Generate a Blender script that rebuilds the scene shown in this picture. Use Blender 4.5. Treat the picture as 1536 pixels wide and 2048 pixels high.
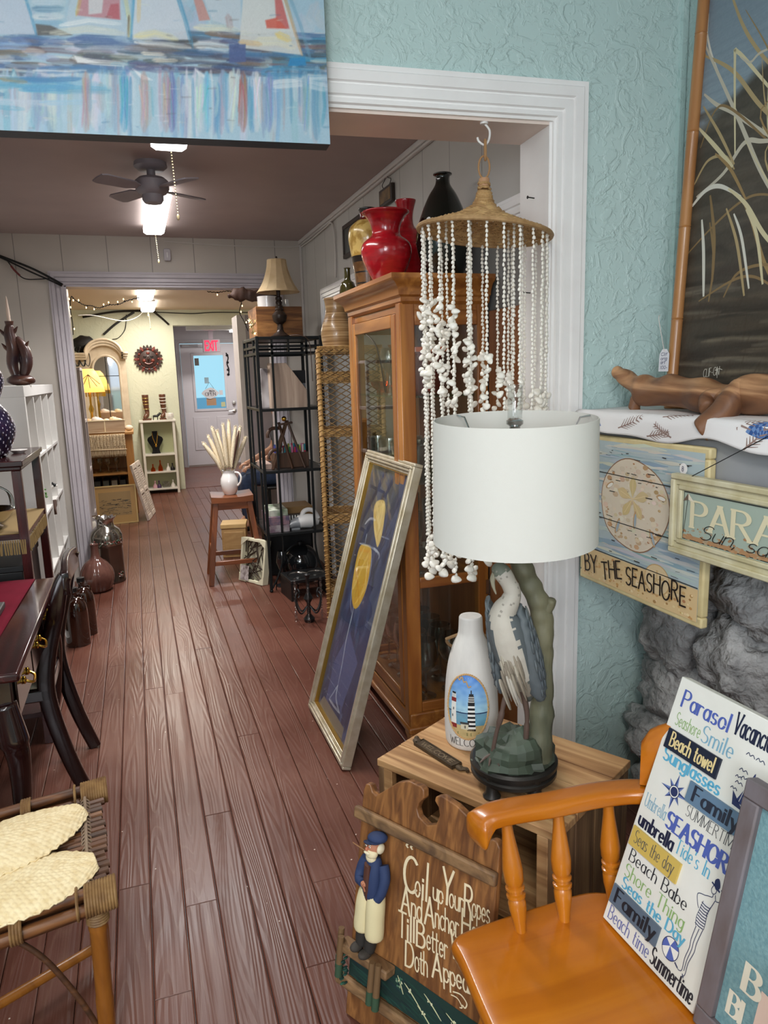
import bpy, math, random
import numpy as np
from mathutils import Vector as V, Matrix as MX, noise as NZ
R = random.Random(7)
sc = bpy.context.scene; COL = sc.collection
pi = math.pi
for o in list(bpy.data.objects): bpy.data.objects.remove(o)

# ---------------------------------------------------------------- camera, world, lights, exposure
def set_camera():
    yaw, pit, rol, H = .31745, .18777, .029866, 1.5
    f = V((math.sin(yaw)*math.cos(pit), math.cos(yaw)*math.cos(pit), -math.sin(pit)))
    r = V((math.cos(yaw), -math.sin(yaw), 0)); d = f.cross(r)
    c, s = math.cos(rol), math.sin(rol)
    r2 = c*r + s*d; d2 = -s*r + c*d
    cd = bpy.data.cameras.new('camera'); cam = bpy.data.objects.new('camera', cd); COL.objects.link(cam)
    m = MX((r2, -d2, -f)).transposed().to_4x4(); m.translation = V((0, 0, H)); cam.matrix_world = m
    cd.sensor_fit = 'VERTICAL'; cd.sensor_height = 36; cd.lens = 1471.7/2048*36; cd.clip_start = .05
    sc.camera = cam
set_camera()
sc.view_settings.view_transform = 'Standard'; sc.view_settings.look = 'None'
sc.view_settings.gamma = 1; sc.view_settings.use_curve_mapping = False
sc.view_settings.exposure = 0.0
sc.cycles.use_denoising = True
sc.cycles.max_bounces = 8; sc.cycles.transparent_max_bounces = 24; sc.cycles.diffuse_bounces = 4
sc.cycles.sample_clamp_indirect = 4; sc.cycles.caustics_reflective = False; sc.cycles.caustics_refractive = False
w = bpy.data.worlds.new('world'); sc.world = w; w.use_nodes = True
w.node_tree.nodes['Background'].inputs[0].default_value = (.5, .84, .98, 1); w.node_tree.nodes['Background'].inputs[1].default_value = 1.0

def lin(c):
    return tuple((x/12.92 if x <= .04045 else ((x+.055)/1.055)**2.4) for x in [v/255 for v in c[:3]]) + (1.,)
def area(name, loc, tgt, sx, sy, power, col=(255, 250, 240)):
    l = bpy.data.lights.new(name, 'AREA'); l.shape = 'RECTANGLE'; l.size = sx; l.size_y = sy; l.energy = power; l.color = lin(col)[:3]
    o = bpy.data.objects.new(name, l); COL.objects.link(o); o.location = loc
    o.rotation_euler = (V(tgt)-V(loc)).to_track_quat('-Z', 'Y').to_euler(); return o
LP = dict(shop=14, rear=34, shopwin=16, rearfill=112, mid=32, midb=17, far=26, alcove=34)
area('shop_ceiling_light', (-.2, .2, 2.70), (-.2, .2, 0), .25, 1.2, LP['shop'], (255, 250, 242))
area('shop_rear_light', (-.5, -1.3, 2.70), (-.5, -1.3, 0), .25, 1.2, LP['rear'], (255, 250, 242))
area('shop_window_light', (-2.12, -.6, 1.6), (0, .3, 1.2), 1.5, 1.3, LP['shopwin'], (240, 246, 255))
area('shop_rear_fill_light', (-.9, -2.62, 1.95), (.4, 2, 1.35), 1.9, 1.2, LP['rearfill'], (246, 249, 255))  # added frontal fill from the unseen rear wall, evens out the partition and lampshade
area('corridor_tube_light', (.215, 4.93, 2.455), (.215, 4.93, 0), .12, 1.1, LP['mid'], (255, 252, 250)).data.spread = 2.25
area('corridor_front_tube_light', (.225, 2.94, 2.44), (.225, 2.94, 0), .12, .9, LP['midb'], (255, 252, 250)).data.spread = 2.25
area('green_room_tube_light', (.2, 8.1, 2.33), (.2, 8.1, 0), .15, 1.0, LP['far'], (255, 244, 226))
area('green_room_back_light', (.24, 9.55, 2.33), (.24, 9.55, 0), .15, .9, LP['far']*.7, (255, 244, 226))
area('lobby_light', (1.6, 11.6, 2.28), (1.6, 11.6, 0), .5, .3, LP['alcove'], (255, 250, 245))

# ---------------------------------------------------------------- materials
MATS = {}
def nmat(name):
    m = bpy.data.materials.new(name); m.use_nodes = True; nt = m.node_tree; b = nt.nodes['Principled BSDF']; return m, nt, b
def nd(nt, t, **k):
    n = nt.nodes.new(t)
    for a, v in k.items():
        if a.startswith('i_'): n.inputs[a[2:].replace('_', ' ')].default_value = v
        else: setattr(n, a, v)
    return n
def bump_to(nt, b, src, strength=.3, dist=.002):
    bp = nd(nt, 'ShaderNodeBump'); bp.inputs['Strength'].default_value = strength; bp.inputs['Distance'].default_value = dist
    nt.links.new(src, bp.inputs['Height']); nt.links.new(bp.outputs[0], b.inputs['Normal']); return bp
def mapped(nt, scale=(1, 1, 1), rot=(0, 0, 0)):
    tc = nd(nt, 'ShaderNodeTexCoord'); mp = nd(nt, 'ShaderNodeMapping'); mp.inputs['Scale'].default_value = scale; mp.inputs['Rotation'].default_value = rot
    nt.links.new(tc.outputs['Object'], mp.inputs['Vector']); return mp.outputs[0]
def ramp(nt, fac, cols, pos=None):
    r = nd(nt, 'ShaderNodeValToRGB'); e = r.color_ramp.elements; n = len(cols)
    while len(e) < n: e.new(.5)
    for i, c in enumerate(cols):
        e[i].position = pos[i] if pos else i/(n-1); e[i].color = lin(c)
    nt.links.new(fac, r.inputs[0]); return r.outputs[0]
def mat(name, col, rough=.5, metal=0., col2=None, vs=6, bump=0., bs=60, coat=0., spec=.5, emit=0., alpha=1., trans=0., sheen=0., bd=.002, stretch=(1, 1, 1), det=4):
    if name in MATS: return MATS[name]
    m, nt, b = nmat(name); MATS[name] = m
    b.inputs['Base Color'].default_value = lin(col); b.inputs['Roughness'].default_value = rough; b.inputs['Metallic'].default_value = metal
    b.inputs['Specular IOR Level'].default_value = spec; b.inputs['Coat Weight'].default_value = coat; b.inputs['Coat Roughness'].default_value = .08
    if sheen: b.inputs['Sheen Weight'].default_value = sheen
    if emit: b.inputs['Emission Color'].default_value = lin(col); b.inputs['Emission Strength'].default_value = emit
    if trans: b.inputs['Transmission Weight'].default_value = trans
    vec = mapped(nt, stretch) if (col2 or bump) else None
    if col2:
        n = nd(nt, 'ShaderNodeTexNoise'); n.inputs['Scale'].default_value = vs; n.inputs['Detail'].default_value = det; nt.links.new(vec, n.inputs['Vector'])
        nt.links.new(ramp(nt, n.outputs['Fac'], [col, col2], [.35, .68]), b.inputs['Base Color'])
    if bump:
        n = nd(nt, 'ShaderNodeTexNoise'); n.inputs['Scale'].default_value = bs; n.inputs['Detail'].default_value = 3; nt.links.new(vec, n.inputs['Vector'])
        bump_to(nt, b, n.outputs['Fac'], bump, bd)
    return m
def wood(name, c1, c2, axis='x', scale=1., rough=.4, coat=0., bump=.15, c3=None, contrast=(.3, .7), spec=.5):
    if name in MATS: return MATS[name]
    m, nt, b = nmat(name); MATS[name] = m
    s = {'x': (1.6, 22, 22), 'y': (22, 1.6, 22), 'z': (22, 22, 1.6)}[axis]
    vec = mapped(nt, tuple(v*scale for v in s))
    n = nd(nt, 'ShaderNodeTexNoise'); n.inputs['Scale'].default_value = 1.; n.inputs['Detail'].default_value = 6; n.inputs['Distortion'].default_value = 1.2
    nt.links.new(vec, n.inputs['Vector'])
    cols = [c1, c2] if c3 is None else [c1, c2, c3]
    pos = [contrast[0], contrast[1]] if c3 is None else [contrast[0], (contrast[0]+contrast[1])/2, contrast[1]]
    nt.links.new(ramp(nt, n.outputs['Fac'], cols, pos), b.inputs['Base Color'])
    b.inputs['Roughness'].default_value = rough; b.inputs['Coat Weight'].default_value = coat; b.inputs['Coat Roughness'].default_value = .1
    b.inputs['Specular IOR Level'].default_value = spec
    if bump: bump_to(nt, b, n.outputs['Fac'], bump, .0015)
    return m
def glassy(name, col=(255, 255, 255), refl=.25, rough=.03, tint=None):
    if name in MATS: return MATS[name]
    m = bpy.data.materials.new(name); m.use_nodes = True; nt = m.node_tree; MATS[name] = m
    nt.nodes.remove(nt.nodes['Principled BSDF']); out = nt.nodes['Material Output']
    tr = nd(nt, 'ShaderNodeBsdfTransparent'); tr.inputs[0].default_value = lin(tint or col)
    gl = nd(nt, 'ShaderNodeBsdfGlossy'); gl.inputs[0].default_value = lin(col); gl.inputs['Roughness'].default_value = rough
    lw = nd(nt, 'ShaderNodeLayerWeight'); lw.inputs['Blend'].default_value = .5
    pw = nd(nt, 'ShaderNodeMath', operation='POWER'); nt.links.new(lw.outputs['Facing'], pw.inputs[0]); pw.inputs[1].default_value = 4.
    fm = nd(nt, 'ShaderNodeMath', operation='MULTIPLY_ADD'); nt.links.new(pw.outputs[0], fm.inputs[0]); fm.inputs[1].default_value = refl*2.4; fm.inputs[2].default_value = refl*.16; fm.use_clamp = True
    mx = nd(nt, 'ShaderNodeMixShader'); nt.links.new(fm.outputs[0], mx.inputs[0]); nt.links.new(tr.outputs[0], mx.inputs[1]); nt.links.new(gl.outputs[0], mx.inputs[2])
    nt.links.new(mx.outputs[0], out.inputs[0]); return m
def emis(name, col, s):
    if name in MATS: return MATS[name]
    m = bpy.data.materials.new(name); m.use_nodes = True; nt = m.node_tree; MATS[name] = m
    nt.nodes.remove(nt.nodes['Principled BSDF']); e = nd(nt, 'ShaderNodeEmission'); e.inputs[0].default_value = lin(col); e.inputs[1].default_value = s
    nt.links.new(e.outputs[0], nt.nodes['Material Output'].inputs[0]); return m
def pigment(name='pigment', rough=.5, bump=0., coat=0., bs=90, wood_axis=None):
    if name in MATS: return MATS[name]
    m, nt, b = nmat(name); MATS[name] = m
    a = nd(nt, 'ShaderNodeAttribute'); a.attribute_name = 'Col'; nt.links.new(a.outputs['Color'], b.inputs['Base Color'])
    b.inputs['Roughness'].default_value = rough; b.inputs['Coat Weight'].default_value = coat
    if bump:
        n = nd(nt, 'ShaderNodeTexNoise'); n.inputs['Scale'].default_value = bs; n.inputs['Detail'].default_value = 3
        nt.links.new(mapped(nt), n.inputs['Vector']); bump_to(nt, b, n.outputs['Fac'], bump, .002)
    return m

# ---------------------------------------------------------------- mesh builder
class Fr:
    def __init__(s, o=(0, 0, 0), u=(1, 0, 0), v=(0, 0, 1), n=None):
        s.o, s.u, s.v = V(o), V(u).normalized(), V(v).normalized(); s.n = V(n).normalized() if n else s.u.cross(s.v)
    def __call__(s, a, b, c=0): return s.o + s.u*a + s.v*b + s.n*c
    def at(s, a, b, c=0): return Fr(s(a, b, c), s.u, s.v, s.n)
    def rot(s, ang):
        c, q = math.cos(ang), math.sin(ang); return Fr(s.o, s.u*c+s.v*q, s.v*c-s.u*q, s.n)
ID = Fr((0, 0, 0), (1, 0, 0), (0, 1, 0), (0, 0, 1))
class MB:
    def __init__(s): s.v = []; s.f = []; s.c = []; s.k = (200, 200, 200); s.m = []; s.mi = 0
    def col(s, c): s.k = c; return s
    def add(s, vs, fs, c=None):
        b = len(s.v); s.v += [tuple(p) for p in vs]; s.f += [tuple(i+b for i in f) for f in fs]; s.c += [c or s.k]*len(fs); s.m += [s.mi]*len(fs); return s
    def box(s, x0, x1, y0, y1, z0, z1, fr=ID, c=None):
        vs = [fr(x, y, z) for z in (z0, z1) for y in (y0, y1) for x in (x0, x1)]
        return s.add(vs, [(0, 2, 3, 1), (4, 5, 7, 6), (0, 1, 5, 4), (2, 6, 7, 3), (0, 4, 6, 2), (1, 3, 7, 5)], c)
    def bar(s, p0, p1, w, h=None, up=(0, 0, 1), c=None):
        p0, p1 = V(p0), V(p1); d = (p1-p0); L = d.length; d.normalize(); up = V(up)
        if abs(d.dot(up)) > .98: up = V((1, 0, 0))
        a = d.cross(up).normalized(); b = a.cross(d); h = h or w
        return s.box(0, L, -w/2, w/2, -h/2, h/2, Fr(p0, d, a, b), c)
    def tube(s, pts, r, n=8, closed=False, c=None, flat=1.):
        pts = [V(p) for p in pts]; N = len(pts); rs = r if isinstance(r, (list, tuple)) else [r]*N
        T = []
        for i in range(N):
            a = pts[(i+1) % N] if (closed or i < N-1) else pts[i]; b = pts[i-1] if (closed or i > 0) else pts[i]
            t = a-b; T.append(t.normalized() if t.length > 1e-9 else V((0, 0, 1)))
        up = V((0, 0, 1)) if abs(T[0].z) < .9 else V((1, 0, 0))
        A = T[0].cross(up).normalized(); vs = []
        for i in range(N):
            A = (A - T[i]*A.dot(T[i])); A = A.normalized() if A.length > 1e-6 else T[i].orthogonal().normalized()
            B = T[i].cross(A)
            for k in range(n):
                t = 2*pi*k/n; vs.append(pts[i] + (A*math.cos(t) + B*math.sin(t)*flat)*rs[i])
        fs = [(i*n+k, i*n+(k+1) % n, ((i+1) % N)*n+(k+1) % n, ((i+1) % N)*n+k) for i in range(N if closed else N-1) for k in range(n)]
        if not closed: fs += [tuple(range(n-1, -1, -1)), tuple((N-1)*n+k for k in range(n))]
        return s.add(vs, fs, c)
    def lathe(s, prof, n=32, fr=ID, c=None, cap=True, sx=1., sy=1.):
        vs = [fr(r*math.cos(2*pi*k/n)*sx, r*math.sin(2*pi*k/n)*sy, z) for r, z in prof for k in range(n)]; N = len(prof)
        fs = [(i*n+k, i*n+(k+1) % n, (i+1)*n+(k+1) % n, (i+1)*n+k) for i in range(N-1) for k in range(n)]
        if cap: fs += [tuple(range(n-1, -1, -1)), tuple((N-1)*n+k for k in range(n))]
        return s.add(vs, fs, c)
    def ell(s, c0, r, n=12, m=8, fr=ID, c=None, fn=None):
        if not isinstance(r, (tuple, list)): r = (r, r, r)
        vs = []; 
        for j in range(m+1):
            t = pi*j/m
            for k in range(n):
                a = 2*pi*k/n; p = V((math.sin(t)*math.cos(a), math.sin(t)*math.sin(a), -math.cos(t)))
                q = V((p.x*r[0], p.y*r[1], p.z*r[2]))
                if fn: q = fn(p, q)
                vs.append(fr(c0[0]+q.x, c0[1]+q.y, c0[2]+q.z))
        fs = [(j*n+k, j*n+(k+1) % n, (j+1)*n+(k+1) % n, (j+1)*n+k) for j in range(m) for k in range(n)]
        return s.add(vs, fs, c)
    def prism(s, poly, d0, d1, fr=ID, c=None):
        n = len(poly); vs = [fr(a, b, d) for d in (d0, d1) for a, b in poly]
        fs = [tuple(range(n-1, -1, -1)), tuple(range(n, 2*n))] + [(i, (i+1) % n, n+(i+1) % n, n+i) for i in range(n)]
        return s.add(vs, fs, c)
    def flat(s, poly, fr=ID, d=0., c=None):
        return s.add([fr(a, b, d) for a, b in poly], [tuple(range(len(poly)))], c)
    def grid(s, fn, nu, nv, c=None, cf=None):
        vs = [fn(i/nu, j/nv) for j in range(nv+1) for i in range(nu+1)]
        fs = [(j*(nu+1)+i, j*(nu+1)+i+1, (j+1)*(nu+1)+i+1, (j+1)*(nu+1)+i) for j in range(nv) for i in range(nu)]
        b = len(s.c); s.add(vs, fs, c)
        if cf:
            q = 0
            for j in range(nv):
                for i in range(nu): s.c[b+q] = cf((i+.5)/nu, (j+.5)/nv); q += 1
        return s
    def strip(s, pts, w, fr=ID, d=0., c=None):
        "flat brush stroke: polyline in the frame with width(s)"
        N = len(pts); ws = w if isinstance(w, (list, tuple)) else [w]*N; vs = []
        for i in range(N):
            a = pts[min(i+1, N-1)]; b = pts[max(i-1, 0)]; dx, dy = a[0]-b[0], a[1]-b[1]; L = math.hypot(dx, dy) or 1
            nx, ny = -dy/L*ws[i]/2, dx/L*ws[i]/2
            vs += [fr(pts[i][0]+nx, pts[i][1]+ny, d), fr(pts[i][0]-nx, pts[i][1]-ny, d)]
        return s.add(vs, [(2*i+1, 2*i+3, 2*i+2, 2*i) for i in range(N-1)], c)
    def build(s, name, m, parent=None, bev=0., sub=0, smooth=True, ang=.7, thick=0.):
        me = bpy.data.meshes.new(name); me.from_pydata(s.v, [], s.f); ms = m if isinstance(m, (list, tuple)) else [m]
        for x in ms: me.materials.append(x)
        if len(ms) > 1: me.polygons.foreach_set('material_index', s.m)
        at = me.color_attributes.new('Col', 'FLOAT_COLOR', 'CORNER'); cache = {}; buf = []
        for p, c in zip(me.polygons, s.c):
            l = cache.get(c) or cache.setdefault(c, lin(c)); buf += list(l)*p.loop_total
        at.data.foreach_set('color', buf)
        if smooth: me.shade_smooth(); me.set_sharp_from_angle(angle=ang)
        me.update(); o = bpy.data.objects.new(name, me); COL.objects.link(o)
        if parent: o.parent = parent
        if thick: md = o.modifiers.new('t', 'SOLIDIFY'); md.thickness = thick; md.offset = 0
        if bev: md = o.modifiers.new('b', 'BEVEL'); md.width = bev; md.segments = 2; md.limit_method = 'ANGLE'; md.angle_limit = .6
        if sub: md = o.modifiers.new('s', 'SUBSURF'); md.levels = sub; md.render_levels = sub
        return o
def tag(o, label, cat, group=None, kind=None):
    if label: o['label'] = label
    if cat: o['category'] = cat
    if group: o['group'] = group
    if kind: o['kind'] = kind
    return o
def thing(name, label, cat, loc=(0, 0, 0), rz=0., group=None):
    o = bpy.data.objects.new(name, None); COL.objects.link(o); o.location = loc; o.rotation_euler = (0, 0, rz); o.empty_display_size = .05
    return tag(o, label, cat, group)
def struct(o): o['kind'] = 'structure'; return o
def dup(root, loc=None, rz=None, label=None, group=None, scale=None):
    r = root.copy(); COL.objects.link(r)
    if loc is not None: r.location = loc
    if rz is not None: r.rotation_euler = (0, 0, rz)
    if scale: r.scale = (scale,)*3 if not isinstance(scale, tuple) else scale
    if label: r['label'] = label
    if group: r['group'] = group
    for ch in list(root.children):
        c = ch.copy(); COL.objects.link(c); c.parent = r
        for g in list(ch.children):
            q = g.copy(); COL.objects.link(q); q.parent = c
    return r
def spl(pts, n=8, closed=False):
    "Catmull-Rom through points"
    P = [V(p) if len(p) == 3 else V((p[0], p[1], 0)) for p in pts]; out = []; N = len(P)
    for i in range(N if closed else N-1):
        a, b, c, d = (P[(i+k) % N] if closed else P[min(max(i+k, 0), N-1)] for k in (-1, 0, 1, 2))
        for j in range(n):
            t = j/n; out.append(.5*((2*b) + (c-a)*t + (2*a-5*b+4*c-d)*t*t + (3*b-a-3*c+d)*t**3))
    if not closed: out.append(P[-1])
    return out
def spl2(pts, n=8, closed=False): return [(p.x, p.y) for p in spl(pts, n, closed)]
def circ(cx, cy, rx, ry=None, n=24, a0=0, a1=360):
    ry = ry or rx; full = a1-a0 == 360
    return [(cx+rx*math.cos(math.radians(a0+(a1-a0)*i/(n if full else n-1))), cy+ry*math.sin(math.radians(a0+(a1-a0)*i/(n if full else n-1)))) for i in range(n)]
def rrect(w, h, r, n=4, cx=0, cy=0):
    P = []
    for sx, sy, a in ((1, 1, 0), (-1, 1, 90), (-1, -1, 180), (1, -1, 270)):
        P += [(cx+sx*(w/2-r)+r*math.cos(math.radians(a+90*i/n)), cy+sy*(h/2-r)+r*math.sin(math.radians(a+90*i/n))) for i in range(n+1)]
    return P

# ---------------------------------------------------------------- stroke lettering
def E(cx, cy, rx, ry, a0, a1, n=12): return circ(cx, cy, rx, ry, n, a0, a1)
G = {
 'A': (.7, [[(0, 0), (.35, 1)], [(.35, 1), (.7, 0)], [(.13, .36), (.57, .36)]]),
 'B': (.6, [[(0, 0), (0, 1)], [(0, 1)]+E(.27, .77, .25, .23, 90, -90)+[(0, .54)], [(0, .54)]+E(.3, .27, .3, .27, 90, -90)+[(0, 0)]]),
 'C': (.68, [E(.4, .5, .4, .5, 48, 312, 18)]), 'D': (.68, [[(0, 0), (0, 1)], [(0, 1)]+E(.26, .5, .42, .5, 90, -90, 16)+[(0, 0)]]),
 'E': (.52, [[(0, 0), (0, 1)], [(0, 1), (.5, 1)], [(0, .53), (.42, .53)], [(0, 0), (.52, 0)]]),
 'F': (.5, [[(0, 0), (0, 1)], [(0, 1), (.5, 1)], [(0, .53), (.4, .53)]]),
 'H': (.66, [[(0, 0), (0, 1)], [(.66, 0), (.66, 1)], [(0, .52), (.66, .52)]]), 'I': (.08, [[(.04, 0), (.04, 1)]]),
 'L': (.5, [[(0, 1), (0, 0)], [(0, 0), (.5, 0)]]), 'M': (.85, [[(0, 0), (0, 1)], [(0, 1), (.42, .1)], [(.42, .1), (.85, 1)], [(.85, 1), (.85, 0)]]),
 'N': (.68, [[(0, 0), (0, 1)], [(0, 1), (.68, 0)], [(.68, 0), (.68, 1)]]), 'O': (.8, [E(.4, .5, .4, .5, 0, 360, 24)]),
 'P': (.58, [[(0, 0), (0, 1)], [(0, 1)]+E(.28, .75, .28, .25, 90, -90)+[(0, .5)]]),
 'R': (.64, [[(0, 0), (0, 1)], [(0, 1)]+E(.28, .76, .28, .24, 90, -90)+[(0, .52)], [(.25, .52), (.64, 0)]]),
 'S': (.56, [E(.28, .75, .26, .25, 35, 270)+E(.28, .25, .28, .25, 90, -145)]),
 'T': (.66, [[(.33, 0), (.33, 1)], [(0, 1), (.66, 1)]]), 'U': (.64, [[(0, 1), (0, .3)]+E(.32, .3, .32, .3, 180, 360)+[(.64, 1)]]),
 'V': (.7, [[(0, 1), (.35, 0)], [(.35, 0), (.7, 1)]]), 'W': (.95, [[(0, 1), (.24, 0)], [(.24, 0), (.475, .8)], [(.475, .8), (.71, 0)], [(.71, 0), (.95, 1)]]),
 'X': (.66, [[(0, 0), (.66, 1)], [(0, 1), (.66, 0)]]), 'Y': (.68, [[(0, 1), (.34, .48)], [(.68, 1), (.34, .48)], [(.34, .48), (.34, 0)]]),
 'a': (.46, [E(.23, .3, .23, .31, 0, 360, 16), [(.46, .61), (.46, 0)]]), 'b': (.48, [[(0, 1), (0, 0)], E(.24, .3, .24, .31, 0, 360, 16)]),
 'c': (.42, [E(.25, .3, .25, .31, 50, 310)]), 'd': (.48, [[(.48, 1), (.48, 0)], E(.24, .3, .24, .31, 0, 360, 16)]),
 'e': (.48, [[(.01, .31), (.47, .31)]+E(.24, .3, .23, .31, 4, 315, 16)]), 'f': (.34, [[(.12, 0), (.12, .75)]+E(.28, .78, .16, .2, 180, 60, 6), [(0, .58), (.3, .58)]]),
 'g': (.46, [E(.23, .3, .23, .3, 0, 360, 16), [(.46, .6), (.46, -.1)]+E(.23, -.1, .23, .2, 0, -150, 8)]),
 'h': (.45, [[(0, 0), (0, 1)], [(0, .35)]+E(.225, .38, .225, .23, 180, 0, 8)+[(.45, 0)]]), 'i': (.08, [[(.04, 0), (.04, .6)], [(.04, .76), (.04, .83)]]),
 'k': (.44, [[(0, 0), (0, 1)], [(0, .22), (.4, .6)], [(.14, .36), (.44, 0)]]), 'l': (.08, [[(.04, 0), (.04, 1)]]),
 'm': (.76, [[(0, 0), (0, .6)], [(0, .35)]+E(.19, .4, .19, .21, 180, 0, 8)+[(.38, 0)], [(.38, .35)]+E(.57, .4, .19, .21, 180, 0, 8)+[(.76, 0)]]),
 'n': (.45, [[(0, 0), (0, .6)], [(0, .35)]+E(.225, .38, .225, .23, 180, 0, 8)+[(.45, 0)]]), 'o': (.5, [E(.25, .3, .25, .31, 0, 360, 18)]),
 'p': (.48, [[(0, -.35), (0, .6)], E(.24, .3, .24, .31, 0, 360, 16)]), 'r': (.32, [[(0, 0), (0, .6)], [(0, .33)]+E(.2, .4, .2, .2, 180, 50, 6)]),
 's': (.38, [E(.19, .45, .17, .155, 35, 270)+E(.19, .15, .19, .15, 90, -145)]), 't': (.32, [[(.12, .88), (.12, .12)]+E(.24, .12, .12, .12, 180, 300, 6), [(0, .6), (.3, .6)]]),
 'u': (.45, [[(0, .6), (0, .23)]+E(.225, .23, .225, .23, 180, 360, 8), [(.45, .6), (.45, 0)]]), 'v': (.46, [[(0, .6), (.23, 0)], [(.23, 0), (.46, .6)]]),
 'w': (.68, [[(0, .6), (.17, 0)], [(.17, 0), (.34, .5)], [(.34, .5), (.51, 0)], [(.51, 0), (.68, .6)]]), 'y': (.46, [[(0, .6), (.24, 0)], [(.46, .6), (.15, -.33), (.02, -.35)]]),
 "'": (.08, [[(.05, 1), (.02, .8)]]), ',': (.1, [[(.06, .06), (.0, -.14)]]), '.': (.08, [[(.04, 0), (.04, .05)]]), '-': (.3, [[(0, .4), (.3, .4)]]),
 '"': (.26, [[(.06, 1), (0, .86), (.05, .8)], [(.24, 1), (.18, .86), (.23, .8)]]),
 '1': (.2, [[(0, .8), (.14, 1), (.14, 0)]]), '0': (.5, [E(.25, .5, .25, .5, 0, 360, 18)]), '8': (.5, [E(.25, .75, .21, .24, 0, 360, 14), E(.25, .26, .25, .26, 0, 360, 14)]),
}
def letters(mb, s, fr, x, y, h, width=None, nib=(.14, .06), serif=0., sp=.16, slant=0., c=(20, 20, 20), d=.0006, base=0., jit=0., depth=0.):
    "draws lettering as flat ribbons; x,y = left end of the baseline; width = total width to fill"
    tot = sum((.3 if ch == ' ' else G[ch][0]) + sp for ch in s) - sp
    kx = (width/tot) if width else h; px = 0.
    d0 = d; sc_ = 0
    for ch in s:
        if ch == ' ': px += .3+sp; continue
        wd, strokes = G[ch]; jy = R.uniform(-jit, jit)
        for st in strokes:
            sc_ += 1; d = d0+(sc_ % 9)*3e-5
            P = [((px+a+slant*b)*kx, (b+jy)*h) for a, b in st]; N = len(P); vs = []
            closed = N > 4 and math.hypot(P[0][0]-P[-1][0], P[0][1]-P[-1][1]) < .08*h and abs(st[0][0]-st[-1][0]) < .06
            nx, ny = nib[0]*min(kx*1.15, h)/2, nib[1]*h/2
            for i in range(N):
                a = P[min(i+1, N-1)]; b = P[max(i-1, 0)]
                dx, dy = a[0]-b[0], a[1]-b[1]; L = math.hypot(dx, dy) or 1; ux, uy = -dy/L, dx/L
                q = math.sqrt((nx*ux)**2+(ny*uy)**2) or 1e-9; ox, oy = nx*nx*ux/q, ny*ny*uy/q
                ex = 0.
                if N > 1 and i in (0, N-1) and not closed: ex = (-1 if i == 0 else 1)*ny*.9
                bx, by = P[i][0]+dx/L*ex, P[i][1]+dy/L*ex
                vs += [fr(x+bx+ox, y+by+oy, d), fr(x+bx-ox, y+by-oy, d)]
            mb.add(vs, [(2*i+1, 2*i+3, 2*i+2, 2*i) for i in range(N-1)], c)
            if serif:
                for (p, q) in ((P[0], P[1]), (P[-1], P[-2])):
                    if abs(p[1]-q[1]) > .5*abs(p[0]-q[0]) and N <= 3 or (N > 4 and not closed and p[0] == q[0]):
                        if min(abs(p[1]-base), abs(p[1]-h), abs(p[1]-.6*h), abs(p[1]+.35*h)) > .09*h: continue
                        w2 = serif*h/2
                        e = d+1.4e-5*(1+(p is P[-1])); mb.add([fr(x+p[0]-w2, y+p[1]-ny, e), fr(x+p[0]+w2, y+p[1]-ny, e), fr(x+p[0]+w2, y+p[1]+ny, e), fr(x+p[0]-w2, y+p[1]+ny, e)], [(0, 1, 2, 3)], c)
        px += wd+sp

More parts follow.
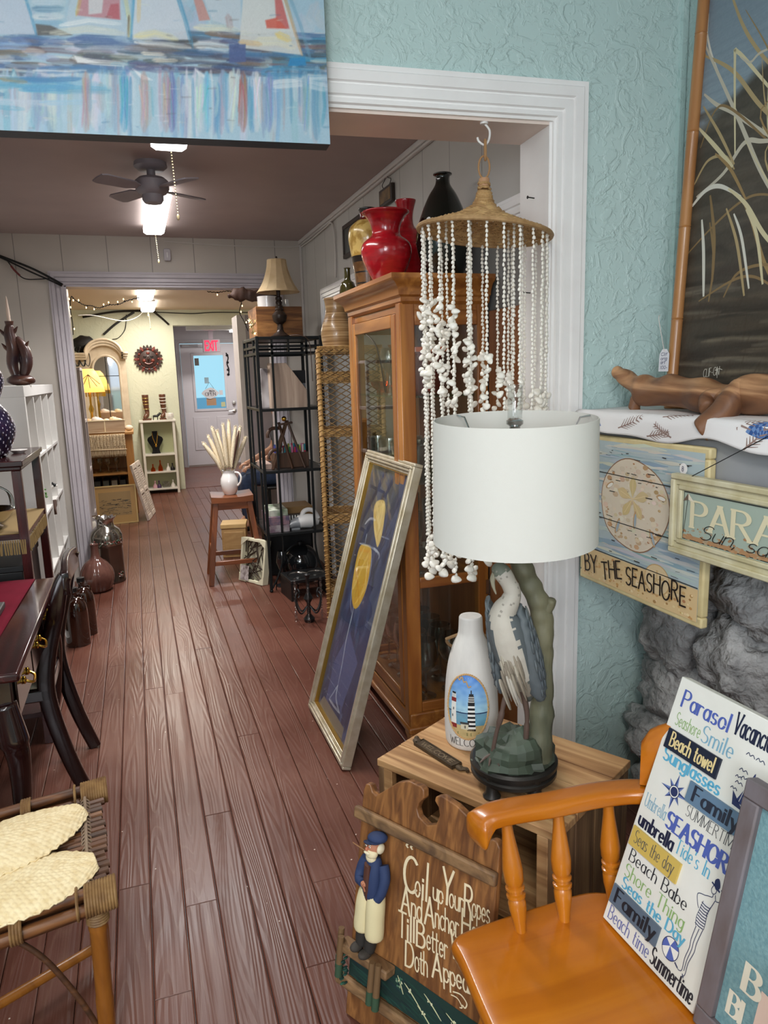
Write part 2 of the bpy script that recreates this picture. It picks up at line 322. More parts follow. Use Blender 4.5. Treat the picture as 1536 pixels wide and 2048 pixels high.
# ---------------------------------------------------------------- painted canvases: soft brushwork as pigment on a fine mesh
def canvas(fr, w, h, res, base, strokes, name, m, parent, d=.0005):
    nx, ny = int(w/res), int(h/res); X, Y = np.meshgrid(np.linspace(0, w, nx+1), np.linspace(0, h, ny+1)); I = np.empty((ny+1, nx+1, 3)); I[:] = base
    for pts, wd, col, al, soft in strokes:
        P = np.array(pts, float); pad = (wd or 0)+soft+res*2
        i0, i1 = [int(np.clip(v/w*nx, 0, nx)) for v in (P[:, 0].min()-pad, P[:, 0].max()+pad)]; j0, j1 = [int(np.clip(v/h*ny, 0, ny)) for v in (P[:, 1].min()-pad, P[:, 1].max()+pad)]
        if i1 <= i0 or j1 <= j0: continue
        x, y = X[j0:j1+1, i0:i1+1], Y[j0:j1+1, i0:i1+1]; D = np.full(x.shape, 1e9); S = np.zeros(x.shape); ins = np.zeros(x.shape, bool); n = len(P); L = 0.; T = np.zeros(x.shape)
        for k in range(n if wd is None else n-1):
            ax, ay = P[k]; bx, by = P[(k+1) % n]; ex, ey = bx-ax, by-ay; q = ex*ex+ey*ey or 1e-12
            t = np.clip(((x-ax)*ex+(y-ay)*ey)/q, 0, 1); dx, dy = x-ax-t*ex, y-ay-t*ey; dd = np.hypot(dx, dy); b = dd < D; D = np.where(b, dd, D); S = np.where(b, (ex*dy-ey*dx)/math.sqrt(q), S); T = np.where(b, L+t*math.sqrt(q), T); L += math.sqrt(q)
            if wd is None and by != ay: c = (ay > y) != (by > y); ins ^= c & (x < (bx-ax)*(y-ay)/(by-ay)+ax)
        ph = R.uniform(0, 99)
        if wd is None: A = np.clip(np.where(ins, D, -D)/max(soft, res)+.5, 0, 1); br = 1
        else:
            u = T/max(L, 1e-6); ww = wd*.5*(.45+.55*np.clip(np.minimum(u, 1-u)*8, 0, 1)); A = np.clip((ww-D)/max(soft, res*.7)+.5, 0, 1)
            br = .72+.28*np.sin(S/res*1.9+ph+.6*np.sin(T*90+ph))*np.sin(S/res*.7+ph*2); br = br*(1-.35*u)
        A = (A*al*br)[..., None]; I[j0:j1+1, i0:i1+1] += (np.array(col, float)-I[j0:j1+1, i0:i1+1])*A
    I += np.random.RandomState(3).normal(0, 1.6, I.shape[:2])[..., None]; I = np.clip(I, 0, 255)/255; I = np.where(I <= .04045, I/12.92, ((I+.055)/1.055)**2.4)
    me = bpy.data.meshes.new(name); o, u, v = (np.array(q) for q in (fr(0, 0, d), fr.u, fr.v)); g = parent.location if parent else V()
    co = (o-np.array(g))+X.reshape(-1, 1)*u+Y.reshape(-1, 1)*v; k = np.arange(nx*ny); k = k+k//nx; F = np.stack([k, k+1, k+nx+2, k+nx+1], 1)
    me.from_pydata(co.tolist(), [], F.tolist()); me.materials.append(m); at = me.color_attributes.new('Col', 'FLOAT_COLOR', 'POINT'); at.data.foreach_set('color', np.concatenate([I.reshape(-1, 3), np.ones((I.shape[0]*I.shape[1], 1))], 1).ravel())
    ob = bpy.data.objects.new(name, me); COL.objects.link(ob); ob.parent = parent; return ob
# ================================================================ THE SETTING
def textured_wall(name, col, col2, s1=11, s2=48, strength=.6, rough=.42):
    m, nt, b = nmat(name); vec = mapped(nt)
    n1 = nd(nt, 'ShaderNodeTexNoise', i_Scale=s1, i_Detail=5., i_Distortion=2.2); nt.links.new(vec, n1.inputs['Vector'])
    n2 = nd(nt, 'ShaderNodeTexNoise', i_Scale=s2, i_Detail=2., i_Distortion=.8); nt.links.new(vec, n2.inputs['Vector'])
    n3 = nd(nt, 'ShaderNodeTexNoise', i_Scale=1.3, i_Detail=2.); nt.links.new(vec, n3.inputs['Vector'])
    r1 = nd(nt, 'ShaderNodeMapRange', interpolation_type='SMOOTHSTEP'); r1.inputs[1].default_value = .48; r1.inputs[2].default_value = .62; nt.links.new(n1.outputs[0], r1.inputs[0])
    r2 = nd(nt, 'ShaderNodeMapRange', interpolation_type='SMOOTHSTEP'); r2.inputs[1].default_value = .52; r2.inputs[2].default_value = .7; nt.links.new(n2.outputs[0], r2.inputs[0])
    a = nd(nt, 'ShaderNodeMath', operation='MULTIPLY_ADD'); nt.links.new(r2.outputs[0], a.inputs[0]); a.inputs[1].default_value = .55; nt.links.new(r1.outputs[0], a.inputs[2])
    nt.links.new(ramp(nt, n3.outputs[0], [col, col2], [.35, .65]), b.inputs['Base Color']); b.inputs['Roughness'].default_value = rough
    bump_to(nt, b, a.outputs[0], strength, .004); MATS[name] = m; return m
AQUA = textured_wall('aqua_plaster', (197, 220, 217), (190, 215, 212))
GREEN = textured_wall('green_plaster', (226, 228, 206), (218, 222, 200), 7, 30, .3, .6)
TRIMW = mat('trim_white', (246, 245, 243), .3, col2=(241, 239, 237), vs=9, bump=.12, bs=40)
TRIMG = mat('trim_lilac', (196, 190, 196), .4, col2=(186, 180, 186), vs=6, bump=.08, bs=40)
SOFF = mat('soffit_paint', (236, 220, 208), .4, col2=(228, 212, 202), vs=5, bump=.08, bs=30)
CEIL = mat('ceiling_board', (178, 162, 158), .55, col2=(170, 154, 151), vs=3)
CEILW = mat('ceiling_white', (225, 224, 220), .7)
def panel_mat(name, col, axis, pitch, off=0.):
    m, nt, b = nmat(name); tc = nd(nt, 'ShaderNodeTexCoord'); sx = nd(nt, 'ShaderNodeSeparateXYZ'); nt.links.new(tc.outputs['Object'], sx.inputs[0])
    q = nd(nt, 'ShaderNodeMath', operation='MULTIPLY_ADD'); nt.links.new(sx.outputs[axis], q.inputs[0]); q.inputs[1].default_value = 1/pitch; q.inputs[2].default_value = off+50
    f = nd(nt, 'ShaderNodeMath', operation='FRACT'); nt.links.new(q.outputs[0], f.inputs[0])
    c = nd(nt, 'ShaderNodeMath', operation='LESS_THAN'); nt.links.new(f.outputs[0], c.inputs[0]); c.inputs[1].default_value = .018
    n = nd(nt, 'ShaderNodeTexNoise', i_Scale=2.5); nt.links.new(tc.outputs['Object'], n.inputs['Vector'])
    mx = nd(nt, 'ShaderNodeMixRGB'); nt.links.new(c.outputs[0], mx.inputs[0]); mx.inputs[2].default_value = lin([v*.72 for v in col])
    nt.links.new(ramp(nt, n.outputs[0], [col, [v*.965 for v in col]], [.4, .6]), mx.inputs[1]); nt.links.new(mx.outputs[0], b.inputs['Base Color'])
    b.inputs['Roughness'].default_value = .5; iv = nd(nt, 'ShaderNodeMath', operation='SUBTRACT'); iv.inputs[0].default_value = 1; nt.links.new(c.outputs[0], iv.inputs[1])
    bump_to(nt, b, iv.outputs[0], .8, .004); MATS[name] = m; return m
PANX = panel_mat('grey_panelling', (196, 189, 180), 0, .305, .35)
PANY = panel_mat('grey_panelling_side', (198, 196, 190), 1, .305, .1)
GREYW = mat('grey_wall_paint', (190, 186, 180), .55, col2=(182, 178, 172), vs=3)

# ---- floor: painted boards, one mesh
def floor_mat():
    m, nt, b = nmat('painted_boards'); at = nd(nt, 'ShaderNodeAttribute'); at.attribute_name = 'Col'
    tc = nd(nt, 'ShaderNodeTexCoord'); sp = nd(nt, 'ShaderNodeSeparateColor'); nt.links.new(at.outputs['Color'], sp.inputs[0])
    # each board shifts the grain by its own amount (red channel), blue channel = run of the grain
    ofs = nd(nt, 'ShaderNodeCombineXYZ'); ml = nd(nt, 'ShaderNodeMath', operation='MULTIPLY'); nt.links.new(sp.outputs[0], ml.inputs[0]); ml.inputs[1].default_value = 61.
    nt.links.new(ml.outputs[0], ofs.inputs[2])
    ad = nd(nt, 'ShaderNodeVectorMath', operation='ADD'); nt.links.new(tc.outputs['Object'], ad.inputs[0]); nt.links.new(ofs.outputs[0], ad.inputs[1])
    mp = nd(nt, 'ShaderNodeMapping'); mp.inputs['Scale'].default_value = (11, .75, 1); nt.links.new(ad.outputs[0], mp.inputs[0])
    n = nd(nt, 'ShaderNodeTexNoise', i_Scale=1., i_Detail=1., i_Distortion=.25); nt.links.new(mp.outputs[0], n.inputs['Vector'])
    k = nd(nt, 'ShaderNodeMath', operation='MULTIPLY'); nt.links.new(n.outputs[0], k.inputs[0]); k.inputs[1].default_value = 17.
    fr = nd(nt, 'ShaderNodeMath', operation='PINGPONG'); nt.links.new(k.outputs[0], fr.inputs[0]); fr.inputs[1].default_value = .5
    mp2 = nd(nt, 'ShaderNodeMapping'); mp2.inputs['Scale'].default_value = (160, 3, 1); nt.links.new(ad.outputs[0], mp2.inputs[0])
    n2 = nd(nt, 'ShaderNodeTexNoise', i_Scale=1., i_Detail=2.); nt.links.new(mp2.outputs[0], n2.inputs['Vector'])
    h = nd(nt, 'ShaderNodeMath', operation='MULTIPLY_ADD'); nt.links.new(n2.outputs[0], h.inputs[0]); h.inputs[1].default_value = .5; nt.links.new(fr.outputs[0], h.inputs[2])
    n3 = nd(nt, 'ShaderNodeTexNoise', i_Scale=2.2, i_Detail=5.); nt.links.new(tc.outputs['Object'], n3.inputs['Vector'])
    base = ramp(nt, n3.outputs[0], [(92, 54, 43), (104, 64, 52), (115, 75, 61)], [.32, .52, .72])
    tone = nd(nt, 'ShaderNodeMixRGB', blend_type='MULTIPLY'); tone.inputs[0].default_value = 1; nt.links.new(base, tone.inputs[1])
    cg = nd(nt, 'ShaderNodeCombineColor'); [nt.links.new(sp.outputs[1], cg.inputs[i]) for i in range(3)]; nt.links.new(cg.outputs[0], tone.inputs[2])
    lt = nd(nt, 'ShaderNodeMixRGB'); nt.links.new(tone.outputs[0], lt.inputs[1]); lt.inputs[2].default_value = lin((128, 98, 80))
    lr = nd(nt, 'ShaderNodeMapRange'); lr.inputs[1].default_value = .42; lr.inputs[2].default_value = .5; lr.inputs[3].default_value = 0; lr.inputs[4].default_value = .26; nt.links.new(fr.outputs[0], lr.inputs[0]); nt.links.new(lr.outputs[0], lt.inputs[0])
    # scattered pale paint specks
    vo = nd(nt, 'ShaderNodeTexVoronoi', i_Scale=13.); nt.links.new(tc.outputs['Object'], vo.inputs['Vector'])
    vl = nd(nt, 'ShaderNodeMath', operation='LESS_THAN'); nt.links.new(vo.outputs['Distance'], vl.inputs[0]); vl.inputs[1].default_value = .035
    vm = nd(nt, 'ShaderNodeMixRGB'); nt.links.new(vl.outputs[0], vm.inputs[0]); nt.links.new(lt.outputs[0], vm.inputs[1]); vm.inputs[2].default_value = lin((205, 190, 178))
    nt.links.new(vm.outputs[0], b.inputs['Base Color'])
    rr = nd(nt, 'ShaderNodeMapRange'); rr.inputs[3].default_value = .22; rr.inputs[4].default_value = .42; nt.links.new(n3.outputs[0], rr.inputs[0]); nt.links.new(rr.outputs[0], b.inputs['Roughness'])
    b.inputs['Specular IOR Level'].default_value = .34
    bump_to(nt, b, h.outputs[0], .3, .0022); MATS['painted_boards'] = m; return m
FLOORM = floor_mat()
mb = MB(); PW = .0925; x = .008-PW*26
while x < 2.0:
    y = -2.7-R.random()*1.5; lim = 10.42
    while y < lim:
        L = R.uniform(1.2, 3.0); y1 = min(y+L, lim); y0 = max(y, -2.7)
        if y1-y0 > .05:
            g = R.uniform(0, 255); t = R.uniform(238, 255); dz = R.uniform(-.0012, .0008); c = (g, t, 128); e = .0016; q = .0035
            X0, X1 = x+.0011, x+PW-.0011; Y0, Y1 = y0+.0008, y1-.0008
            vs = [(X0, Y0, -.016), (X1, Y0, -.016), (X1, Y1, -.016), (X0, Y1, -.016), (X0, Y0, dz-e), (X1, Y0, dz-e), (X1, Y1, dz-e), (X0, Y1, dz-e),
                  (X0+q, Y0+q*.4, dz), (X1-q, Y0+q*.4, dz), (X1-q, Y1-q*.4, dz), (X0+q, Y1-q*.4, dz)]
            mb.add(vs, [(0, 1, 5, 4), (1, 2, 6, 5), (2, 3, 7, 6), (3, 0, 4, 7), (4, 5, 9, 8), (5, 6, 10, 9), (6, 7, 11, 10), (7, 4, 8, 11), (8, 9, 10, 11)], c)
        y = y1
    x += PW
mb.box(-2.4, 2.0, -2.7, 10.45, -.05, -.015, c=(20, 90, 128))
y = 10.46; mb.box(-.2, 2.3, 10.42, 10.455, -.03, .004, c=(60, 250, 128))
while y < 13.1: mb.box(-.2, 2.3, y+.001, y+.091, -.03, 0, c=(R.uniform(0, 255), 250, 128)); y += .0925
floor_o = struct(mb.build('floor', FLOORM, smooth=False))

# ---- partition with the big cased opening (aqua side towards the shop); slightly skewed
W = Fr((1.213, 2.016, 0), (1, -.061, 0), (0, 0, 1))
mb = MB(); mb.box(0, .47, 0, 2.8, -.18, 0, W); mb.box(-2.16, 0, 2.2, 2.8, -.18, 0, W); mb.box(-3.6, -2.16, 0, 2.8, -.18, 0, W)
struct(mb.build('wall_partition', AQUA, smooth=False))
mb = MB(); mb.box(0, .2, 0, 2.62, -.192, -.182, W); mb.box(-2.16, 0, 2.2, 2.62, -.192, -.182, W); struct(mb.build('wall_partition_back', GREYW, smooth=False))
mb = MB(); mb.box(-.014, 0, 0, 2.2, -.192, .001, W); mb.box(-2.16, -2.146, 0, 2.2, -.192, .001, W); jl = struct(mb.build('trim_1', TRIMW, smooth=False))
mb = MB(); mb.box(-2.146, -.014, 2.186, 2.2, -.192, .001, W); struct(mb.build('trim_2', SOFF, smooth=False))
def casing(fr, x0, x1, ztop, wd, name, m, sides=(1, 1), z0=0., th=.02):
    "fluted, mitred door casing: inner edges x0,x1, inner top ztop, board width wd"
    prof = [(0, 0), (0, th*.55), (.07, th*.6), (.1, th), (.2, th), (.23, th*.62), (.27, th*.62), (.3, th*1.05), (.52, th*1.05), (.55, th*.7), (.58, th*.7), (.61, th*1.1), (.84, th*1.1), (.88, th*.8), (1, th*.8), (1, 0)]
    mb = MB()
    if sides[0]: vs = [fr(x0-a*wd, z0, d) for a, d in prof]+[fr(x0-a*wd, ztop+a*wd, d) for a, d in prof]; n = len(prof); mb.add(vs, [(i, i+1, n+i+1, n+i) for i in range(n-1)]+[tuple(range(n))])
    if sides[1]: vs = [fr(x1+a*wd, z0, d) for a, d in prof]+[fr(x1+a*wd, ztop+a*wd, d) for a, d in prof]; n = len(prof); mb.add(vs, [(i, i+1, n+i+1, n+i) for i in range(n-1)]+[tuple(range(n))])
    n = len(prof); vs = [fr(x0-a*wd*(1 if sides[0] else 0), ztop+a*wd, d) for a, d in prof]+[fr(x1+a*wd*(1 if sides[1] else 0), ztop+a*wd, d) for a, d in prof]; mb.add(vs, [(i, i+1, n+i+1, n+i) for i in range(n-1)])
    return struct(mb.build(name, m, ang=.3))
casing(W, -2.146, -.006, 2.194, .108, 'trim_3', TRIMW)
# ---- shop (camera side) shell
mb = MB(); mb.box(1.64, 1.76, -2.7, 2.05, 0, 2.8); struct(mb.build('wall_right', AQUA, smooth=False))
mb = MB(); mb.box(-2.42, -2.3, -2.7, 2.3, 0, 2.8); struct(mb.build('wall_left', AQUA, smooth=False))
mb = MB(); mb.box(-2.42, 1.76, -2.82, -2.7, 0, 2.8); struct(mb.build('wall_rear', AQUA, smooth=False))
mb = MB(); mb.box(-2.42, 1.76, -2.82, 2.0, 2.8, 2.9); struct(mb.build('ceiling', CEILW, smooth=False))
mb = MB(); mb.bar((1.628, 1.985, 0), (1.628, 1.985, 2.8), .018); struct(mb.build('trim_4', AQUA))
# window in the shop's left wall gives daylight
mb = MB(); mb.box(-2.3, -2.29, -1.4, .2, .9, 2.25); wo = struct(mb.build('window_1', emis('daylight_glass', (225, 238, 255), 1.2), smooth=False))
mb = MB()
for a in ((-1.48, .28, .82, .9), (-1.48, .28, 2.25, 2.33)): mb.box(-2.3, -2.27, a[0], a[1], a[2], a[3])
for yy in (-1.48, -.62, .2): mb.box(-2.3, -2.275, yy, yy+.07, .9, 2.25)
mb.build('window_frame', TRIMW, wo)
mb = MB(); mb.box(-1.9, .1, -2.7, -2.69, 1.3, 2.6); wo = struct(mb.build('fill_window', MATS['daylight_glass'], smooth=False)); mb = MB()  # made-up glowing window behind the camera, carries the added rear fill
for a in ((-1.98, .18, 1.22, 1.3), (-1.98, .18, 2.6, 2.68), (-1.98, -1.9, 1.3, 2.6), (.1, .18, 1.3, 2.6), (-.94, -.86, 1.3, 2.6)): mb.box(a[0], a[1], -2.7, -2.67, a[2], a[3])
mb.build('window_frame', TRIMW, wo)
# ---- corridor room
mb = MB(); mb.box(-1.06, -.96, 2.22, 5.9, 0, 2.6); struct(mb.build('wall_corridor_left', PANY, smooth=False))
mb = MB(); mb.box(1.326, 1.44, 2.16, 5.9, 0, 2.6); struct(mb.build('wall_corridor_right', PANY, smooth=False))
mb = MB(); mb.box(-1.06, 1.44, 2.14, 6.0, 2.52, 2.6); struct(mb.build('ceiling_corridor', CEIL, smooth=False))
mb = MB(); mb.box(-1.06, -.41, 5.9, 6.04, 0, 2.6); mb.box(-.41, 1.06, 5.9, 6.04, 2.17, 2.6); mb.box(1.06, 1.44, 5.9, 6.04, 0, 2.6); struct(mb.build('wall_corridor_end', PANX, smooth=False))
FW = Fr((0, 5.9, 0), (1, 0, 0), (0, 0, 1))
casing(FW, -.415, 1.06, 2.172, .098, 'trim_5', TRIMG, th=.022)
mb = MB(); mb.box(-.415, -.41+.008, 5.885, 6.05, 0, 2.172); mb.box(1.052, 1.06, 5.885, 6.05, 0, 2.172); mb.box(-.415, 1.06, 5.885, 6.05, 2.164, 2.172); struct(mb.build('trim_6', TRIMG, smooth=False))
# quarter-round along the ceiling, corner bead, casing of the closed-off opening in the right wall
mb = MB(); mb.box(1.298, 1.326, 2.2, 5.9, 2.492, 2.52); mb.box(1.306, 1.326, 2.2, 5.9, 2.478, 2.493); struct(mb.build('trim_7', mat('trim_grey', (200, 196, 192), .45), bev=.006))
mb = MB(); mb.box(1.308, 1.326, 5.882, 5.9, 0, 2.49); struct(mb.build('trim_8', MATS['trim_grey'], bev=.004))
RW = Fr((1.326, 3.8, 0), (0, 1, 0), (0, 0, 1), (-1, 0, 0))
casing(RW, -1.55, 1.4, 2.0, .09, 'trim_9', TRIMW)
mb = MB(); mb.box(1.318, 1.3255, 2.25, 5.2, 0, 2.0); struct(mb.build('door_1', mat('closed_opening_panel', (122, 122, 120), .6), smooth=False))
# ---- green room
mb = MB(); mb.box(-1.62, -1.5, 6.04, 10.4, 0, 2.5); struct(mb.build('wall_green_left', GREEN, smooth=False))
mb = MB(); mb.box(-1.62, .55, 10.4, 10.6, 0, 2.5); mb.box(.55, 2.1, 10.4, 10.6, 2.19, 2.5); struct(mb.build('wall_green_back', GREEN, smooth=False))
mb = MB(); mb.box(1.98, 2.1, 6.04, 10.4, 0, 2.5); struct(mb.build('wall_green_right', GREEN, smooth=False))
mb = MB(); mb.box(-1.62, 2.1, 6.04, 10.6, 2.39, 2.5); struct(mb.build('ceiling_green', mat('warm_ceiling', (214, 192, 168), .6), smooth=False))
mb = MB(); mb.box(-1.62, -1.06, 5.96, 6.04, 0, 2.5); mb.box(1.44, 2.1, 5.96, 6.04, 0, 2.5); struct(mb.build('wall_green_front', GREEN, smooth=False))
# ---- lobby with the exit door
LOB = mat('lobby_paint', (186, 182, 184), .5, col2=(178, 174, 176), vs=3)
mb = MB(); mb.box(.35, .55, 10.6, 13.0, 0, 2.5); struct(mb.build('wall_lobby_left', LOB, smooth=False))
mb = MB(); mb.box(2.1, 2.25, 10.4, 13.0, 0, 2.5); struct(mb.build('wall_lobby_right', LOB, smooth=False))
mb = MB(); mb.box(.35, 2.25, 10.6, 13.1, 2.36, 2.5); struct(mb.build('ceiling_lobby', LOB, smooth=False))
mb = MB(); mb.box(.35, .76, 12.95, 13.1, 0, 2.5); mb.box(1.70, 2.25, 12.95, 13.1, 0, 2.5); mb.box(.76, 1.70, 12.95, 13.1, 2.07, 2.5); struct(mb.build('wall_lobby_end', LOB, smooth=False))
DF = Fr((0, 12.95, 0), (1, 0, 0), (0, 0, 1))
casing(DF, .765, 1.695, 2.062, .07, 'trim_10', mat('door_casing', (176, 172, 174), .45))
DW = mat('door_paint', (206, 202, 206), .4)
mb = MB(); x0, x1, w0, w1, z0, z1 = .77, 1.69, .965, 1.475, .965, 1.875
for b_ in ((x0, w0, .03, 2.055), (w1, x1, .03, 2.055), (w0, w1, .03, z0), (w0, w1, z1, 2.055)): mb.box(b_[0], b_[1], b_[2], b_[3], -.045, 0, DF)
door = struct(mb.build('door_2', DW, smooth=False))
mb = MB()
for a, b_ in ((.90, 1.17), (1.29, 1.56)):
    for k, (i, h) in enumerate(((0, .008), (.02, -.006), (.045, .01))):
        mb.box(a+i, b_-i, .28+i, .84-i, 0, abs(h)+.001, DF)
mb.build('door_panel', DW, door, bev=.004)
mb = MB()
for r_ in ((w0-.03, w0+.012, z0-.03, z1+.03), (w1-.012, w1+.03, z0-.03, z1+.03), (w0, w1, z0-.03, z0+.012), (w0, w1, z1-.012, z1+.03)): mb.box(r_[0], r_[1], r_[2], r_[3], 0, .014, DF)
mb.build('window_frame', DW, door, bev=.004)
mb = MB(); mb.box(w0, w1, z0, z1, -.03, -.025, DF); mb.build('window_pane', glassy('door_glass', (245, 252, 255), .12), door, smooth=False)
ST = mat('satin_steel', (190, 188, 184), .28, 1.)
mb = MB(); mb.lathe([(.034, 0), (.034, .008), (.022, .014), (.022, .03), (.028, .034), (.026, .045), (0.001, .05)], 20, Fr((1.60, 12.95, 1.055), (1, 0, 0), (0, 0, 1), (0, -1, 0))); mb.build('deadbolt', ST, door)
mb = MB(); mb.lathe([(.036, 0), (.036, .01), (.014, .016), (.014, .05)], 20, Fr((1.60, 12.95, .925), (1, 0, 0), (0, 0, 1), (0, -1, 0))); mb.tube([(1.60, 12.9, .925), (1.56, 12.895, .925), (1.49, 12.9, .918)], [.011, .011, .008], 8); mb.build('handle', ST, door)
mb = MB(); mb.box(.80, .8+.26, 2.0, 2.05, 0, .05, DF); mb.bar((.93, 12.88, 2.03), (1.3, 12.86, 2.0), .02, .01); mb.bar((1.3, 12.86, 2.0), (1.22, 12.95, 2.06), .02, .01); mb.build('door_closer', mat('closer_grey', (150, 146, 148), .4, .6), door)
mb = MB(); mb.box(.77, 1.69, .0, .03, -.04, .01, DF); mb.build('threshold', mat('threshold_worn', (150, 140, 134), .5, .3), door)
# outside: pale street and wall seen through the door
mb = MB(); mb.box(-6, 9, 13.6, 24, -.12, -.05); struct(mb.build('pavement', mat('street', (190, 200, 205), .8), smooth=False))
mb = MB(); mb.box(-6, 9, 19, 19.3, -.1, .95); mb.box(-6, 9, 19, 19.25, .95, 1.0); struct(mb.build('outside_wall', mat('street_wall', (160, 195, 215), .8), smooth=False))
# ================================================================ SHOP: THINGS NEAR THE CAMERA
def put(mb, name, m, parent=None, org=None, **k):
    "mesh given in room coordinates -> part of a thing, or a thing of its own with its origin at org"
    if parent:
        r = parent
        while r.parent: r = r.parent
        org = r.location
    g = V(org or (0, 0, 0)); mb.v = [(p[0]-g.x, p[1]-g.y, p[2]-g.z) for p in mb.v]
    o = mb.build(name, m, parent, **k)
    if not parent: o.location = g
    return o
_cm = sc.camera.matrix_world.copy(); _ci = _cm.to_3x3()
def trace(fr, px, py):
    "where the artwork point seen at px,py of the 1536x2048 reference lies on the real plane fr (a, b)"
    d = _ci @ V(((px-768)/1471.7, -(py-1024)/1471.7, -1)); o = _cm.translation
    p = o + d*((fr.o-o).dot(fr.n)/d.dot(fr.n)) - fr.o
    return (p.dot(fr.u), p.dot(fr.v))
PIG = pigment('oil_paint', .45, .35, .0, 70); PIGS = pigment('print_ink', .4); PIGM = pigment('matt_paint', .75, .15, 0, 120)

# ---- large sailboat canvas hung over the opening
BF = Fr(W(-2.06, 2.075, .075), (1, -.061, .006), (-.006, 0, 1)); bw, bh = 1.385, .72
t = thing('canvas_painting', 'large unframed canvas of pale sailboats and blue reflections hung over the cased opening', 'painting', BF(.7, 0))
mb = MB(); mb.box(0, bw, 0, bh, -.055, 0, BF, (58, 92, 112)); 
mb.c[0] = (24, 44, 56)
for i in range(6): mb.c[i] = (30, 56, 70)
put(mb, 'canvas', PIG, t)
L_ = [0]; SK_ = []; kpx = trace(BF, 300, 100)[0]-trace(BF, 300-.4427, 100)[0]
def st(pts, w_, c, jit=0, al=None, soft=None):
    c = tuple(max(0, min(255, v+R.uniform(-jit, jit))) for v in c); SK_.append(([trace(BF, x*.4427, y*.4427) for x, y in pts], w_*kpx if w_ else None, c, al or .9, soft or (.005 if w_ and w_ > 24 else .003)))
def pa(pts, c):
    n = len(pts); Q = list(pts)
    for i, (x, y) in enumerate(pts):
        if y <= -20:
            for k_ in (1, -1):
                a, b = pts[(i+k_) % n]
                if b > 0: Q[i] = (x+(x-a)*1.7, y+(y-b)*1.7); break
    st(Q, None, c)
for i in range(520):  # sky
    x, y = R.uniform(-1700, 1500), R.uniform(-700, 170); l = R.uniform(50, 170); st([(x, y), (x+R.uniform(-30, 40), y+l/2), (x+R.uniform(-60, 70), y+l)], R.uniform(20, 70), R.choice([(176, 196, 210), (146, 178, 200), (198, 206, 212), (124, 166, 192), (186, 192, 202), (160, 176, 190)]), 10, .5, .006)
pa([(1230, 150), (1500, 150), (1500, 330), (1230, 330)], (70, 136, 170))
for i in range(420):  # band of the waterline
    x, y = R.uniform(-1700, 1450), R.uniform(150, 330); l = R.uniform(60, 300); st([(x, y), (x+l/2, y+R.uniform(-5, 9)), (x+l, y+R.uniform(0, 20))], R.uniform(10, 34), R.choice([(76, 108, 150), (54, 88, 126), (96, 90, 92), (150, 172, 190), (206, 208, 204), (78, 72, 74), (64, 128, 168), (118, 102, 94), (60, 74, 104)]), 10)
for i in range(520):  # upright reflections
    x, y = R.uniform(-1700, 1480), R.uniform(300, 400); l = R.uniform(120, 300); st([(x, y), (x+R.uniform(-6, 6), y+l/2), (x+R.uniform(-8, 8), y+l)], R.uniform(10, 44), R.choice([(150, 184, 202), (182, 200, 212), (110, 168, 200), (204, 208, 212), (168, 160, 168), (130, 150, 180), (156, 186, 196), (84, 150, 186)]), 8)
for i in range(70):
    x, y = R.uniform(-1700, 330), R.uniform(300, 480); l = R.uniform(100, 330); st([(x, y), (x+l/2, y+R.uniform(-6, 6)), (x+l, y+R.uniform(-8, 14))], R.uniform(12, 40), R.choice([(74, 146, 186), (100, 166, 200), (150, 190, 210), (190, 206, 216), (60, 120, 168)]), 8)
pa([(-160, -60), (110, -40), (160, 156), (-60, 156)], (182, 194, 208)); st([(105, -40), (140, 70), (165, 160)], 12, (60, 140, 180))
for y, c in ((10, (190, 206, 216)), (40, (90, 132, 160)), (75, (214, 218, 218)), (105, (120, 170, 196))): st([(150, y), (220, y+2), (285, y-2)], 26, c)
pa([(160, 108), (230, 116), (330, 160), (170, 160)], (84, 84, 82)); pa([(300, 80), (330, -40), (540, -40), (590, 165), (310, 150)], (176, 196, 208))
pa([(345, 70), (360, -40), (540, -40), (545, 90)], (184, 130, 138)); pa([(480, 80), (500, 20), (536, 16), (540, 88)], (176, 92, 102)); pa([(400, -30), (470, -30), (460, 60), (400, 66)], (200, 204, 206))
st([(345, 70), (370, -40)], 14, (196, 178, 92)); st([(270, 115), (400, 92), (545, 108)], 18, (232, 234, 232)); st([(230, 150), (400, 130), (560, 152)], 26, (214, 214, 196)); st([(582, 165), (586, 100), (560, -40)], 20, (206, 204, 150)); st([(583, 70), (580, 165)], 10, (84, 66, 56))
pa([(600, -40), (790, -40), (860, 180), (600, 180)], (198, 206, 214)); st([(630, -40), (625, 100)], 18, (214, 190, 140)); st([(606, -40), (590, 180)], 14, (70, 150, 190)); st([(795, -40), (840, 100), (870, 215)], 20, (64, 140, 178)); st([(610, 165), (700, 150), (800, 178)], 30, (222, 214, 160)); st([(610, 190), (740, 200), (860, 215)], 22, (222, 224, 222))
pa([(865, -40), (900, -40), (950, 90), (900, 95)], (192, 142, 134)); pa([(910, -30), (1085, -40), (1090, 140), (960, 90)], (190, 202, 210)); st([(880, 125), (1000, 128), (1080, 140)], 30, (222, 218, 190)); st([(930, 150), (1040, 160), (1140, 180)], 24, (130, 104, 84)); st([(1030, 70), (1040, 130)], 30, (170, 150, 150))
pa([(1100, -40), (1270, -40), (1368, 250), (1080, 215)], (208, 210, 206)); pa([(1240, -20), (1268, -20), (1308, 130), (1250, 128)], (190, 100, 98)); pa([(1198, 92), (1250, 80), (1296, 130), (1205, 128)], (204, 96, 80)); st([(1278, -40), (1320, 100), (1365, 250)], 15, (196, 150, 92)); st([(1300, -40), (1360, 120), (1405, 275)], 16, (112, 160, 184))
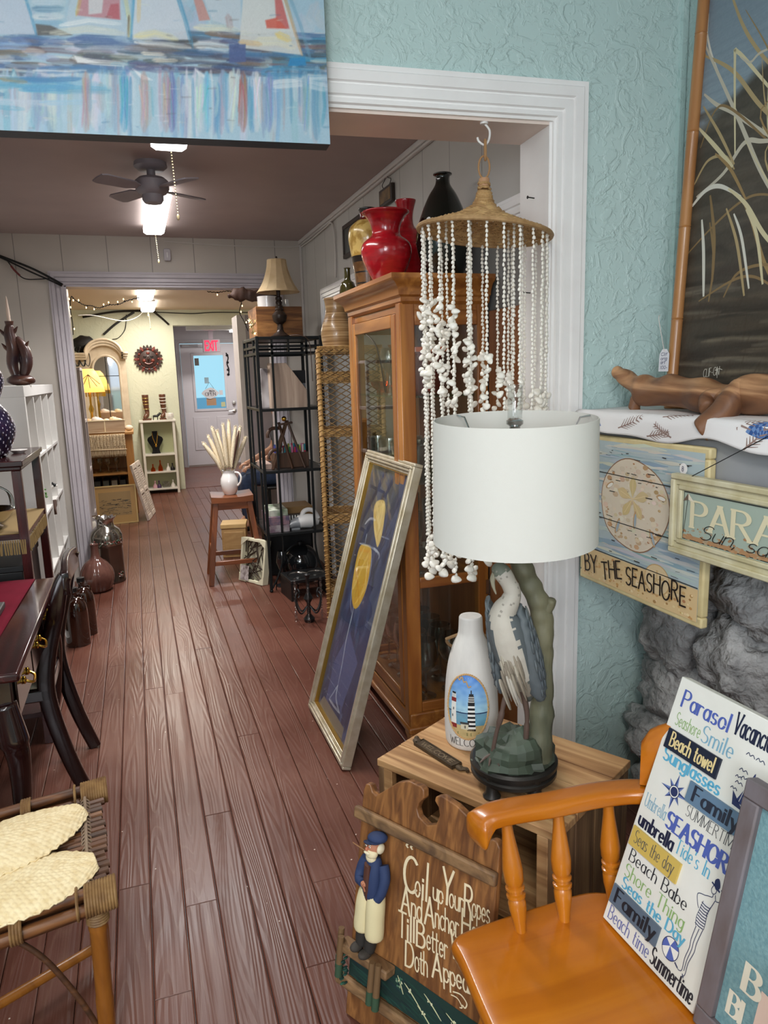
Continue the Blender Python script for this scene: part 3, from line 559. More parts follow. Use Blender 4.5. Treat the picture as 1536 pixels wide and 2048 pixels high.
st([(1150, 190), (1250, 185), (1330, 215)], 40, (218, 216, 190)); st([(1250, 155), (1310, 180)], 34, (226, 200, 110)); st([(880, 205), (950, 205), (1035, 222)], 36, (226, 228, 224)); st([(1080, 190), (1180, 200)], 22, (206, 166, 110)); pa([(1035, 200), (1110, 200), (1110, 280), (1035, 285)], (74, 92, 140)); pa([(1310, 262), (1378, 258), (1384, 296), (1300, 300)], (40, 132, 186))
st([(1190, 330), (1300, 325), (1480, 345)], 60, (64, 134, 174)); st([(1220, 385), (1350, 370), (1495, 400)], 44, (212, 222, 226)); st([(1370, 350), (1490, 352)], 26, (222, 228, 230))
st([(330, 262), (420, 280), (570, 292)], 24, (228, 230, 230)); pa([(332, 250), (450, 284), (350, 284)], (224, 226, 226)); st([(640, 240), (740, 246)], 18, (232, 222, 204)); st([(690, 272), (800, 274)], 18, (226, 214, 196)); st([(590, 290), (700, 310), (840, 310)], 34, (84, 88, 128)); pa([(600, 312), (690, 362), (640, 360)], (226, 228, 230)); pa([(880, 310), (965, 366), (900, 345)], (224, 228, 232))
for x, c in ((560, (58, 140, 190)), (775, (90, 110, 170)), (905, (196, 206, 210)), (935, (96, 176, 208)), (1045, (206, 210, 200)), (1098, (150, 92, 88)), (650, (176, 146, 142)), (750, (168, 140, 144)), (1215, (110, 140, 190)), (388, (170, 146, 142)), (1160, (212, 212, 214)), (1380, (120, 160, 184))):
    st([(x, 330), (x+4, 450), (x, 590)], 36, c); 
    for k in range(5): st([(x+R.uniform(-22, 22), R.uniform(340, 400)), (x+R.uniform(-22, 22), R.uniform(480, 590))], 7, tuple(min(255, v+R.uniform(-25, 40)) for v in c))
st([(0, 355), (120, 370)], 20, (150, 140, 110)); st([(150, 318), (300, 322), (390, 318)], 10, (226, 230, 232)); st([(-40, 240), (60, 238), (120, 250)], 22, (120, 104, 84)); st([(-40, 268), (60, 266)], 26, (218, 222, 224)); st([(-60, 200), (40, 196), (130, 200)], 50, (112, 148, 198))
for i in range(160): x, y = R.uniform(-900, 1480), R.uniform(-20, 590); st([(x, y), (x+R.uniform(8, 50), y+R.uniform(-4, 6))], R.uniform(3, 8), R.choice([(226, 230, 232), (60, 110, 150), (150, 190, 210), (96, 92, 100), (214, 210, 196)]), 8, .5)
canvas(BF, bw, bh, .0024, (160, 190, 206), SK_, 'brushwork', PIG, t)

# ---- fireplace: mantel beam, stone facing, firebox
STONE = mat('field_stone', (180, 179, 178), .75, col2=(112, 112, 112), vs=9, bump=1., bs=26, bd=.03, det=8)
fp = thing('fireplace', 'grey field-stone fireplace with a painted grey mantel beam in the shop corner', 'fireplace', (1.5, .7, 0))
mb = MB(); mb.box(1.575, 1.64, -.6, 1.965, 0, 1.24, c=(90, 90, 92))
rs = random.Random(11); z = .05; row = 0
while z < 1.22:
    hgt = rs.uniform(.17, .25); y = 1.95-rs.uniform(0, .1); 
    while y > -.55:
        wd = rs.uniform(.24, .42); ph = V((rs.uniform(0, 50), rs.uniform(0, 50), rs.uniform(0, 50)))
        def wob(p, q, ph=ph): 
            k = 1 + .26*NZ.noise(p*1.6+ph) + .16*NZ.noise(p*4+ph) + .08*NZ.noise(p*9+ph); s_ = V((abs(q.x)**1 * (1 if q.x > 0 else -1), q.y, q.z)); return s_*k
        mb.ell((1.565+rs.uniform(-.02, .02), y-wd/2, min(z+hgt/2, 1.13)), (.1+rs.uniform(0, .04), wd*.58, hgt*.66), 48, 32, fn=wob); y -= wd
    z += hgt*.92; row += 1
put(mb, 'stone_facing', STONE, fp, ang=1.5)
mb = MB(); mb.box(1.30, 1.63, -.7, 1.985, 1.222, 1.318); put(mb, 'mantel_beam', mat('mantel_grey', (160, 162, 166), .5, col2=(144, 147, 152), vs=4), fp, bev=.004)
mb = MB(); mb.box(1.285, 1.632, -.7, 1.988, 1.318, 1.366); put(mb, 'mantel_shelf', MATS['mantel_grey'], fp, bev=.004)
mb = MB(); mb.box(1.43, 1.60, -.2, .8, .02, .72); put(mb, 'firebox', mat('soot', (22, 21, 21), .9), fp)
# ---- cloth runner on the mantel
def cloth_pt(s, u, off=0.):
    y = 1.975-s*2.3; wv = .006*math.sin(s*31)+.004*math.sin(s*53+1); L = u*.42
    if L < .315: x, z = 1.612-L, 1.369+.004*math.sin(s*40+u*7)*u; n = V((0, 0, 1))
    else:
        k = (L-.315)/.105; a = min(1, k*2.2)*1.35; x = 1.297-.02*math.sin(a)-.008*k*(1+math.sin(s*26)); z = 1.369-.02*(1-math.cos(a))-max(0, k-.3)*.062+wv*k*1.4; n = V((-math.sin(a), 0, math.cos(a)))
    return V((x, y, z)) + n*(off+.001)
mb = MB(); mb.grid(lambda a, b: cloth_pt(a, b), 120, 40, c=(236, 234, 234)); t = thing('table_runner', 'white cloth printed with blue shells and brown coral draped along the mantel', 'cloth', (1.46, .8, 1.367)); put(mb, 'cloth', pigment('printed_cotton', .85, .1, 0, 300), t, ang=3, thick=.002)
def cp(s0, u0, a, b, off): return cloth_pt(s0+a/2.3, u0-b/.42, off)
class CF:
    def __init__(s, s0, u0): s.s0, s.u0 = s0, u0
    def __call__(s, a, b, c=0): return cp(s.s0, s.u0, a, b, .0015+c)
def scallop(s0, u0, r, rot=0):
    fr = CF(s0, u0); mb = MB()
    for k in range(11):
        a0 = math.radians(15+k*13.6+rot); a1 = math.radians(15+(k+1)*13.6+rot)
        for q in range(5):
            r0, r1 = r*q/5, r*(q+1)/5; mb.add([fr(r0*math.cos(a0), r0*math.sin(a0)-r*.4), fr(r1*math.cos(a0), r1*math.sin(a0)-r*.4), fr(r1*math.cos(a1), r1*math.sin(a1)-r*.4), fr(r0*math.cos(a1), r0*math.sin(a1)-r*.4)], [(0, 1, 2, 3)], (46, 84, 146) if (k+q) % 2 else (104, 138, 190))
    put(mb, 'printed_shell', MATS['printed_cotton'], t, smooth=False)
def coral(s0, u0, L, ang, c=(150, 126, 118)):
    mb = MB(); fr = CF(s0, u0); ca, sa = math.cos(ang), math.sin(ang)
    def seg(p, q, w_): mb.strip([p, ((p[0]+q[0])/2, (p[1]+q[1])/2), q], [w_, w_*.8, w_*.4], fr, 0, c)
    seg((0, 0), (L*ca, L*sa), .006)
    for k in range(1, 8):
        for sg in (1, -1): b = ang+sg*.75; q = (k/8*L*ca, k/8*L*sa); l = L*.34*(1-k/12); seg(q, (q[0]+l*math.cos(b), q[1]+l*math.sin(b)), .004)
    put(mb, 'printed_coral', MATS['printed_cotton'], t, smooth=False)
scallop(.045, .93, .055, 10); scallop(.318, .84, .05); scallop(.5, .8, .05)
for a in ((.1, .93, .1, .5), (.15, .97, .09, .35), (.17, .8, .1, .3), (.19, .95, .08, 2.6), (.3, .99, .1, 1.0), (.285, .85, .1, .6), (.4, .95, .1, .8), (.22, .6, .1, .4)): coral(*a)
# ---- driftwood lying on the runner
DRW = wood('driftwood', (196, 150, 108), (130, 88, 58), 'y', .55, .55, 0, .5, (92, 58, 38), (.34, .66))
t = thing('driftwood_branch', 'smooth brown driftwood log with stub legs lying on the mantel cloth', 'driftwood', (1.40, 1.4, 1.39))
pts = spl([(1.37, 1.905, 1.487), (1.375, 1.86, 1.467), (1.38, 1.81, 1.437), (1.385, 1.76, 1.425), (1.39, 1.68, 1.425), (1.39, 1.58, 1.418), (1.385, 1.48, 1.412), (1.39, 1.38, 1.42), (1.40, 1.2, 1.44), (1.41, 1.0, 1.45), (1.42, .8, 1.45)], 6)
rr = [.016+.004*math.sin(i) for i in range(3)]+[.018+.028*min(1, i/16)+.004*math.sin(i*.7) for i in range(len(pts)-3)]; rr[0] = .013
mb = MB(); mb.tube(pts, rr, 18, flat=.92)
mb.tube(spl([(1.38, 1.79, 1.43), (1.365, 1.80, 1.40), (1.36, 1.805, 1.378)], 5), [.03, .028, .025, .022, .02, .02, .02, .02, .021, .022, .022], 12)
mb.tube(spl([(1.38, 1.42, 1.42), (1.345, 1.415, 1.40), (1.31, 1.43, 1.365), (1.285, 1.445, 1.335)], 5), [.044, .043, .041, .04, .038, .036, .036, .036, .035, .035, .036, .037, .037, .037, .036, .032], 14)
mb.tube(spl([(1.37, 1.47, 1.43), (1.35, 1.5, 1.41), (1.33, 1.48, 1.385)], 4), .02, 10)
mb.v = [tuple(V(p)*(1)+V((NZ.noise(V(p)*14), NZ.noise(V(p)*14+V((9, 0, 0))), NZ.noise(V(p)*14+V((0, 9, 0)))))*.015) for p in mb.v]
put(mb, 'trunk', DRW, t, ang=2, sub=1)
# ---- bamboo framed painting of sea oats leaning on the mantel
OF = Fr((1.49, 1.803, 1.375), (0, -1, 0), (.075, .03, 1)); ow, oh = .95, 1.25
t = thing('sea_oats_painting', 'tall dark painting of pale sea oats in a bamboo frame leaning above the mantel', 'painting', OF(ow/2, 0))
mb = MB(); mb.box(.012, ow-.012, .0, oh, -.02, -.004, OF, (60, 54, 44)); L_[0] = 0
def oil(pts, w_, c, tr=True, jit=0):
    L_[0] += 1; c = tuple(max(0, min(255, v+R.uniform(-jit, jit))) for v in c)
    P = [trace(OF, x, y) for x, y in pts] if tr else pts; P = [(max(.014, min(ow-.014, a)), max(.002, min(oh-.002, b))) for a, b in P]
    if w_ is None: mb.flat(P, OF, -.0035+L_[0]*6e-6, c)
    else: mb.strip(P, w_, OF, -.0035+L_[0]*6e-6, c)
SK_ = [([(-.1, oh*(1-i/40)), (ow+.1, oh*(1-i/40))], .05, tuple(a+(b-a)*i/20 for a, b in zip((112, 128, 142), (150, 168, 178))), .9, .02) for i in range(26)]
SK_ += [(spl2([(-.1, .70), (.0, .74), (.12, .80), (.25, .86), (.4, .88), (.6, .86), (ow+.1, .8)])+[(ow+.1, -.1), (-.1, -.1)], None, (64, 58, 48), 1, .03)]
for i in range(420):
    a, b = R.uniform(-.2, ow), R.uniform(.0, .80); l = R.uniform(.08, .4); up = b > .45
    SK_.append(([(a, b+(.05*a if up else 0)), (a+l/2, b+R.uniform(-.01, .015)+(.05*a if up else 0)), (a+l, b+R.uniform(-.02, .02)+(.05*a if up else 0))], R.uniform(.006, .03), R.choice([(78, 66, 52), (44, 36, 28), (96, 84, 68), (70, 62, 52), (52, 42, 34), (34, 28, 22)] if not up else [(74, 66, 54), (92, 84, 72), (58, 52, 44), (80, 74, 64)]), .6, .008))
for i in range(26): a, b = R.uniform(-.1, .6), R.uniform(.06, .34); SK_.append(([(a, b), (a+.1, b+.004), (a+.24, b-.004)], R.uniform(.004, .014), R.choice([(150, 140, 120), (128, 116, 96), (166, 158, 140)]), .55, .005))
for i in range(60): a, b = R.uniform(0, .6), R.uniform(.1, .34); SK_.append(([(a, b), (a-R.uniform(.0, .06), b-R.uniform(.05, .12))], R.uniform(.003, .007), (58, 44, 32), .5, .003))
canvas(OF, ow, oh, .0038, (110, 126, 138), SK_, 'painted_ground', PIG, t, -.0036)
bl = [[(1536, 90), (1500, 30), (1470, -60)], [(1500, 250), (1440, 110), (1425, 20)], [(1536, 200), (1480, 130), (1420, 100)], [(1536, 340), (1490, 230), (1420, 70)], [(1480, 300), (1484, 110), (1490, 90), (1536, 140)], [(1536, 250), (1480, 215), (1445, 200), (1420, 180)], [(1410, 290), (1440, 215), (1470, 205), (1536, 258)], [(1536, 270), (1500, 275), (1455, 340), (1400, 390)], [(1396, 365), (1425, 315), (1460, 305), (1478, 330)], [(1475, 325), (1440, 285), (1408, 250)], [(1478, 320), (1450, 260), (1418, 205)], [(1390, 410), (1420, 375), (1450, 366), (1490, 385)], [(1380, 505), (1430, 450), (1490, 395), (1536, 378)], [(1500, 390), (1470, 330), (1440, 300)], [(1536, 520), (1510, 430), (1490, 385)], [(1450, 590), (1480, 540), (1536, 520)], [(1400, 600), (1460, 560), (1500, 545), (1536, 555)], [(1530, 560), (1520, 460), (1500, 410)], [(1492, 585), (1480, 480), (1460, 410)], [(1428, 560), (1434, 470), (1428, 385)], [(1410, 590), (1412, 500), (1410, 435)], [(1420, 600), (1432, 520), (1426, 440)], [(1502, 570), (1490, 470), (1475, 420)], [(1536, 460), (1500, 400), (1465, 370)], [(1536, 90), (1515, 110), (1495, 100)]]
for i, p in enumerate(bl):
    if p[0][0] == 1536: p = [(p[0][0]*2-p[1][0]+20, p[0][1]*2-p[1][1])]+p
    if p[-1][0] == 1536: p = p+[(p[-1][0]*2-p[-2][0]+20, p[-1][1]*2-p[-2][1]+30)]
    P = spl2(p, 8); n = len(P); ww = R.uniform(.006, .0125); oil(P, [ww*(.35+.65*math.sin(pi*min(1, (k+2)/(n+2)))) for k in range(n)], R.choice([(206, 196, 158), (170, 150, 108), (214, 212, 200), (150, 124, 80), (190, 184, 166), (132, 108, 70)]))
for i in range(90):
    x, y = R.uniform(1560, 2050), R.uniform(50, 600); P = spl2([(x, y), (x+R.uniform(-40, 40), y-80), (x+R.uniform(-90, 90), y-170)], 5); n = len(P); oil(P, [.006*(1-k/n)+.001 for k in range(n)], R.choice([(206, 196, 158), (170, 150, 108), (150, 124, 80)]))
letters(mb, 'CLIF-ON', OF.at(*trace(OF, 1409, 752), 0).rot(.12), 0, 0, .022, .058, nib=(.1, .05), slant=.25, c=(214, 210, 196), d=.0022); mb.strip([trace(OF, 1433, 737), trace(OF, 1442, 733), trace(OF, 1448, 735)], .0015, OF, .0022, (214, 210, 196)); mb.strip([trace(OF, 1437, 752), trace(OF, 1438, 735)], .0015, OF, .0022, (214, 210, 196))
put(mb, 'oat_stems', PIG, t, smooth=False)
BAM = wood('bamboo_pole', (182, 130, 78), (152, 100, 56), 'z', .8, .35, .3)
def bamboo(mb, p0, p1, r, nodes):
    p0, p1 = V(p0), V(p1); L = (p1-p0).length; pts = []; rs_ = []
    for i in range(nodes):
        for q, k in ((0, .92), (.012, 1.05), (.03, 1), (.5, .985), (.97, 1), (.99, 1.06)): pts.append(p0.lerp(p1, (i+q)/nodes)); rs_.append(r*k)
    mb.tube(pts, rs_, 14)
mb = MB(); bamboo(mb, OF(0, -.005, .004), OF(0, oh+.02, .004), .0165, 5); bamboo(mb, OF(ow, -.005, .004), OF(ow, oh+.02, .004), .0165, 5); bamboo(mb, OF(0, oh, .004), OF(ow, oh, .004), .0165, 4); bamboo(mb, OF(0, .012, .004), OF(ow, .012, .004), .0165, 4)
put(mb, 'bamboo_frame', BAM, t)
# price tag tied to the bamboo
TF = Fr((1.468, 1.838, 1.478), (0, -1, 0), (.05, .02, 1)); t = thing('price_tag', 'white handwritten price tag hanging on a string from the bamboo frame', 'tag', TF(.02, 0))
mb = MB(); mb.prism([(0, 0), (.042, 0), (.042, .05), (.03, .064), (.012, .064), (0, .05)], -.0006, 0, TF); put(mb, 'card', mat('tag_card', (236, 234, 240), .7), t)
mb = MB(); mb.tube(spl([TF(.021, .058, .001), TF(.019, .10, .012), TF(.014, .15, .022), TF(.006, .16, .012)], 6), .0009, 6); put(mb, 'string', mat('cotton_string', (226, 216, 210), .9), t)
mb = MB()
for s_, y_, w_ in (('Clif', .045, .026), ('orig', .033, .027), ('art', .022, .02), ('100-', .007, .03)): letters(mb, s_, TF, .007, y_, .009, w_, nib=(.14, .14), slant=.15, c=(70, 66, 110), d=.0006)
put(mb, 'handwriting', PIGS, t, smooth=False)

# ---- BY THE SEASHORE sign
SF = Fr((1.276, 1.932, .851), (0, -1, 0), (0, 0, 1)); sw, sh = .53, .45
t = thing('seashore_plaque', 'square wooden sign with a big sand dollar reading BY THE SEASHORE', 'sign', SF(sw/2, 0))
mb = MB()
for a in ((0, sw, 0, .028), (0, sw, sh-.028, sh), (0, .028, .028, sh-.028), (sw-.028, sw, .028, sh-.028)): mb.box(*a, -.022, .0, SF)
mb.box(.028, sw-.028, .028, sh-.028, -.022, -.012, SF)
put(mb, 'board', mat('cream_paint', (226, 210, 162), .5, col2=(204, 186, 136), vs=14), t, bev=.005)
mb = MB(); k = [0]
def se(pts, w_, c, tr=True, jit=0):
    k[0] += 1; c = tuple(max(0, min(255, v+R.uniform(-jit, jit))) for v in c); P = [trace(SF, 1120+x/3.303, 680+y/3.303) for x, y in pts] if tr else pts
    if w_ is None: mb.flat(P, SF, .0008+k[0]*5e-6, c)
    else: mb.strip(P, w_, SF, .0008+k[0]*5e-6, c)
ins = .014; mb.flat([(ins, ins), (sw-ins, ins), (sw-ins, sh-ins), (ins, sh-ins)], SF, .0006, (178, 194, 198))
for i in range(170):
    a, b = R.uniform(ins, sw-.12), R.uniform(.105, sh-.02); l = min(R.uniform(.05, .3), sw-ins-a); se([(a, b), (a+l/2, b+R.uniform(-.003, .003)), (a+l, b)], [.002, R.uniform(.006, .018), .002], R.choice([(160, 182, 190), (180, 196, 200), (204, 206, 198), (214, 212, 202), (146, 172, 184), (192, 202, 202)]), False, 6)
se([(ins, ins), (sw-ins, ins), (sw-ins, .098), (ins, .104)], None, (222, 194, 146), False)
for i in range(150): a, b = R.uniform(ins+.005, sw-.03), R.uniform(ins+.004, .094); r_ = R.uniform(.002, .007); se(circ(a, b, r_, r_*.7, 7), None, R.choice([(206, 168, 112), (230, 206, 164), (196, 152, 98), (236, 214, 176), (176, 132, 84)]), False, 6)
# sand dollar
cx, cy, rx, ry = .252, .268, .148, .128
se([(cx+rx*(1+.03*math.sin(3*a+1))*math.cos(a), cy+ry*(1+.03*math.sin(4*a))*math.sin(a)) for a in [2*pi*i/48 for i in range(48)]], None, (150, 112, 84), False)
se([(cx+(rx-.003)*(1+.03*math.sin(3*a+1))*math.cos(a), cy+(ry-.003)*(1+.03*math.sin(4*a))*math.sin(a)) for a in [2*pi*i/48 for i in range(48)]], None, (224, 212, 192), False)
for i in range(170):
    a = R.uniform(0, 2*pi); q = math.sqrt(R.random())*.93; r_ = R.uniform(.002, .011); se(circ(cx+rx*q*math.cos(a), cy+ry*q*math.sin(a), r_*1.3, r_*.8, 7), None, R.choice([(232, 220, 200), (218, 200, 172), (226, 212, 190), (206, 182, 148)] if q < .75 else [(206, 176, 138), (190, 152, 110), (222, 204, 178)]), False, 6)
px_, py_ = .252, .285
for i in range(5):
    a = math.radians(90+72*i); L = .07; c_, s_ = math.cos(a), math.sin(a)
    se([(px_+c_*L*q-s_*.015*math.sin(pi*q**1.5)*g, py_+s_*L*q*.9+c_*.015*math.sin(pi*q**1.5)*g) for g in (1, -1) for q in ([j/8 for j in range(9)] if g == 1 else [1-j/8 for j in range(1, 8)])], None, (216, 190, 142), False, 5)
    se([(px_, py_), (px_+c_*L*.8, py_+s_*L*.75)], .002, (232, 210, 164), False)
for a_, b_, r_ in ((335, 955, .5), (675, 1045, -.1), (500, 1190, 1.5), (385, 1225, 1.2), (615, 1310, -1.1)):
    q = trace(SF, 1120+a_/3.303, 680+b_/3.303); c_, s_ = math.cos(r_), math.sin(r_); l = .02 if b_ < 1150 else .026
    se([(q[0]+l*math.cos(a)*c_-.007*math.sin(a)*s_, q[1]+l*math.cos(a)*s_+.007*math.sin(a)*c_) for a in [2*pi*i/14 for i in range(14)]], None, (196, 160, 118), False); se([(q[0]+.002+l*.75*math.cos(a)*c_-.005*math.sin(a)*s_, q[1]-.001+l*.75*math.cos(a)*s_+.005*math.sin(a)*c_) for a in [2*pi*i/14 for i in range(14)]], None, (236, 234, 226) if b_ < 1100 else (164, 180, 190), False)
for (x, y, rx_, ry_) in ((.365, .085, .05, .042),): se(circ(x, y, rx_, ry_, 28), None, (206, 172, 122), False); se(circ(x, y, rx_-.003, ry_-.003, 28), None, (220, 198, 158), False); [se([(x, y), (x+.03*math.cos(1.57+1.257*i), y+.026*math.sin(1.57+1.257*i))], [.003, .008], (206, 176, 126), False) for i in range(5)]
for b_ in (.104, .208, .342): se([(ins, b_+.003), (sw*.5, b_), (sw-ins, b_-.002)], .0025, (40, 40, 40), False)
for i in range(60): a, b = R.uniform(ins, sw-.04), R.choice([.115, .2, .225, .29, .335, .36, .4, .41, .15])+R.uniform(-.012, .012); l = R.uniform(.004, .03); se([(a, b), (a+l, b+R.uniform(-.002, .002))], R.uniform(.0008, .003), (52, 50, 50), False)
for s_, x0_, y0_, x1_, y1_, h_ in (('BY', 178, 1522, 255, 1535, .052), ('THE', 290, 1565, 418, 1580, .05), ('SEASHORE', 445, 1610, 838, 1752, .05)):
    p, q = trace(SF, 1120+x0_/3.303, 680+y0_/3.303), trace(SF, 1120+x1_/3.303, 680+y1_/3.303); letters(mb, s_, SF.at(p[0], p[1], 0).rot(math.atan2(q[1]-p[1], q[0]-p[0])), 0, 0, h_, q[0]-p[0], nib=(.13, .09), c=(34, 30, 28), d=.0048, jit=.1, sp=.2)
se(circ(.447, .392, .014, .014, 18), None, (240, 238, 236), False); letters(mb, '8', SF, .443, .386, .012, nib=(.12, .12), c=(70, 66, 100), d=.0052)
put(mb, 'artwork', PIGS, t, smooth=False)
# ---- PARASOL sign on a wire
PF = Fr((1.236, 1.487, 1.037), (0, -1, 0), (0, 0, 1)); pw, ph = .62, .198
t = thing('parasol_sign', 'long framed sign with sage panel reading PARASOL hung by wire from the mantel', 'sign', PF(pw/2, 0))
mb = MB()
for i, (a, h0, h1) in enumerate(((0, 0, .012), (.012, .002, .006), (.026, 0, .010))):
    e = (.014, .016, .012)[i]
    for q in ((a, pw-a, a, a+e), (a, pw-a, ph-a-e, ph-a), (a, a+e, a+e, ph-a-e), (pw-a-e, pw-a, a+e, ph-a-e)): mb.box(*q, -.022, h1-.012, PF)
put(mb, 'frame', mat('cream_crackle', (212, 206, 176), .5, col2=(190, 180, 140), vs=18), t, bev=.003)
mb = MB(); mb.box(.036, pw-.036, .036, ph-.036, -.02, -.010, PF, (166, 182, 170)); q = .04
mb.flat([(q, q), (pw-q, q), (pw-q, ph-q), (q, ph-q)], PF, -.0095, (60, 60, 58)); q = .0425; mb.flat([(q, q), (pw-q, q), (pw-q, ph-q), (q, ph-q)], PF, -.0092, (168, 184, 172))
for i in range(240):
    a = R.uniform(q, pw-q); b = q+R.random()**2*.035; r_ = R.uniform(.001, .004); mb.flat(circ(a, b, r_*1.6, r_, 6), PF, -.009+i*2e-6, R.choice([(178, 136, 98), (186, 148, 112), (170, 128, 92), (176, 160, 134)]))
mb.flat([(q, q), (pw-q, q), (pw-q, q+.008), (q, q+.01)], PF, -.0088, (178, 138, 100))
letters(mb, 'PARASOL', PF, .072, .074, .064, .44, nib=(.22, .07), serif=.3, c=(228, 220, 186), d=-.0078); letters(mb, 'Sun, sand, sea', PF.at(.1, .052, 0).rot(-.0), 0, 0, .035, .40, nib=(.08, .05), slant=.35, c=(34, 34, 34), d=-.0068, sp=.12)
# little parasol
u0, v0 = .057, .125
mb.strip([(u0-.012, .055), (u0, v0+.028)], .0016, PF, -.0077, (50, 46, 44))
for i in range(4): a0, a1 = math.radians(20+i*38), math.radians(20+(i+1)*38); mb.flat([(u0, v0+.03), (u0+.034*math.cos(a0)*.9+.004, v0-.004+.03*math.sin(a0)*.6-.004*(i == 0)), (u0+.034*math.cos(a1)*.9+.004, v0-.004+.03*math.sin(a1)*.6)], PF, -.0074+i*1e-4, ((112, 92, 80), (236, 230, 210))[i % 2])
put(mb, 'panel', PIGS, t, smooth=False)
mb = MB(); mb.tube([PF(.062, ph-.004, -.004), V((1.27, 1.21, 1.352)), V((1.29, 1.19, 1.36)), V((1.27, 1.17, 1.352)), PF(pw-.062, ph-.004, -.004)], .0011, 6); put(mb, 'hanging_wire', mat('black_wire', (26, 26, 28), .4, .6), t)

# ---- rustic crate used as a table
CF_ = Fr((.523, 1.704, 0), (.262, -.443, 0), (.327, .22, 0), (0, 0, 1)); cw, cd_, ch = .515, .395, .5
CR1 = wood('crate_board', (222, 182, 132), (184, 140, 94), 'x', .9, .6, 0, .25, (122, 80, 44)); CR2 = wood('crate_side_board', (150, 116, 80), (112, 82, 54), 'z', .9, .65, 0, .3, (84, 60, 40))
t = thing('wooden_crate', 'upended slatted wooden crate with open shelf front serving as lamp table', 'crate', CF_(0, 0, 0)); t.rotation_euler = (0, 0, math.atan2(-.443, .262)); 
def loc(mb, name, m, parent, **k): return mb.build(name, m, parent, **k)
TOPW = CR1
mb = MB(); 
for i, (a, b) in enumerate(((0, .095), (.097, .195), (.197, .29), (.292, cd_))): mb.box(-.004, cw+.004, a, b, ch-.02, ch+(.0, .001, 0, .0006)[i])
mb.build('top', TOPW, t, bev=.002)
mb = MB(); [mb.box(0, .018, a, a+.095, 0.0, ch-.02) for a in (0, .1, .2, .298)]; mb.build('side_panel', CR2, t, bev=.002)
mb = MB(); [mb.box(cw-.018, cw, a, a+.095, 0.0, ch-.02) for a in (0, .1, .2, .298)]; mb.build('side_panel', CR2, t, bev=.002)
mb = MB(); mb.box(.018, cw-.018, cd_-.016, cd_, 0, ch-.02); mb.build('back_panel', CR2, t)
for xx in (0.018, cw-.046): mb = MB(); mb.box(xx, xx+.028, 0, .02, 0, ch-.02); mb.build('corner_post', CR1, t, bev=.002)
mb = MB(); mb.box(.018, cw-.018, .0, cd_-.016, .225, .243); mb.build('shelf', CR1, t, bev=.002)
mb = MB(); mb.box(.018, cw-.018, .0, cd_-.016, .0, .018); mb.build('bottom_board', CR1, t, bev=.002)

# ---- heron lamp
LX, LY, LZ = .80, 1.478, .501; n_ = math.hypot(LX, LY); LF = Fr((LX, LY, LZ), (LY/n_, -LX/n_, 0), (0, 0, 1))
lamp = thing('heron_lamp', 'table lamp with a bronze heron under a tree trunk and white drum shade', 'lamp', (LX, LY, LZ))
DK = mat('dark_bronze', (50, 47, 44), .4, .3, col2=(36, 34, 32), vs=9)
VF = Fr((LX, LY, LZ), (LY/n_, -LX/n_, 0), (-LX/n_*-1, LY/n_, 0), (0, 0, 1))
mb = MB(); mb.lathe([(.001, .028), (.098, .028), (.104, .034), (.104, .042), (.099, .046), (.099, .052), (.106, .056), (.106, .064), (.1, .07), (.001, .07)], 48, VF); put(mb, 'plinth', DK, lamp)
for a in (35, 125, 235, 305):
    c_ = (.088*math.cos(math.radians(a)), .088*math.sin(math.radians(a)))
    mb = MB(); mb.lathe([(.001, 0), (.021, 0), (.0215, .004), (.015, .012), (.0135, .045), (.017, .062), (.001, .064)], 20, VF.at(c_[0], c_[1], 0)); put(mb, 'foot', DK, lamp)
ROCK = mat('patina_rock', (74, 86, 72), .55, col2=(52, 56, 48), vs=9, bump=.5, bs=18, bd=.006, spec=.5)
def rk(p, q):
    k = 1+.30*NZ.noise(p*2.1+V((3, 1, 7)))+.24*NZ.noise(p*4.5+V((1, 5, 2))); return V((q.x*min(k, 1.12), q.y*min(k, 1.12), max(q.z, 0)*k))
mb = MB(); mb.ell((0, 0, .066), (.097, .097, .068), 26, 15, VF, fn=rk); put(mb, 'rock_base', ROCK, lamp, ang=.16)
BARK = mat('bark_patina', (122, 118, 92), .6, col2=(78, 82, 66), vs=10, bump=.7, bs=16, bd=.008, stretch=(1.6, 1.6, .35), det=6)
def L3(a, z, c=0): return LF(a, z-LZ, c)
mb = MB(); tp = spl([L3(.052, .565, .012), L3(.062, .63, .01), L3(.066, .72, .002), L3(.064, .82, -.004), L3(.066, .90, -.008), L3(.058, .955, -.01), L3(.036, 1.005, -.01), L3(.012, 1.06, -.006), L3(.0, 1.13, 0), L3(0, 1.20, 0)], 8); N = len(tp)
mb.tube(tp, [.029*(1-.22*i/N)+.0012*math.sin(i*1.1)+max(0, .020*max(0, 1-i/10)**2) for i in range(N)], 20)
mb.tube(spl([L3(.062, .92, -.006), L3(.080, .952, -.002), L3(.086, .972, 0)], 4), [.02, .018, .016, .014, .013, .012, .012, .012, .009], 10)
mb.v = [tuple(V(p)+V((NZ.noise(V(p)*40), NZ.noise(V(p)*40+V((5, 0, 0))), 0))*.004) for p in mb.v]; put(mb, 'tree_trunk', BARK, lamp, ang=2)
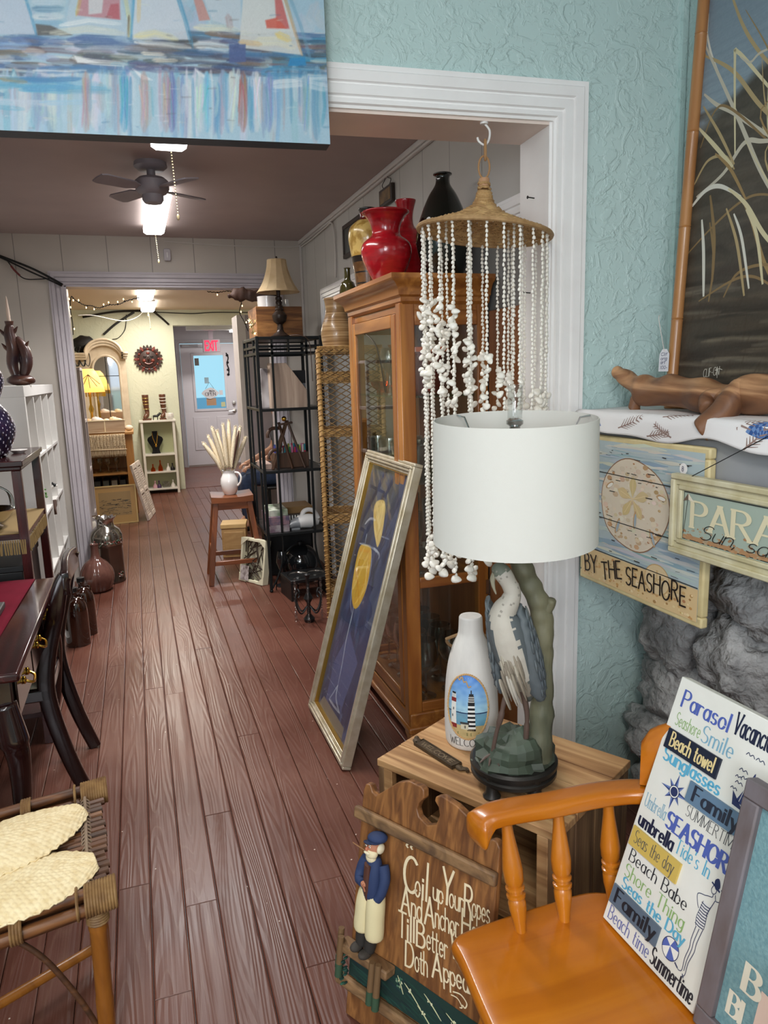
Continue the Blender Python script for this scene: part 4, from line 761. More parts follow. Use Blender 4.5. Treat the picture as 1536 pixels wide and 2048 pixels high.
# heron: one continuous body, coloured by region
hb = MB(); WHT, GRY = (190, 184, 172), (92, 99, 102)
body = spl([L3(.036, .725, .02), L3(.030, .755, .028), L3(.014, .80, .036), L3(-.002, .85, .042), L3(-.014, .895, .044), L3(-.022, .93, .046), L3(-.022, .955, .048), L3(-.010, .978, .05), L3(-.004, 1.0, .05), L3(-.012, 1.022, .05), L3(-.024, 1.042, .05), L3(-.034, 1.050, .046), L3(-.042, 1.046, .04)], 6)
br_ = [.004, .020, .036, .045, .046, .040, .030, .023, .0195, .0185, .0205, .0205, .012]; bt_ = [br_[min(i//6, 12)]+(br_[min(i//6+1, 12)]-br_[min(i//6, 12)])*(i % 6)/6 for i in range(len(body))]
hb.tube(body, bt_, 28)
for i, f in enumerate(hb.f):
    c_ = sum((V(hb.v[j]) for j in f), V())/len(f); q = c_-V((LX, LY, LZ)); a = q.dot(LF.u); cam = q.dot(LF.n); z = c_.z; n1 = NZ.noise(c_*70)*.010; mid = .012+(z-.80)*-.28
    hb.c[i] = WHT if z > .95 or (abs(a-mid+.002)+n1 < .024+(.95-z)*.05 and cam > .03) else GRY
    if z < .79: hb.c[i] = (150, 142, 128) if (abs(a-mid)+n1 < .022 and cam > .03 and z > .745) else (96, 102, 98)
    if z > 1.046+(a+.03)*.5: hb.c[i] = (112, 118, 104)
    if z > .95 and NZ.noise(c_*160) > .42: hb.c[i] = (150, 144, 134)
HM = pigment('heron_paint', .6, .8, 0, 48)
put(hb, 'heron_body', HM, lamp, ang=3, sub=1)
for sg in (-1, 1):
    mb = MB(); o_ = L3(.034, .862, .038) if sg > 0 else L3(-.046, .872, .022); WFm = Fr(o_, LF.u, LF.n, V((0, 0, 1))-LF.u*(.20 if sg > 0 else .12)); rx = .026 if sg > 0 else .014
    mb.ell((0, 0, 0), (rx, .034, .112), 20, 20, WFm, c=(92, 100, 104), fn=lambda p, q: V((q.x*(1-.25*p.z)+.004*math.sin(p.z*26+p.y*4), q.y*(1+.1*p.z), q.z*(1 if p.z > 0 else 1.18)))); srs = random.Random(sg+4)
    for r_ in range(9):
        for k_ in range(5):
            zz = .085-r_*.023; yy = -.026+k_*.013+(r_ % 2)*.006; rr_ = max(0, 1-(zz/.115)**2-(yy/.036)**2)
            if rr_ > .04: mb.ell((sg*rx*math.sqrt(rr_)*(1-.2*zz/.1)*.96, yy, zz), (.0035, .008, .017), 8, 6, WFm, c=srs.choice([(98, 106, 110), (80, 88, 94), (114, 120, 120), (88, 96, 100)]))
    put(mb, 'wing', HM, lamp, ang=2)
mb = MB(); srs = random.Random(1)
for r_ in range(22): a = srs.uniform(-.03, .012); z0_ = srs.uniform(.80, .87); mb.tube(spl([L3(a-.004, z0_, .086-abs(a)*.2), L3(a+.008, z0_-.04, .080-abs(a)*.2), L3(a+.020, z0_-.085, .056)], 4), [.002, .0035, .0042, .0042, .004, .0036, .003, .002, .0008], 6, c=srs.choice([(176, 168, 152), (152, 142, 126), (188, 182, 170), (136, 126, 112)]))
put(mb, 'breast_plumes', HM, lamp)
mb = MB(); mb.tube(spl([L3(-.040, 1.046, .05), L3(-.048, 1.034, .056), L3(-.046, 1.016, .062), L3(-.040, 1.0, .066)], 4), [.010, .009, .008, .007, .0065, .006, .005, .0045, .004, .003, .0025, .002, .001], 8); put(mb, 'beak', mat('beak_bronze', (150, 144, 122), .5), lamp)
LEGM = mat('leg_bronze', (92, 74, 66), .5)
for pts in ([L3(-.008, .775, .05), L3(-.022, .735, .055), L3(-.029, .70, .056), L3(-.04, .655, .052), L3(-.05, .598, .048)], [L3(.018, .765, .045), L3(.03, .71, .04), L3(.03, .66, .036), L3(.028, .612, .03)]):
    mb = MB(); P_ = spl(pts, 5); mb.tube(P_, [.009-.004*min(1, i/8)+(.002 if 8 < i < 13 else 0) for i in range(len(P_))], 10)
    e = P_[-1]
    for a in (-.9, -.2, .5, 2.6): mb.tube([e, e+LF.u*math.sin(a)*.022+LF.n*math.cos(a)*.022+V((0, 0, -.004)), e+LF.u*math.sin(a)*.036+LF.n*math.cos(a)*.036+V((0, 0, -.012))], [.004, .0032, .0015], 6)
    put(mb, 'leg', LEGM, lamp)
def tl_(m_):
    k_ = .045; o_ = V((LX, LY, 1.25)); m_.v = [tuple(V(p)+LF.n*(k_*(V(p)-o_).z)-V((0, 0, k_*(V(p)-o_).dot(LF.n)))) for p in m_.v]
SHADE = mat('linen_shade', (218, 217, 210), .85, bump=.12, bs=500, stretch=(1, 1, 3))
mb = MB(); mb.lathe([(.186, 1.112-LZ), (.188, 1.112-LZ), (.1875, 1.114-LZ), (.182, 1.388-LZ), (.1815, 1.39-LZ), (.1795, 1.39-LZ), (.1795, 1.386-LZ), (.184, 1.114-LZ)], 72, VF, cap=False); mb.f += [(7*72+k_, 7*72+(k_+1) % 72, (k_+1) % 72, k_) for k_ in range(72)]; mb.c += [(238, 236, 230)]*72; mb.m += [0]*72; tl_(mb); put(mb, 'drum_shade', SHADE, lamp, ang=.9)
CHR = mat('chrome', (200, 200, 200), .12, 1.)
mb = MB(); mb.lathe([(.001, 1.352-LZ), (.02, 1.352-LZ), (.022, 1.358-LZ), (.012, 1.366-LZ), (.012, 1.372-LZ), (.019, 1.378-LZ), (.019, 1.386-LZ), (.012, 1.39-LZ), (.001, 1.39-LZ)], 24, VF)
for a in (20, 140, 260): c_, s_ = math.cos(math.radians(a)), math.sin(math.radians(a)); mb.tube([VF(.012*c_, .012*s_, 1.356-LZ), VF(.14*c_, .14*s_, 1.358-LZ), VF(.155*c_, .155*s_, 1.384-LZ), VF(.18*c_, .18*s_, 1.387-LZ)], .0022, 8)
tl_(mb); put(mb, 'shade_spider', CHR, lamp)
mb = MB(); mb.lathe([(.001, 1.39-LZ), (.0165, 1.39-LZ), (.0165, 1.462-LZ), (.014, 1.465-LZ), (.001, 1.465-LZ)], 20, VF); tl_(mb); put(mb, 'crystal_finial', glassy('crystal', (255, 255, 255), .5, .05, (244, 246, 246)), lamp)
mb = MB(); mb.lathe([(.001, 1.18-LZ), (.016, 1.18-LZ), (.016, 1.25-LZ), (.001, 1.25-LZ)], 16, VF); mb.tube([VF(0, 0, 1.25-LZ), VF(0, 0, 1.36-LZ)], .005, 8); put(mb, 'socket', MATS['chrome'], lamp)
mb = MB(); mb.ell((0, 0, 1.29-LZ), (.028, .028, .036), 16, 12, VF); put(mb, 'bulb', mat('bulb_glass', (240, 240, 236), .3), lamp)

# ---- lighthouse bottle
bx, by, bz = .795, 1.708, .5005; n_ = math.hypot(bx, by); QF = Fr((bx, by, bz), (by/n_, -bx/n_, 0), (bx/n_, by/n_, 0), (0, 0, 1))
t = thing('lighthouse_bottle', 'white painted bottle with two lighthouses and WELCOME beside the heron lamp', 'bottle', (bx, by, bz))
prof = [(.001, 0), (.064, 0), (.069, .004), (.0715, .02), (.073, .06), (.072, .12), (.068, .18), (.061, .23), (.05, .27), (.04, .295), (.034, .31), (.0325, .325), (.0315, .345), (.031, .353), (.0285, .357), (.001, .357)]
def brad(z):
    for (r0, z0), (r1, z1) in zip(prof[1:], prof[2:]):
        if z0 <= z <= z1 and z1 > z0: return r0+(r1-r0)*(z-z0)/(z1-z0)
    return .05
mb = MB(); mb.lathe([prof[0]]+[(p.x, p.y) for p in spl(prof[1:-2], 4)]+prof[-2:], 56, QF); put(mb, 'body', mat('white_ceramic_paint', (226, 222, 216), .6, col2=(212, 208, 203), vs=30, bump=.15, bs=200, stretch=(1, 1, .1)), t, ang=.9)
class BTF:
    "wraps artwork round the bottle: a along the girth (0 = facing the lens side), b up"
    def __init__(s, a0=-.012): s.a0 = a0
    def __call__(s, a, b, c=0):
        r = brad(b)+.0006+c; th = -pi/2+(a+s.a0)/.072; return QF(r*math.cos(th), r*math.sin(th), b)
mb = MB(); K = BTF(); cb, rb, ra = .128, .088, .058; k[0] = 0
def inside(a, b): return (a/ra)**2+((b-cb)/rb)**2
def wp(a0, b0, a1, b1, c, lim=1.):
    "fills a cell grid patch clipped to the oval"
    k[0] += 1; na = max(1, int((a1-a0)/.003)); nb = max(1, int((b1-b0)/.003))
    for i in range(na):
        for j in range(nb):
            A0, A1, B0, B1 = a0+(a1-a0)*i/na, a0+(a1-a0)*(i+1)/na, b0+(b1-b0)*j/nb, b0+(b1-b0)*(j+1)/nb
            if inside((A0+A1)/2, (B0+B1)/2) < lim: mb.add([K(A0, B0, k[0]*8e-6), K(A1, B0, k[0]*8e-6), K(A1, B1, k[0]*8e-6), K(A0, B1, k[0]*8e-6)], [(0, 1, 2, 3)], c)
for j in range(58):
    b0 = cb-rb+j*2*rb/58; f_ = (b0-(cb-rb))/(2*rb)
    for i in range(40):
        a0 = -ra+i*2*ra/40
        if inside(a0+ra/40, b0+rb/58) < 1:
            nz_ = NZ.noise(V((a0*60, b0*90, 0))); 
            if f_ < .2: c_ = (196+nz_*20, 172+nz_*20, 122+nz_*16)
            elif f_ < .38: c_ = (92+f_*60, 158+nz_*14, 182+nz_*14)
            elif f_ < .41: c_ = (34, 56, 100)
            else: g_ = (f_-.41)/.59; c_ = (170-80*g_+nz_*26, 210-66*g_+nz_*22, 226+nz_*10)
            mb.add([K(a0, b0), K(a0+2*ra/40, b0), K(a0+2*ra/40, b0+2*rb/58), K(a0, b0+2*rb/58)], [(0, 1, 2, 3)], tuple(max(0, min(255, v)) for v in c_))
def tower(ac, bb, bt_, w0, w1, cols, n=11):
    for j in range(n): 
        q0, q1 = j/n, (j+1)/n; wa = w0+(w1-w0)*q0; wp(ac-wa/2, bb+(bt_-bb)*q0, ac+wa/2, bb+(bt_-bb)*q1, cols[j % len(cols)], 1.05)
tower(.012, .062, .138, .022, .017, [(30, 30, 32), (236, 234, 230)], 13); wp(.003, .138, .021, .142, (30, 30, 32)); tower(.012, .142, .160, .016, .014, [(200, 196, 190), (70, 70, 72)], 6); wp(.006, .160, .018, .165, (30, 30, 32)); wp(.0105, .165, .0135, .175, (30, 30, 32))
tower(-.038, .066, .162, .018, .013, [(236, 234, 228)], 8); wp(-.048, .066, -.028, .078, (138, 46, 46)); wp(-.046, .138, -.030, .149, (138, 46, 46)); wp(-.043, .149, -.033, .160, (210, 208, 204)); wp(-.044, .160, -.032, .165, (30, 30, 32)); wp(-.0395, .115, -.0365, .122, (40, 40, 42)); wp(-.043, .095, -.040, .102, (40, 40, 42))
wp(-.016, .066, .004, .08, (214, 206, 182)); wp(-.018, .08, .006, .086, (64, 64, 66)); wp(-.007, .069, -.003, .077, (60, 52, 46))
for a, b in ((-.02, .112), (.035, .110)): mb.strip([(a-.004, b+.002), (a, b), (a+.004, b+.002)], .0008, K, .0006, (50, 56, 66))
for a in (-.025, .0, .03, .01): mb.strip([(a, .048), (a+.002, .058)], .001, K, .0006, (96, 110, 60)); mb.strip([(a+.002, .048), (a-.001, .057)], .001, K, .0006, (96, 110, 60))
letters(mb, 'WELCOME', BTF(), -.051, .017, .021, .102, nib=(.09, .06), c=(40, 38, 38), d=.0004)
put(mb, 'painted_scene', PIGS, t, smooth=False)
mb = MB()
for ph_ in (0, pi): mb.tube([K((ra+.001+.0016*math.cos(i*1.3+ph_))*math.cos(2*pi*i/150), cb+(rb+.001+.0016*math.cos(i*1.3+ph_))*math.sin(2*pi*i/150), .0015+.0014*math.sin(i*1.3+ph_)) for i in range(150)], .0016, 5, closed=True)
mb.tube([K(-.03+.0006*i, .205+.004*math.sin(i*.3)-.0006*max(0, i-30), .003) for i in range(70)], .0017, 5)
put(mb, 'rope_border', mat('painted_rope', (204, 164, 112), .7), t)
mb = MB(); hp = [QF(.066*math.cos(a), .05*math.sin(a)+.0, .30-.055*max(0, math.sin(a))-.01*abs(math.cos(a))) for a in [pi*i/16 for i in range(17)]]; mb.tube([QF(.030, 0, .305)]+hp+[QF(-.030, 0, .305)], .0042, 8); put(mb, 'rope_handle', mat('jute_rope', (128, 100, 68), .9, bump=.5, bs=300), t)
# ---- metal plaque lying on the crate
AF = Fr((.648, 1.752, .5015), (.052, -.172, 0), (.172, .052, 0), (0, 0, 1)); t = thing('metal_plaque', 'small rusty cast metal plaque lettered WELCOME lying at the front of the crate', 'plaque', (.67, 1.67, .5))
RUST = mat('cast_iron', (92, 76, 56), .6, .4, col2=(66, 52, 38), vs=20, bump=.4, bs=60)
mb = MB(); mb.box(.012, .172, -.017, .017, 0, .007, AF); mb.tube([AF(.014, -.015, .008), AF(.17, -.015, .008), AF(.17, .015, .008), AF(.014, .015, .008)], .002, 6, closed=True); mb.ell((.006, 0, .005), (.014, .012, .006), 10, 6, AF); mb.ell((-.006, .008, .005), (.008, .007, .006), 8, 6, AF)
mb.ell((.182, 0, .004), (.014, .01, .005), 10, 6, AF); mb.tube(spl([AF(.19, 0, .005), AF(.20, .008, .005), AF(.208, .004, .004)], 4), .005, 6); put(mb, 'casting', RUST, t)
mb = MB(); letters(mb, 'WELCOME', AF, .03, -.0075, .015, .125, nib=(.2, .2), c=(120, 102, 78), d=.0078); put(mb, 'lettering', PIGM, t, smooth=False)
# ---- carved "Coil up your ropes" sign
KF = Fr((.347, 1.465, .003), (.509, -.861, 0), (.143, .085, .986)); PINE = wood('stained_pine', (164, 112, 64), (126, 82, 46), 'z', 2.2, .45, .1, .35, (94, 58, 34)); DRFT = wood('weathered_strip', (158, 122, 84), (122, 92, 62), 'y', 1.2, .6, 0, .3, (90, 66, 46))
t = thing('sailor_sign', 'carved pine sign with a sailor figure and the verse Coil up Your Ropes', 'sign', KF(.186, 0))
out = [(0, .545), (.006, .564), (.02, .566), (.028, .552), (.039, .547), (.06, .565), (.1, .6), (.13, .613), (.165, .612), (.173, .607), (.175, .59), (.162, .575), (.158, .56), (.165, .545), (.189, .535), (.212, .545), (.219, .569), (.214, .585), (.203, .595), (.205, .605), (.22, .612), (.26, .605), (.286, .594), (.32, .565), (.34, .559), (.352, .568), (.363, .568), (.372, .556), (.372, .0), (.31, .0), (.27, .014), (.1, .014), (.06, 0), (0, 0)]
mb = MB(); mb.prism(out[::-1], -.019, 0, KF); put(mb, 'board', PINE, t, bev=.0025)
mb = MB(); mb.box(-.012, .376, .482, .510, 0, .016, KF); put(mb, 'upper_rail', DRFT, t, bev=.005)
mb = MB(); mb.box(-.028, .376, .072, .098, 0, .018, KF); put(mb, 'lower_rail', DRFT, t, bev=.005)
mb = MB(); k[0] = 0
def kp(P, w_, c, d=.0008):
    k[0] += 1
    if w_ is None: mb.flat(P, KF, d+k[0]*6e-6, c)
    else: mb.strip(P, w_, KF, d+k[0]*6e-6, c)
kp([(.001, .098), (.372, .098), (.372, .180), (.13, .190), (.001, .180)], None, (18, 48, 42))
for i in range(70): a, b = R.uniform(.0, .3), R.uniform(.1, .175); l = R.uniform(.02, .07); kp([(a, b), (a+l*.5, b-.004), (a+l, b-.012)], [.001, R.uniform(.003, .008), .001], R.choice([(22, 60, 50), (14, 38, 38), (28, 66, 58), (18, 44, 48)]))
for a, b, l in ((.165, .165, .05), (.22, .17, .05), (.205, .135, .05), (.28, .16, .06), (.27, .125, .06), (.145, .172, .02), (.32, .14, .05), (.31, .115, .04)):
    P_ = spl2([(a, b), (a+l*.4, b-.012), (a+l, b-.034)], 5); n = len(P_); kp(P_, [.0012+.002*math.sin(pi*i/n) for i in range(n)], (206, 206, 160)); [kp(circ(a+l*.3+R.uniform(-.006, .008), b-.010+R.uniform(-.004, .004), R.uniform(.0012, .0025), None, 7), None, (216, 214, 176)) for _ in range(4)]
for i in range(16): kp(circ(.15+R.uniform(-.008, .008), .16+R.uniform(-.012, .012), R.uniform(.0015, .003), None, 6), None, R.choice([(92, 130, 104), (60, 100, 80), (130, 150, 120)]))
put(mb, 'painted_water', PIGM, t, smooth=False)
mb = MB(); kk = dict(nib=(.13, .085), c=(232, 214, 178), d=.0012, jit=.025)
for s_, a, b, h, w_, r_ in (('"', .142, .432, .045, .018, .1), ('C', .142, .372, .078, .034, .08), ('o', .174, .372, .052, .013, .08), ('i', .193, .372, .052, .003, .08), ('l', .203, .374, .080, .003, .05), ('up', .222, .384, .042, .026, .08), ('Y', .245, .388, .074, .026, .05), ('our', .265, .388, .046, .034, .1), ('R', .303, .386, .066, .020, .08), ('opes', .322, .394, .044, .042, .1),
                            ('A', .140, .318, .058, .024, .1), ('nd', .169, .320, .048, .028, .1), ('A', .206, .322, .060, .024, .1), ('nchor', .234, .328, .048, .060, .12), ('H', .302, .340, .058, .020, .1), ('ere', .327, .346, .044, .034, .15),
                            ('T', .138, .262, .056, .020, .1), ('ill', .163, .264, .054, .020, .12), ('B', .190, .264, .054, .022, .12), ('etter', .217, .270, .048, .054, .12), ('W', .280, .284, .056, .032, .12), ('inds', .318, .29, .045, .045, .15),
                            ('D', .164, .206, .054, .022, .1), ('oth', .191, .208, .050, .034, .14), ('A', .238, .218, .052, .024, .14), ('ppear', .268, .224, .044, .074, .18)):
    letters(mb, s_, KF.at(a, b, 0).rot(r_*.75), 0, 0, h, w_, **kk)
mb.strip(spl2([(.292, .214), (.312, .218), (.328, .208), (.325, .196), (.318, .199)], 6), .003, KF, .0012, kk['c']); mb.strip(spl2([(.288, .205), (.305, .206), (.318, .194), (.312, .19)], 6), .0025, KF, .0012, kk['c'])
put(mb, 'painted_verse', PIGM, t, smooth=False)
mb = MB(); mb.box(-.012, .138, .168, .190, 0, .035, KF); put(mb, 'dock_plank', DRFT, t, bev=.004)
for a, b0, b1, g_ in ((-.014, .12, .215, .022), (-.002, .11, .205, .034), (.098, .098, .195, .036), (.116, .094, .198, .036)):
    mb = MB(); mb.tube([KF(a, b0, g_), KF(a, (b0+b1)/2, g_), KF(a, b1, g_)], [.0085, .008, .0075], 9, c=(112, 84, 54)); mb.tube([KF(a, b0-.001, g_), KF(a, b0+.03, g_)], .0089, 9, c=(52, 78, 56)); put(mb, 'dock_post', PIGM, t)
mb = MB()
for i in range(26): a = -.008+R.uniform(-.012, .012)+i*.0008; b = .165-i*.0028; mb.ell((0, 0, 0), (.004, .003, .007), 6, 5, Fr(KF(a, b, .02+R.uniform(0, .014)), KF.u, KF.v), c=R.choice([(34, 74, 62), (50, 96, 76), (24, 56, 48)]))
put(mb, 'seaweed', PIGM, t)
mb = MB(); mb.bar(KF(.05, .42, -.02), V((.52, 1.62, .01)), .03, .012); put(mb, 'back_strut', PINE, t)
# the carved sailor (all parts of the sign)
def ke(mb, a, b, c, r, col, n=14, m=10, tilt=0): mb.ell((0, 0, 0), r, n, m, Fr(KF(a, b, c), KF.u*math.cos(tilt)+KF.v*math.sin(tilt), KF.n, KF.v*math.cos(tilt)-KF.u*math.sin(tilt)), col)
mb = MB(); NAVY, SKIN, CREAM, BOOT, VEST = (38, 54, 92), (184, 122, 92), (222, 208, 164), (44, 40, 36), (84, 48, 36)
for s_, a0, b0, a1, b1 in ((-1, .052, .29, .048, .2), (1, .086, .285, .074, .195)):
    mb.tube(spl([KF(a0, b0+.01, .022), KF((a0+a1)/2, (b0+b1)/2+.02, .021), KF(a1, b1+.02, .02), KF(a1, b1+.004, .022)], 5), [.017, .0175, .018, .0175, .017, .016, .016, .015, .015, .015, .0145, .014, .013, .013, .012, .011], 12, c=BOOT); ke(mb, a1-.004, b1+.002, .03, (.013, .02, .010), (58, 52, 46))
for s_, a0, a1, b1 in ((-1, .058, .052, .246), (1, .082, .086, .24)): mb.tube(spl([KF(a0, .345, .022), KF((a0+a1)/2, .31, .024), KF(a1, b1+.02, .023), KF(a1, b1, .022)], 5), [.019, .0205, .022, .0225, .023, .023, .023, .0225, .0225, .0225, .0225, .0225, .022, .022, .021, .020], 14, c=CREAM)
mb.tube(spl([KF(.068, .335, .022), KF(.069, .36, .024), KF(.07, .40, .024), KF(.071, .425, .02)], 5), [.026, .028, .0285, .029, .029, .029, .029, .0285, .028, .027, .026, .024, .022, .019, .016, .012], 16, c=NAVY, flat=.75)
mb.tube(spl([KF(.066, .33, .034), KF(.066, .36, .041), KF(.066, .41, .042)], 5), .0135, 10, c=VEST, flat=.5)
mb.tube(spl([KF(.046, .412, .022), KF(.036, .385, .026), KF(.04, .365, .036), KF(.058, .366, .046)], 5), [.012, .0125, .013, .013, .013, .0125, .012, .012, .012, .0115, .011, .011, .01, .01, .0095, .009], 10, c=NAVY)
mb.tube(spl([KF(.094, .412, .02), KF(.104, .385, .024), KF(.102, .355, .030), KF(.094, .338, .034)], 5), [.012, .0125, .013, .013, .013, .013, .013, .0125, .012, .012, .012, .0115, .011, .011, .011, .011], 10, c=NAVY)
ke(mb, .064, .366, .048, (.008, .006, .007), SKIN); 
for i in range(4): mb.tube([KF(.060+.003*i, .37-.004*i, .051), KF(.068+.002*i, .368-.004*i, .054)], .0022, 6, c=SKIN)
ke(mb, .068, .447, .026, (.0165, .017, .02), SKIN, 18, 14); ke(mb, .062, .446, .044, (.0035, .005, .005), (196, 120, 92)); ke(mb, .068, .435, .034, (.0165, .012, .013), (230, 214, 176), 14, 10); ke(mb, .067, .424, .033, (.014, .01, .012), (230, 214, 176)); ke(mb, .084, .447, .022, (.007, .012, .012), (226, 214, 184)); ke(mb, .064, .438, .046, (.009, .003, .0035), (236, 224, 190))
for a in (.058, .069): ke(mb, a, .452, .0435, (.003, .0015, .0018), (240, 234, 220)); ke(mb, a, .452, .0448, (.0013, .001, .0014), (30, 30, 34)); ke(mb, a, .4565, .043, (.004, .0015, .0012), (220, 208, 180))
ke(mb, .074, .47, .024, (.024, .022, .012), NAVY, 18, 12, .12); ke(mb, .07, .462, .028, (.019, .018, .006), (30, 44, 78), 16, 8, .1); ke(mb, .062, .460, .042, (.012, .008, .003), (30, 40, 70), 12, 6)
mb.tube([KF(.058, .442, .047), KF(.044, .45, .056), KF(.034, .456, .062)], .0013, 6, c=(150, 108, 72))
put(mb, 'sailor_carving', PIGM, t, ang=1.2)

# ---- captain's chair carrying the signs
MAPLE = wood('honey_maple', (198, 122, 26), (184, 106, 18), 'x', .6, .28, .35, .04, (168, 92, 14), (.25, .75)); MAPLEZ = wood('honey_maple_turned', (196, 120, 28), (172, 98, 18), 'z', .6, .3, .35, .04)
chair = thing('captains_chair', 'honey maple captain style chair with curved arm rail, signs propped on its seat', 'chair', (.72, .84, 0))
sp_ = spl2([(.468, 1.06), (.475, 1.112), (.53, 1.128), (.68, 1.135), (.80, 1.13), (.87, 1.06), (.90, .95), (.905, .84), (.90, .73), (.87, .62), (.80, .55), (.68, .545), (.53, .55), (.475, .568), (.466, .62), (.450, .84)], 6, True)
mb = MB(); n = len(sp_); cx_, cy_ = .68, .84
def ring(f, z): return [(cx_+(a-cx_)*f, cy_+(b-cy_)*f, z) for a, b in sp_]
lv = [ring(.93, .412), ring(.98, .42), ring(1, .434), ring(1, .444), ring(.985, .452), ring(.96, .455), ring(.8, .4535), ring(.5, .4475), ring(.2, .4465)]
vs = [p for r_ in lv for p in r_]; fs = [(i*n+j, i*n+(j+1) % n, (i+1)*n+(j+1) % n, (i+1)*n+j) for i in range(len(lv)-1) for j in range(n)]; fs += [tuple(range(n-1, -1, -1)), tuple((len(lv)-1)*n+j for j in range(n))]
mb.add(vs, fs); put(mb, 'seat', MAPLE, chair, ang=1.)
rp = spl([(.535, 1.142, .650), (.56, 1.145, .662), (.60, 1.142, .668), (.70, 1.132, .668), (.80, 1.122, .672), (.88, 1.085, .68), (.935, 1.0, .686), (.955, .9, .688), (.96, .84, .688), (.955, .78, .688), (.935, .68, .686), (.88, .595, .68), (.80, .558, .672), (.70, .548, .668), (.60, .54, .666), (.56, .537, .66), (.535, .54, .65)], 6)
mb = MB(); N = len(rp); vs = []; pr = rrect(1, 1, .3, 4); M_ = len(pr)
for i, p in enumerate(rp):
    a = rp[min(i+1, N-1)]-rp[max(i-1, 0)]; a.z = 0; a.normalize(); s_ = V((-a.y, a.x, 0)); q = min(i, N-1-i); wd = .058+.012*max(0, 1-q/6); hg = .032+.030*max(0, 1-abs(q-3)/5.); dz = -.014*max(0, 1-abs(q-3)/5.)
    if q == 0: wd *= .55; hg *= .6
    elif q == 1: wd *= .85; hg *= .88
    vs += [p+s_*x*wd+V((0, 0, y*hg+dz)) for x, y in pr]
mb.add(vs, [(i*M_+j, i*M_+(j+1) % M_, (i+1)*M_+(j+1) % M_, (i+1)*M_+j) for i in range(N-1) for j in range(M_)]+[tuple(range(M_-1, -1, -1)), tuple((N-1)*M_+j for j in range(M_))]); put(mb, 'arm_rail', MAPLE, chair, ang=1.2)
cr = [p for p in rp if p.x > .862]; n = len(cr); mb = MB(); vs = []
for i, p in enumerate(cr):
    q = i/(n-1); e = min(1, min(q, 1-q)*9); h0, h1 = .70+.0*(1-e), .785+.055*math.sqrt(max(0, min(1, e)))+.01*math.sin(pi*q); a = cr[min(i+1, n-1)]-cr[max(i-1, 0)]; s_ = V((-a.y, a.x, 0)).normalized()
    for x, z_ in ((-.011, h0), (.011, h0), (.012, (h0+h1)/2), (.009, h1-.006), (0, h1), (-.009, h1-.006), (-.012, (h0+h1)/2)): vs.append(V((p.x, p.y, z_))+s_*x-V((0, 0, 0)))
mb.add(vs, [(i*7+j, i*7+(j+1) % 7, (i+1)*7+(j+1) % 7, (i+1)*7+j) for i in range(n-1) for j in range(7)]+[tuple(range(6, -1, -1)), tuple((n-1)*7+j for j in range(7))]); put(mb, 'crest', MAPLE, chair, ang=1.2)
def turned(mb, p0, p1, prof, n=16):
    p0, p1 = V(p0), V(p1); d = p1-p0; L = d.length; d.normalize(); a = d.orthogonal().normalized(); mb.lathe([(r, q*L) for q, r in prof], n, Fr(p0, a, d.cross(a), d))
SPN = [(0, .0105), (.1, .0125), (.2, .0165), (.27, .0172), (.30, .015), (.31, .018), (.335, .0185), (.345, .0145), (.37, .0145), (.38, .0185), (.40, .0185), (.41, .014), (.45, .0185), (.55, .0195), (.65, .017), (.85, .0115), (1, .0095)]
for b_, q_ in (((.605, 1.086), (.598, 1.135)), ((.697, 1.082), (.706, 1.126)), ((.815, 1.095), (.812, 1.115)), ((.862, 1.01), (.905, 1.04)), ((.885, .93), (.945, .94)), ((.89, .84), (.955, .84)), ((.885, .75), (.945, .74)), ((.862, .67), (.905, .64)), ((.80, .59), (.81, .562)), ((.697, .59), (.706, .552)), ((.605, .59), (.598, .543))):
    mb = MB(); turned(mb, (b_[0], b_[1], .450), (q_[0], q_[1], .662), SPN); put(mb, 'spindle', MAPLEZ, chair)
LGP = [(0, .011), (.1, .016), (.25, .021), (.36, .017), (.38, .022), (.41, .022), (.43, .016), (.6, .021), (.75, .022), (.9, .015), (1, .014)]
for a, b, e, f in ((.54, 1.03, .475, 1.10), (.54, .65, .475, .58), (.82, 1.0, .90, 1.07), (.82, .68, .90, .61)): mb = MB(); turned(mb, (e, f, .002), (a, b, .425), LGP); put(mb, 'leg', MAPLEZ, chair)
for p, q_ in (((.50, 1.075, .17), (.87, 1.04, .17)), ((.50, .605, .17), (.87, .64, .17)), ((.69, 1.055, .17), (.69, .625, .17))): mb = MB(); turned(mb, p, q_, [(0, .009), (.5, .014), (1, .009)]); put(mb, 'stretcher', MAPLEZ, chair)

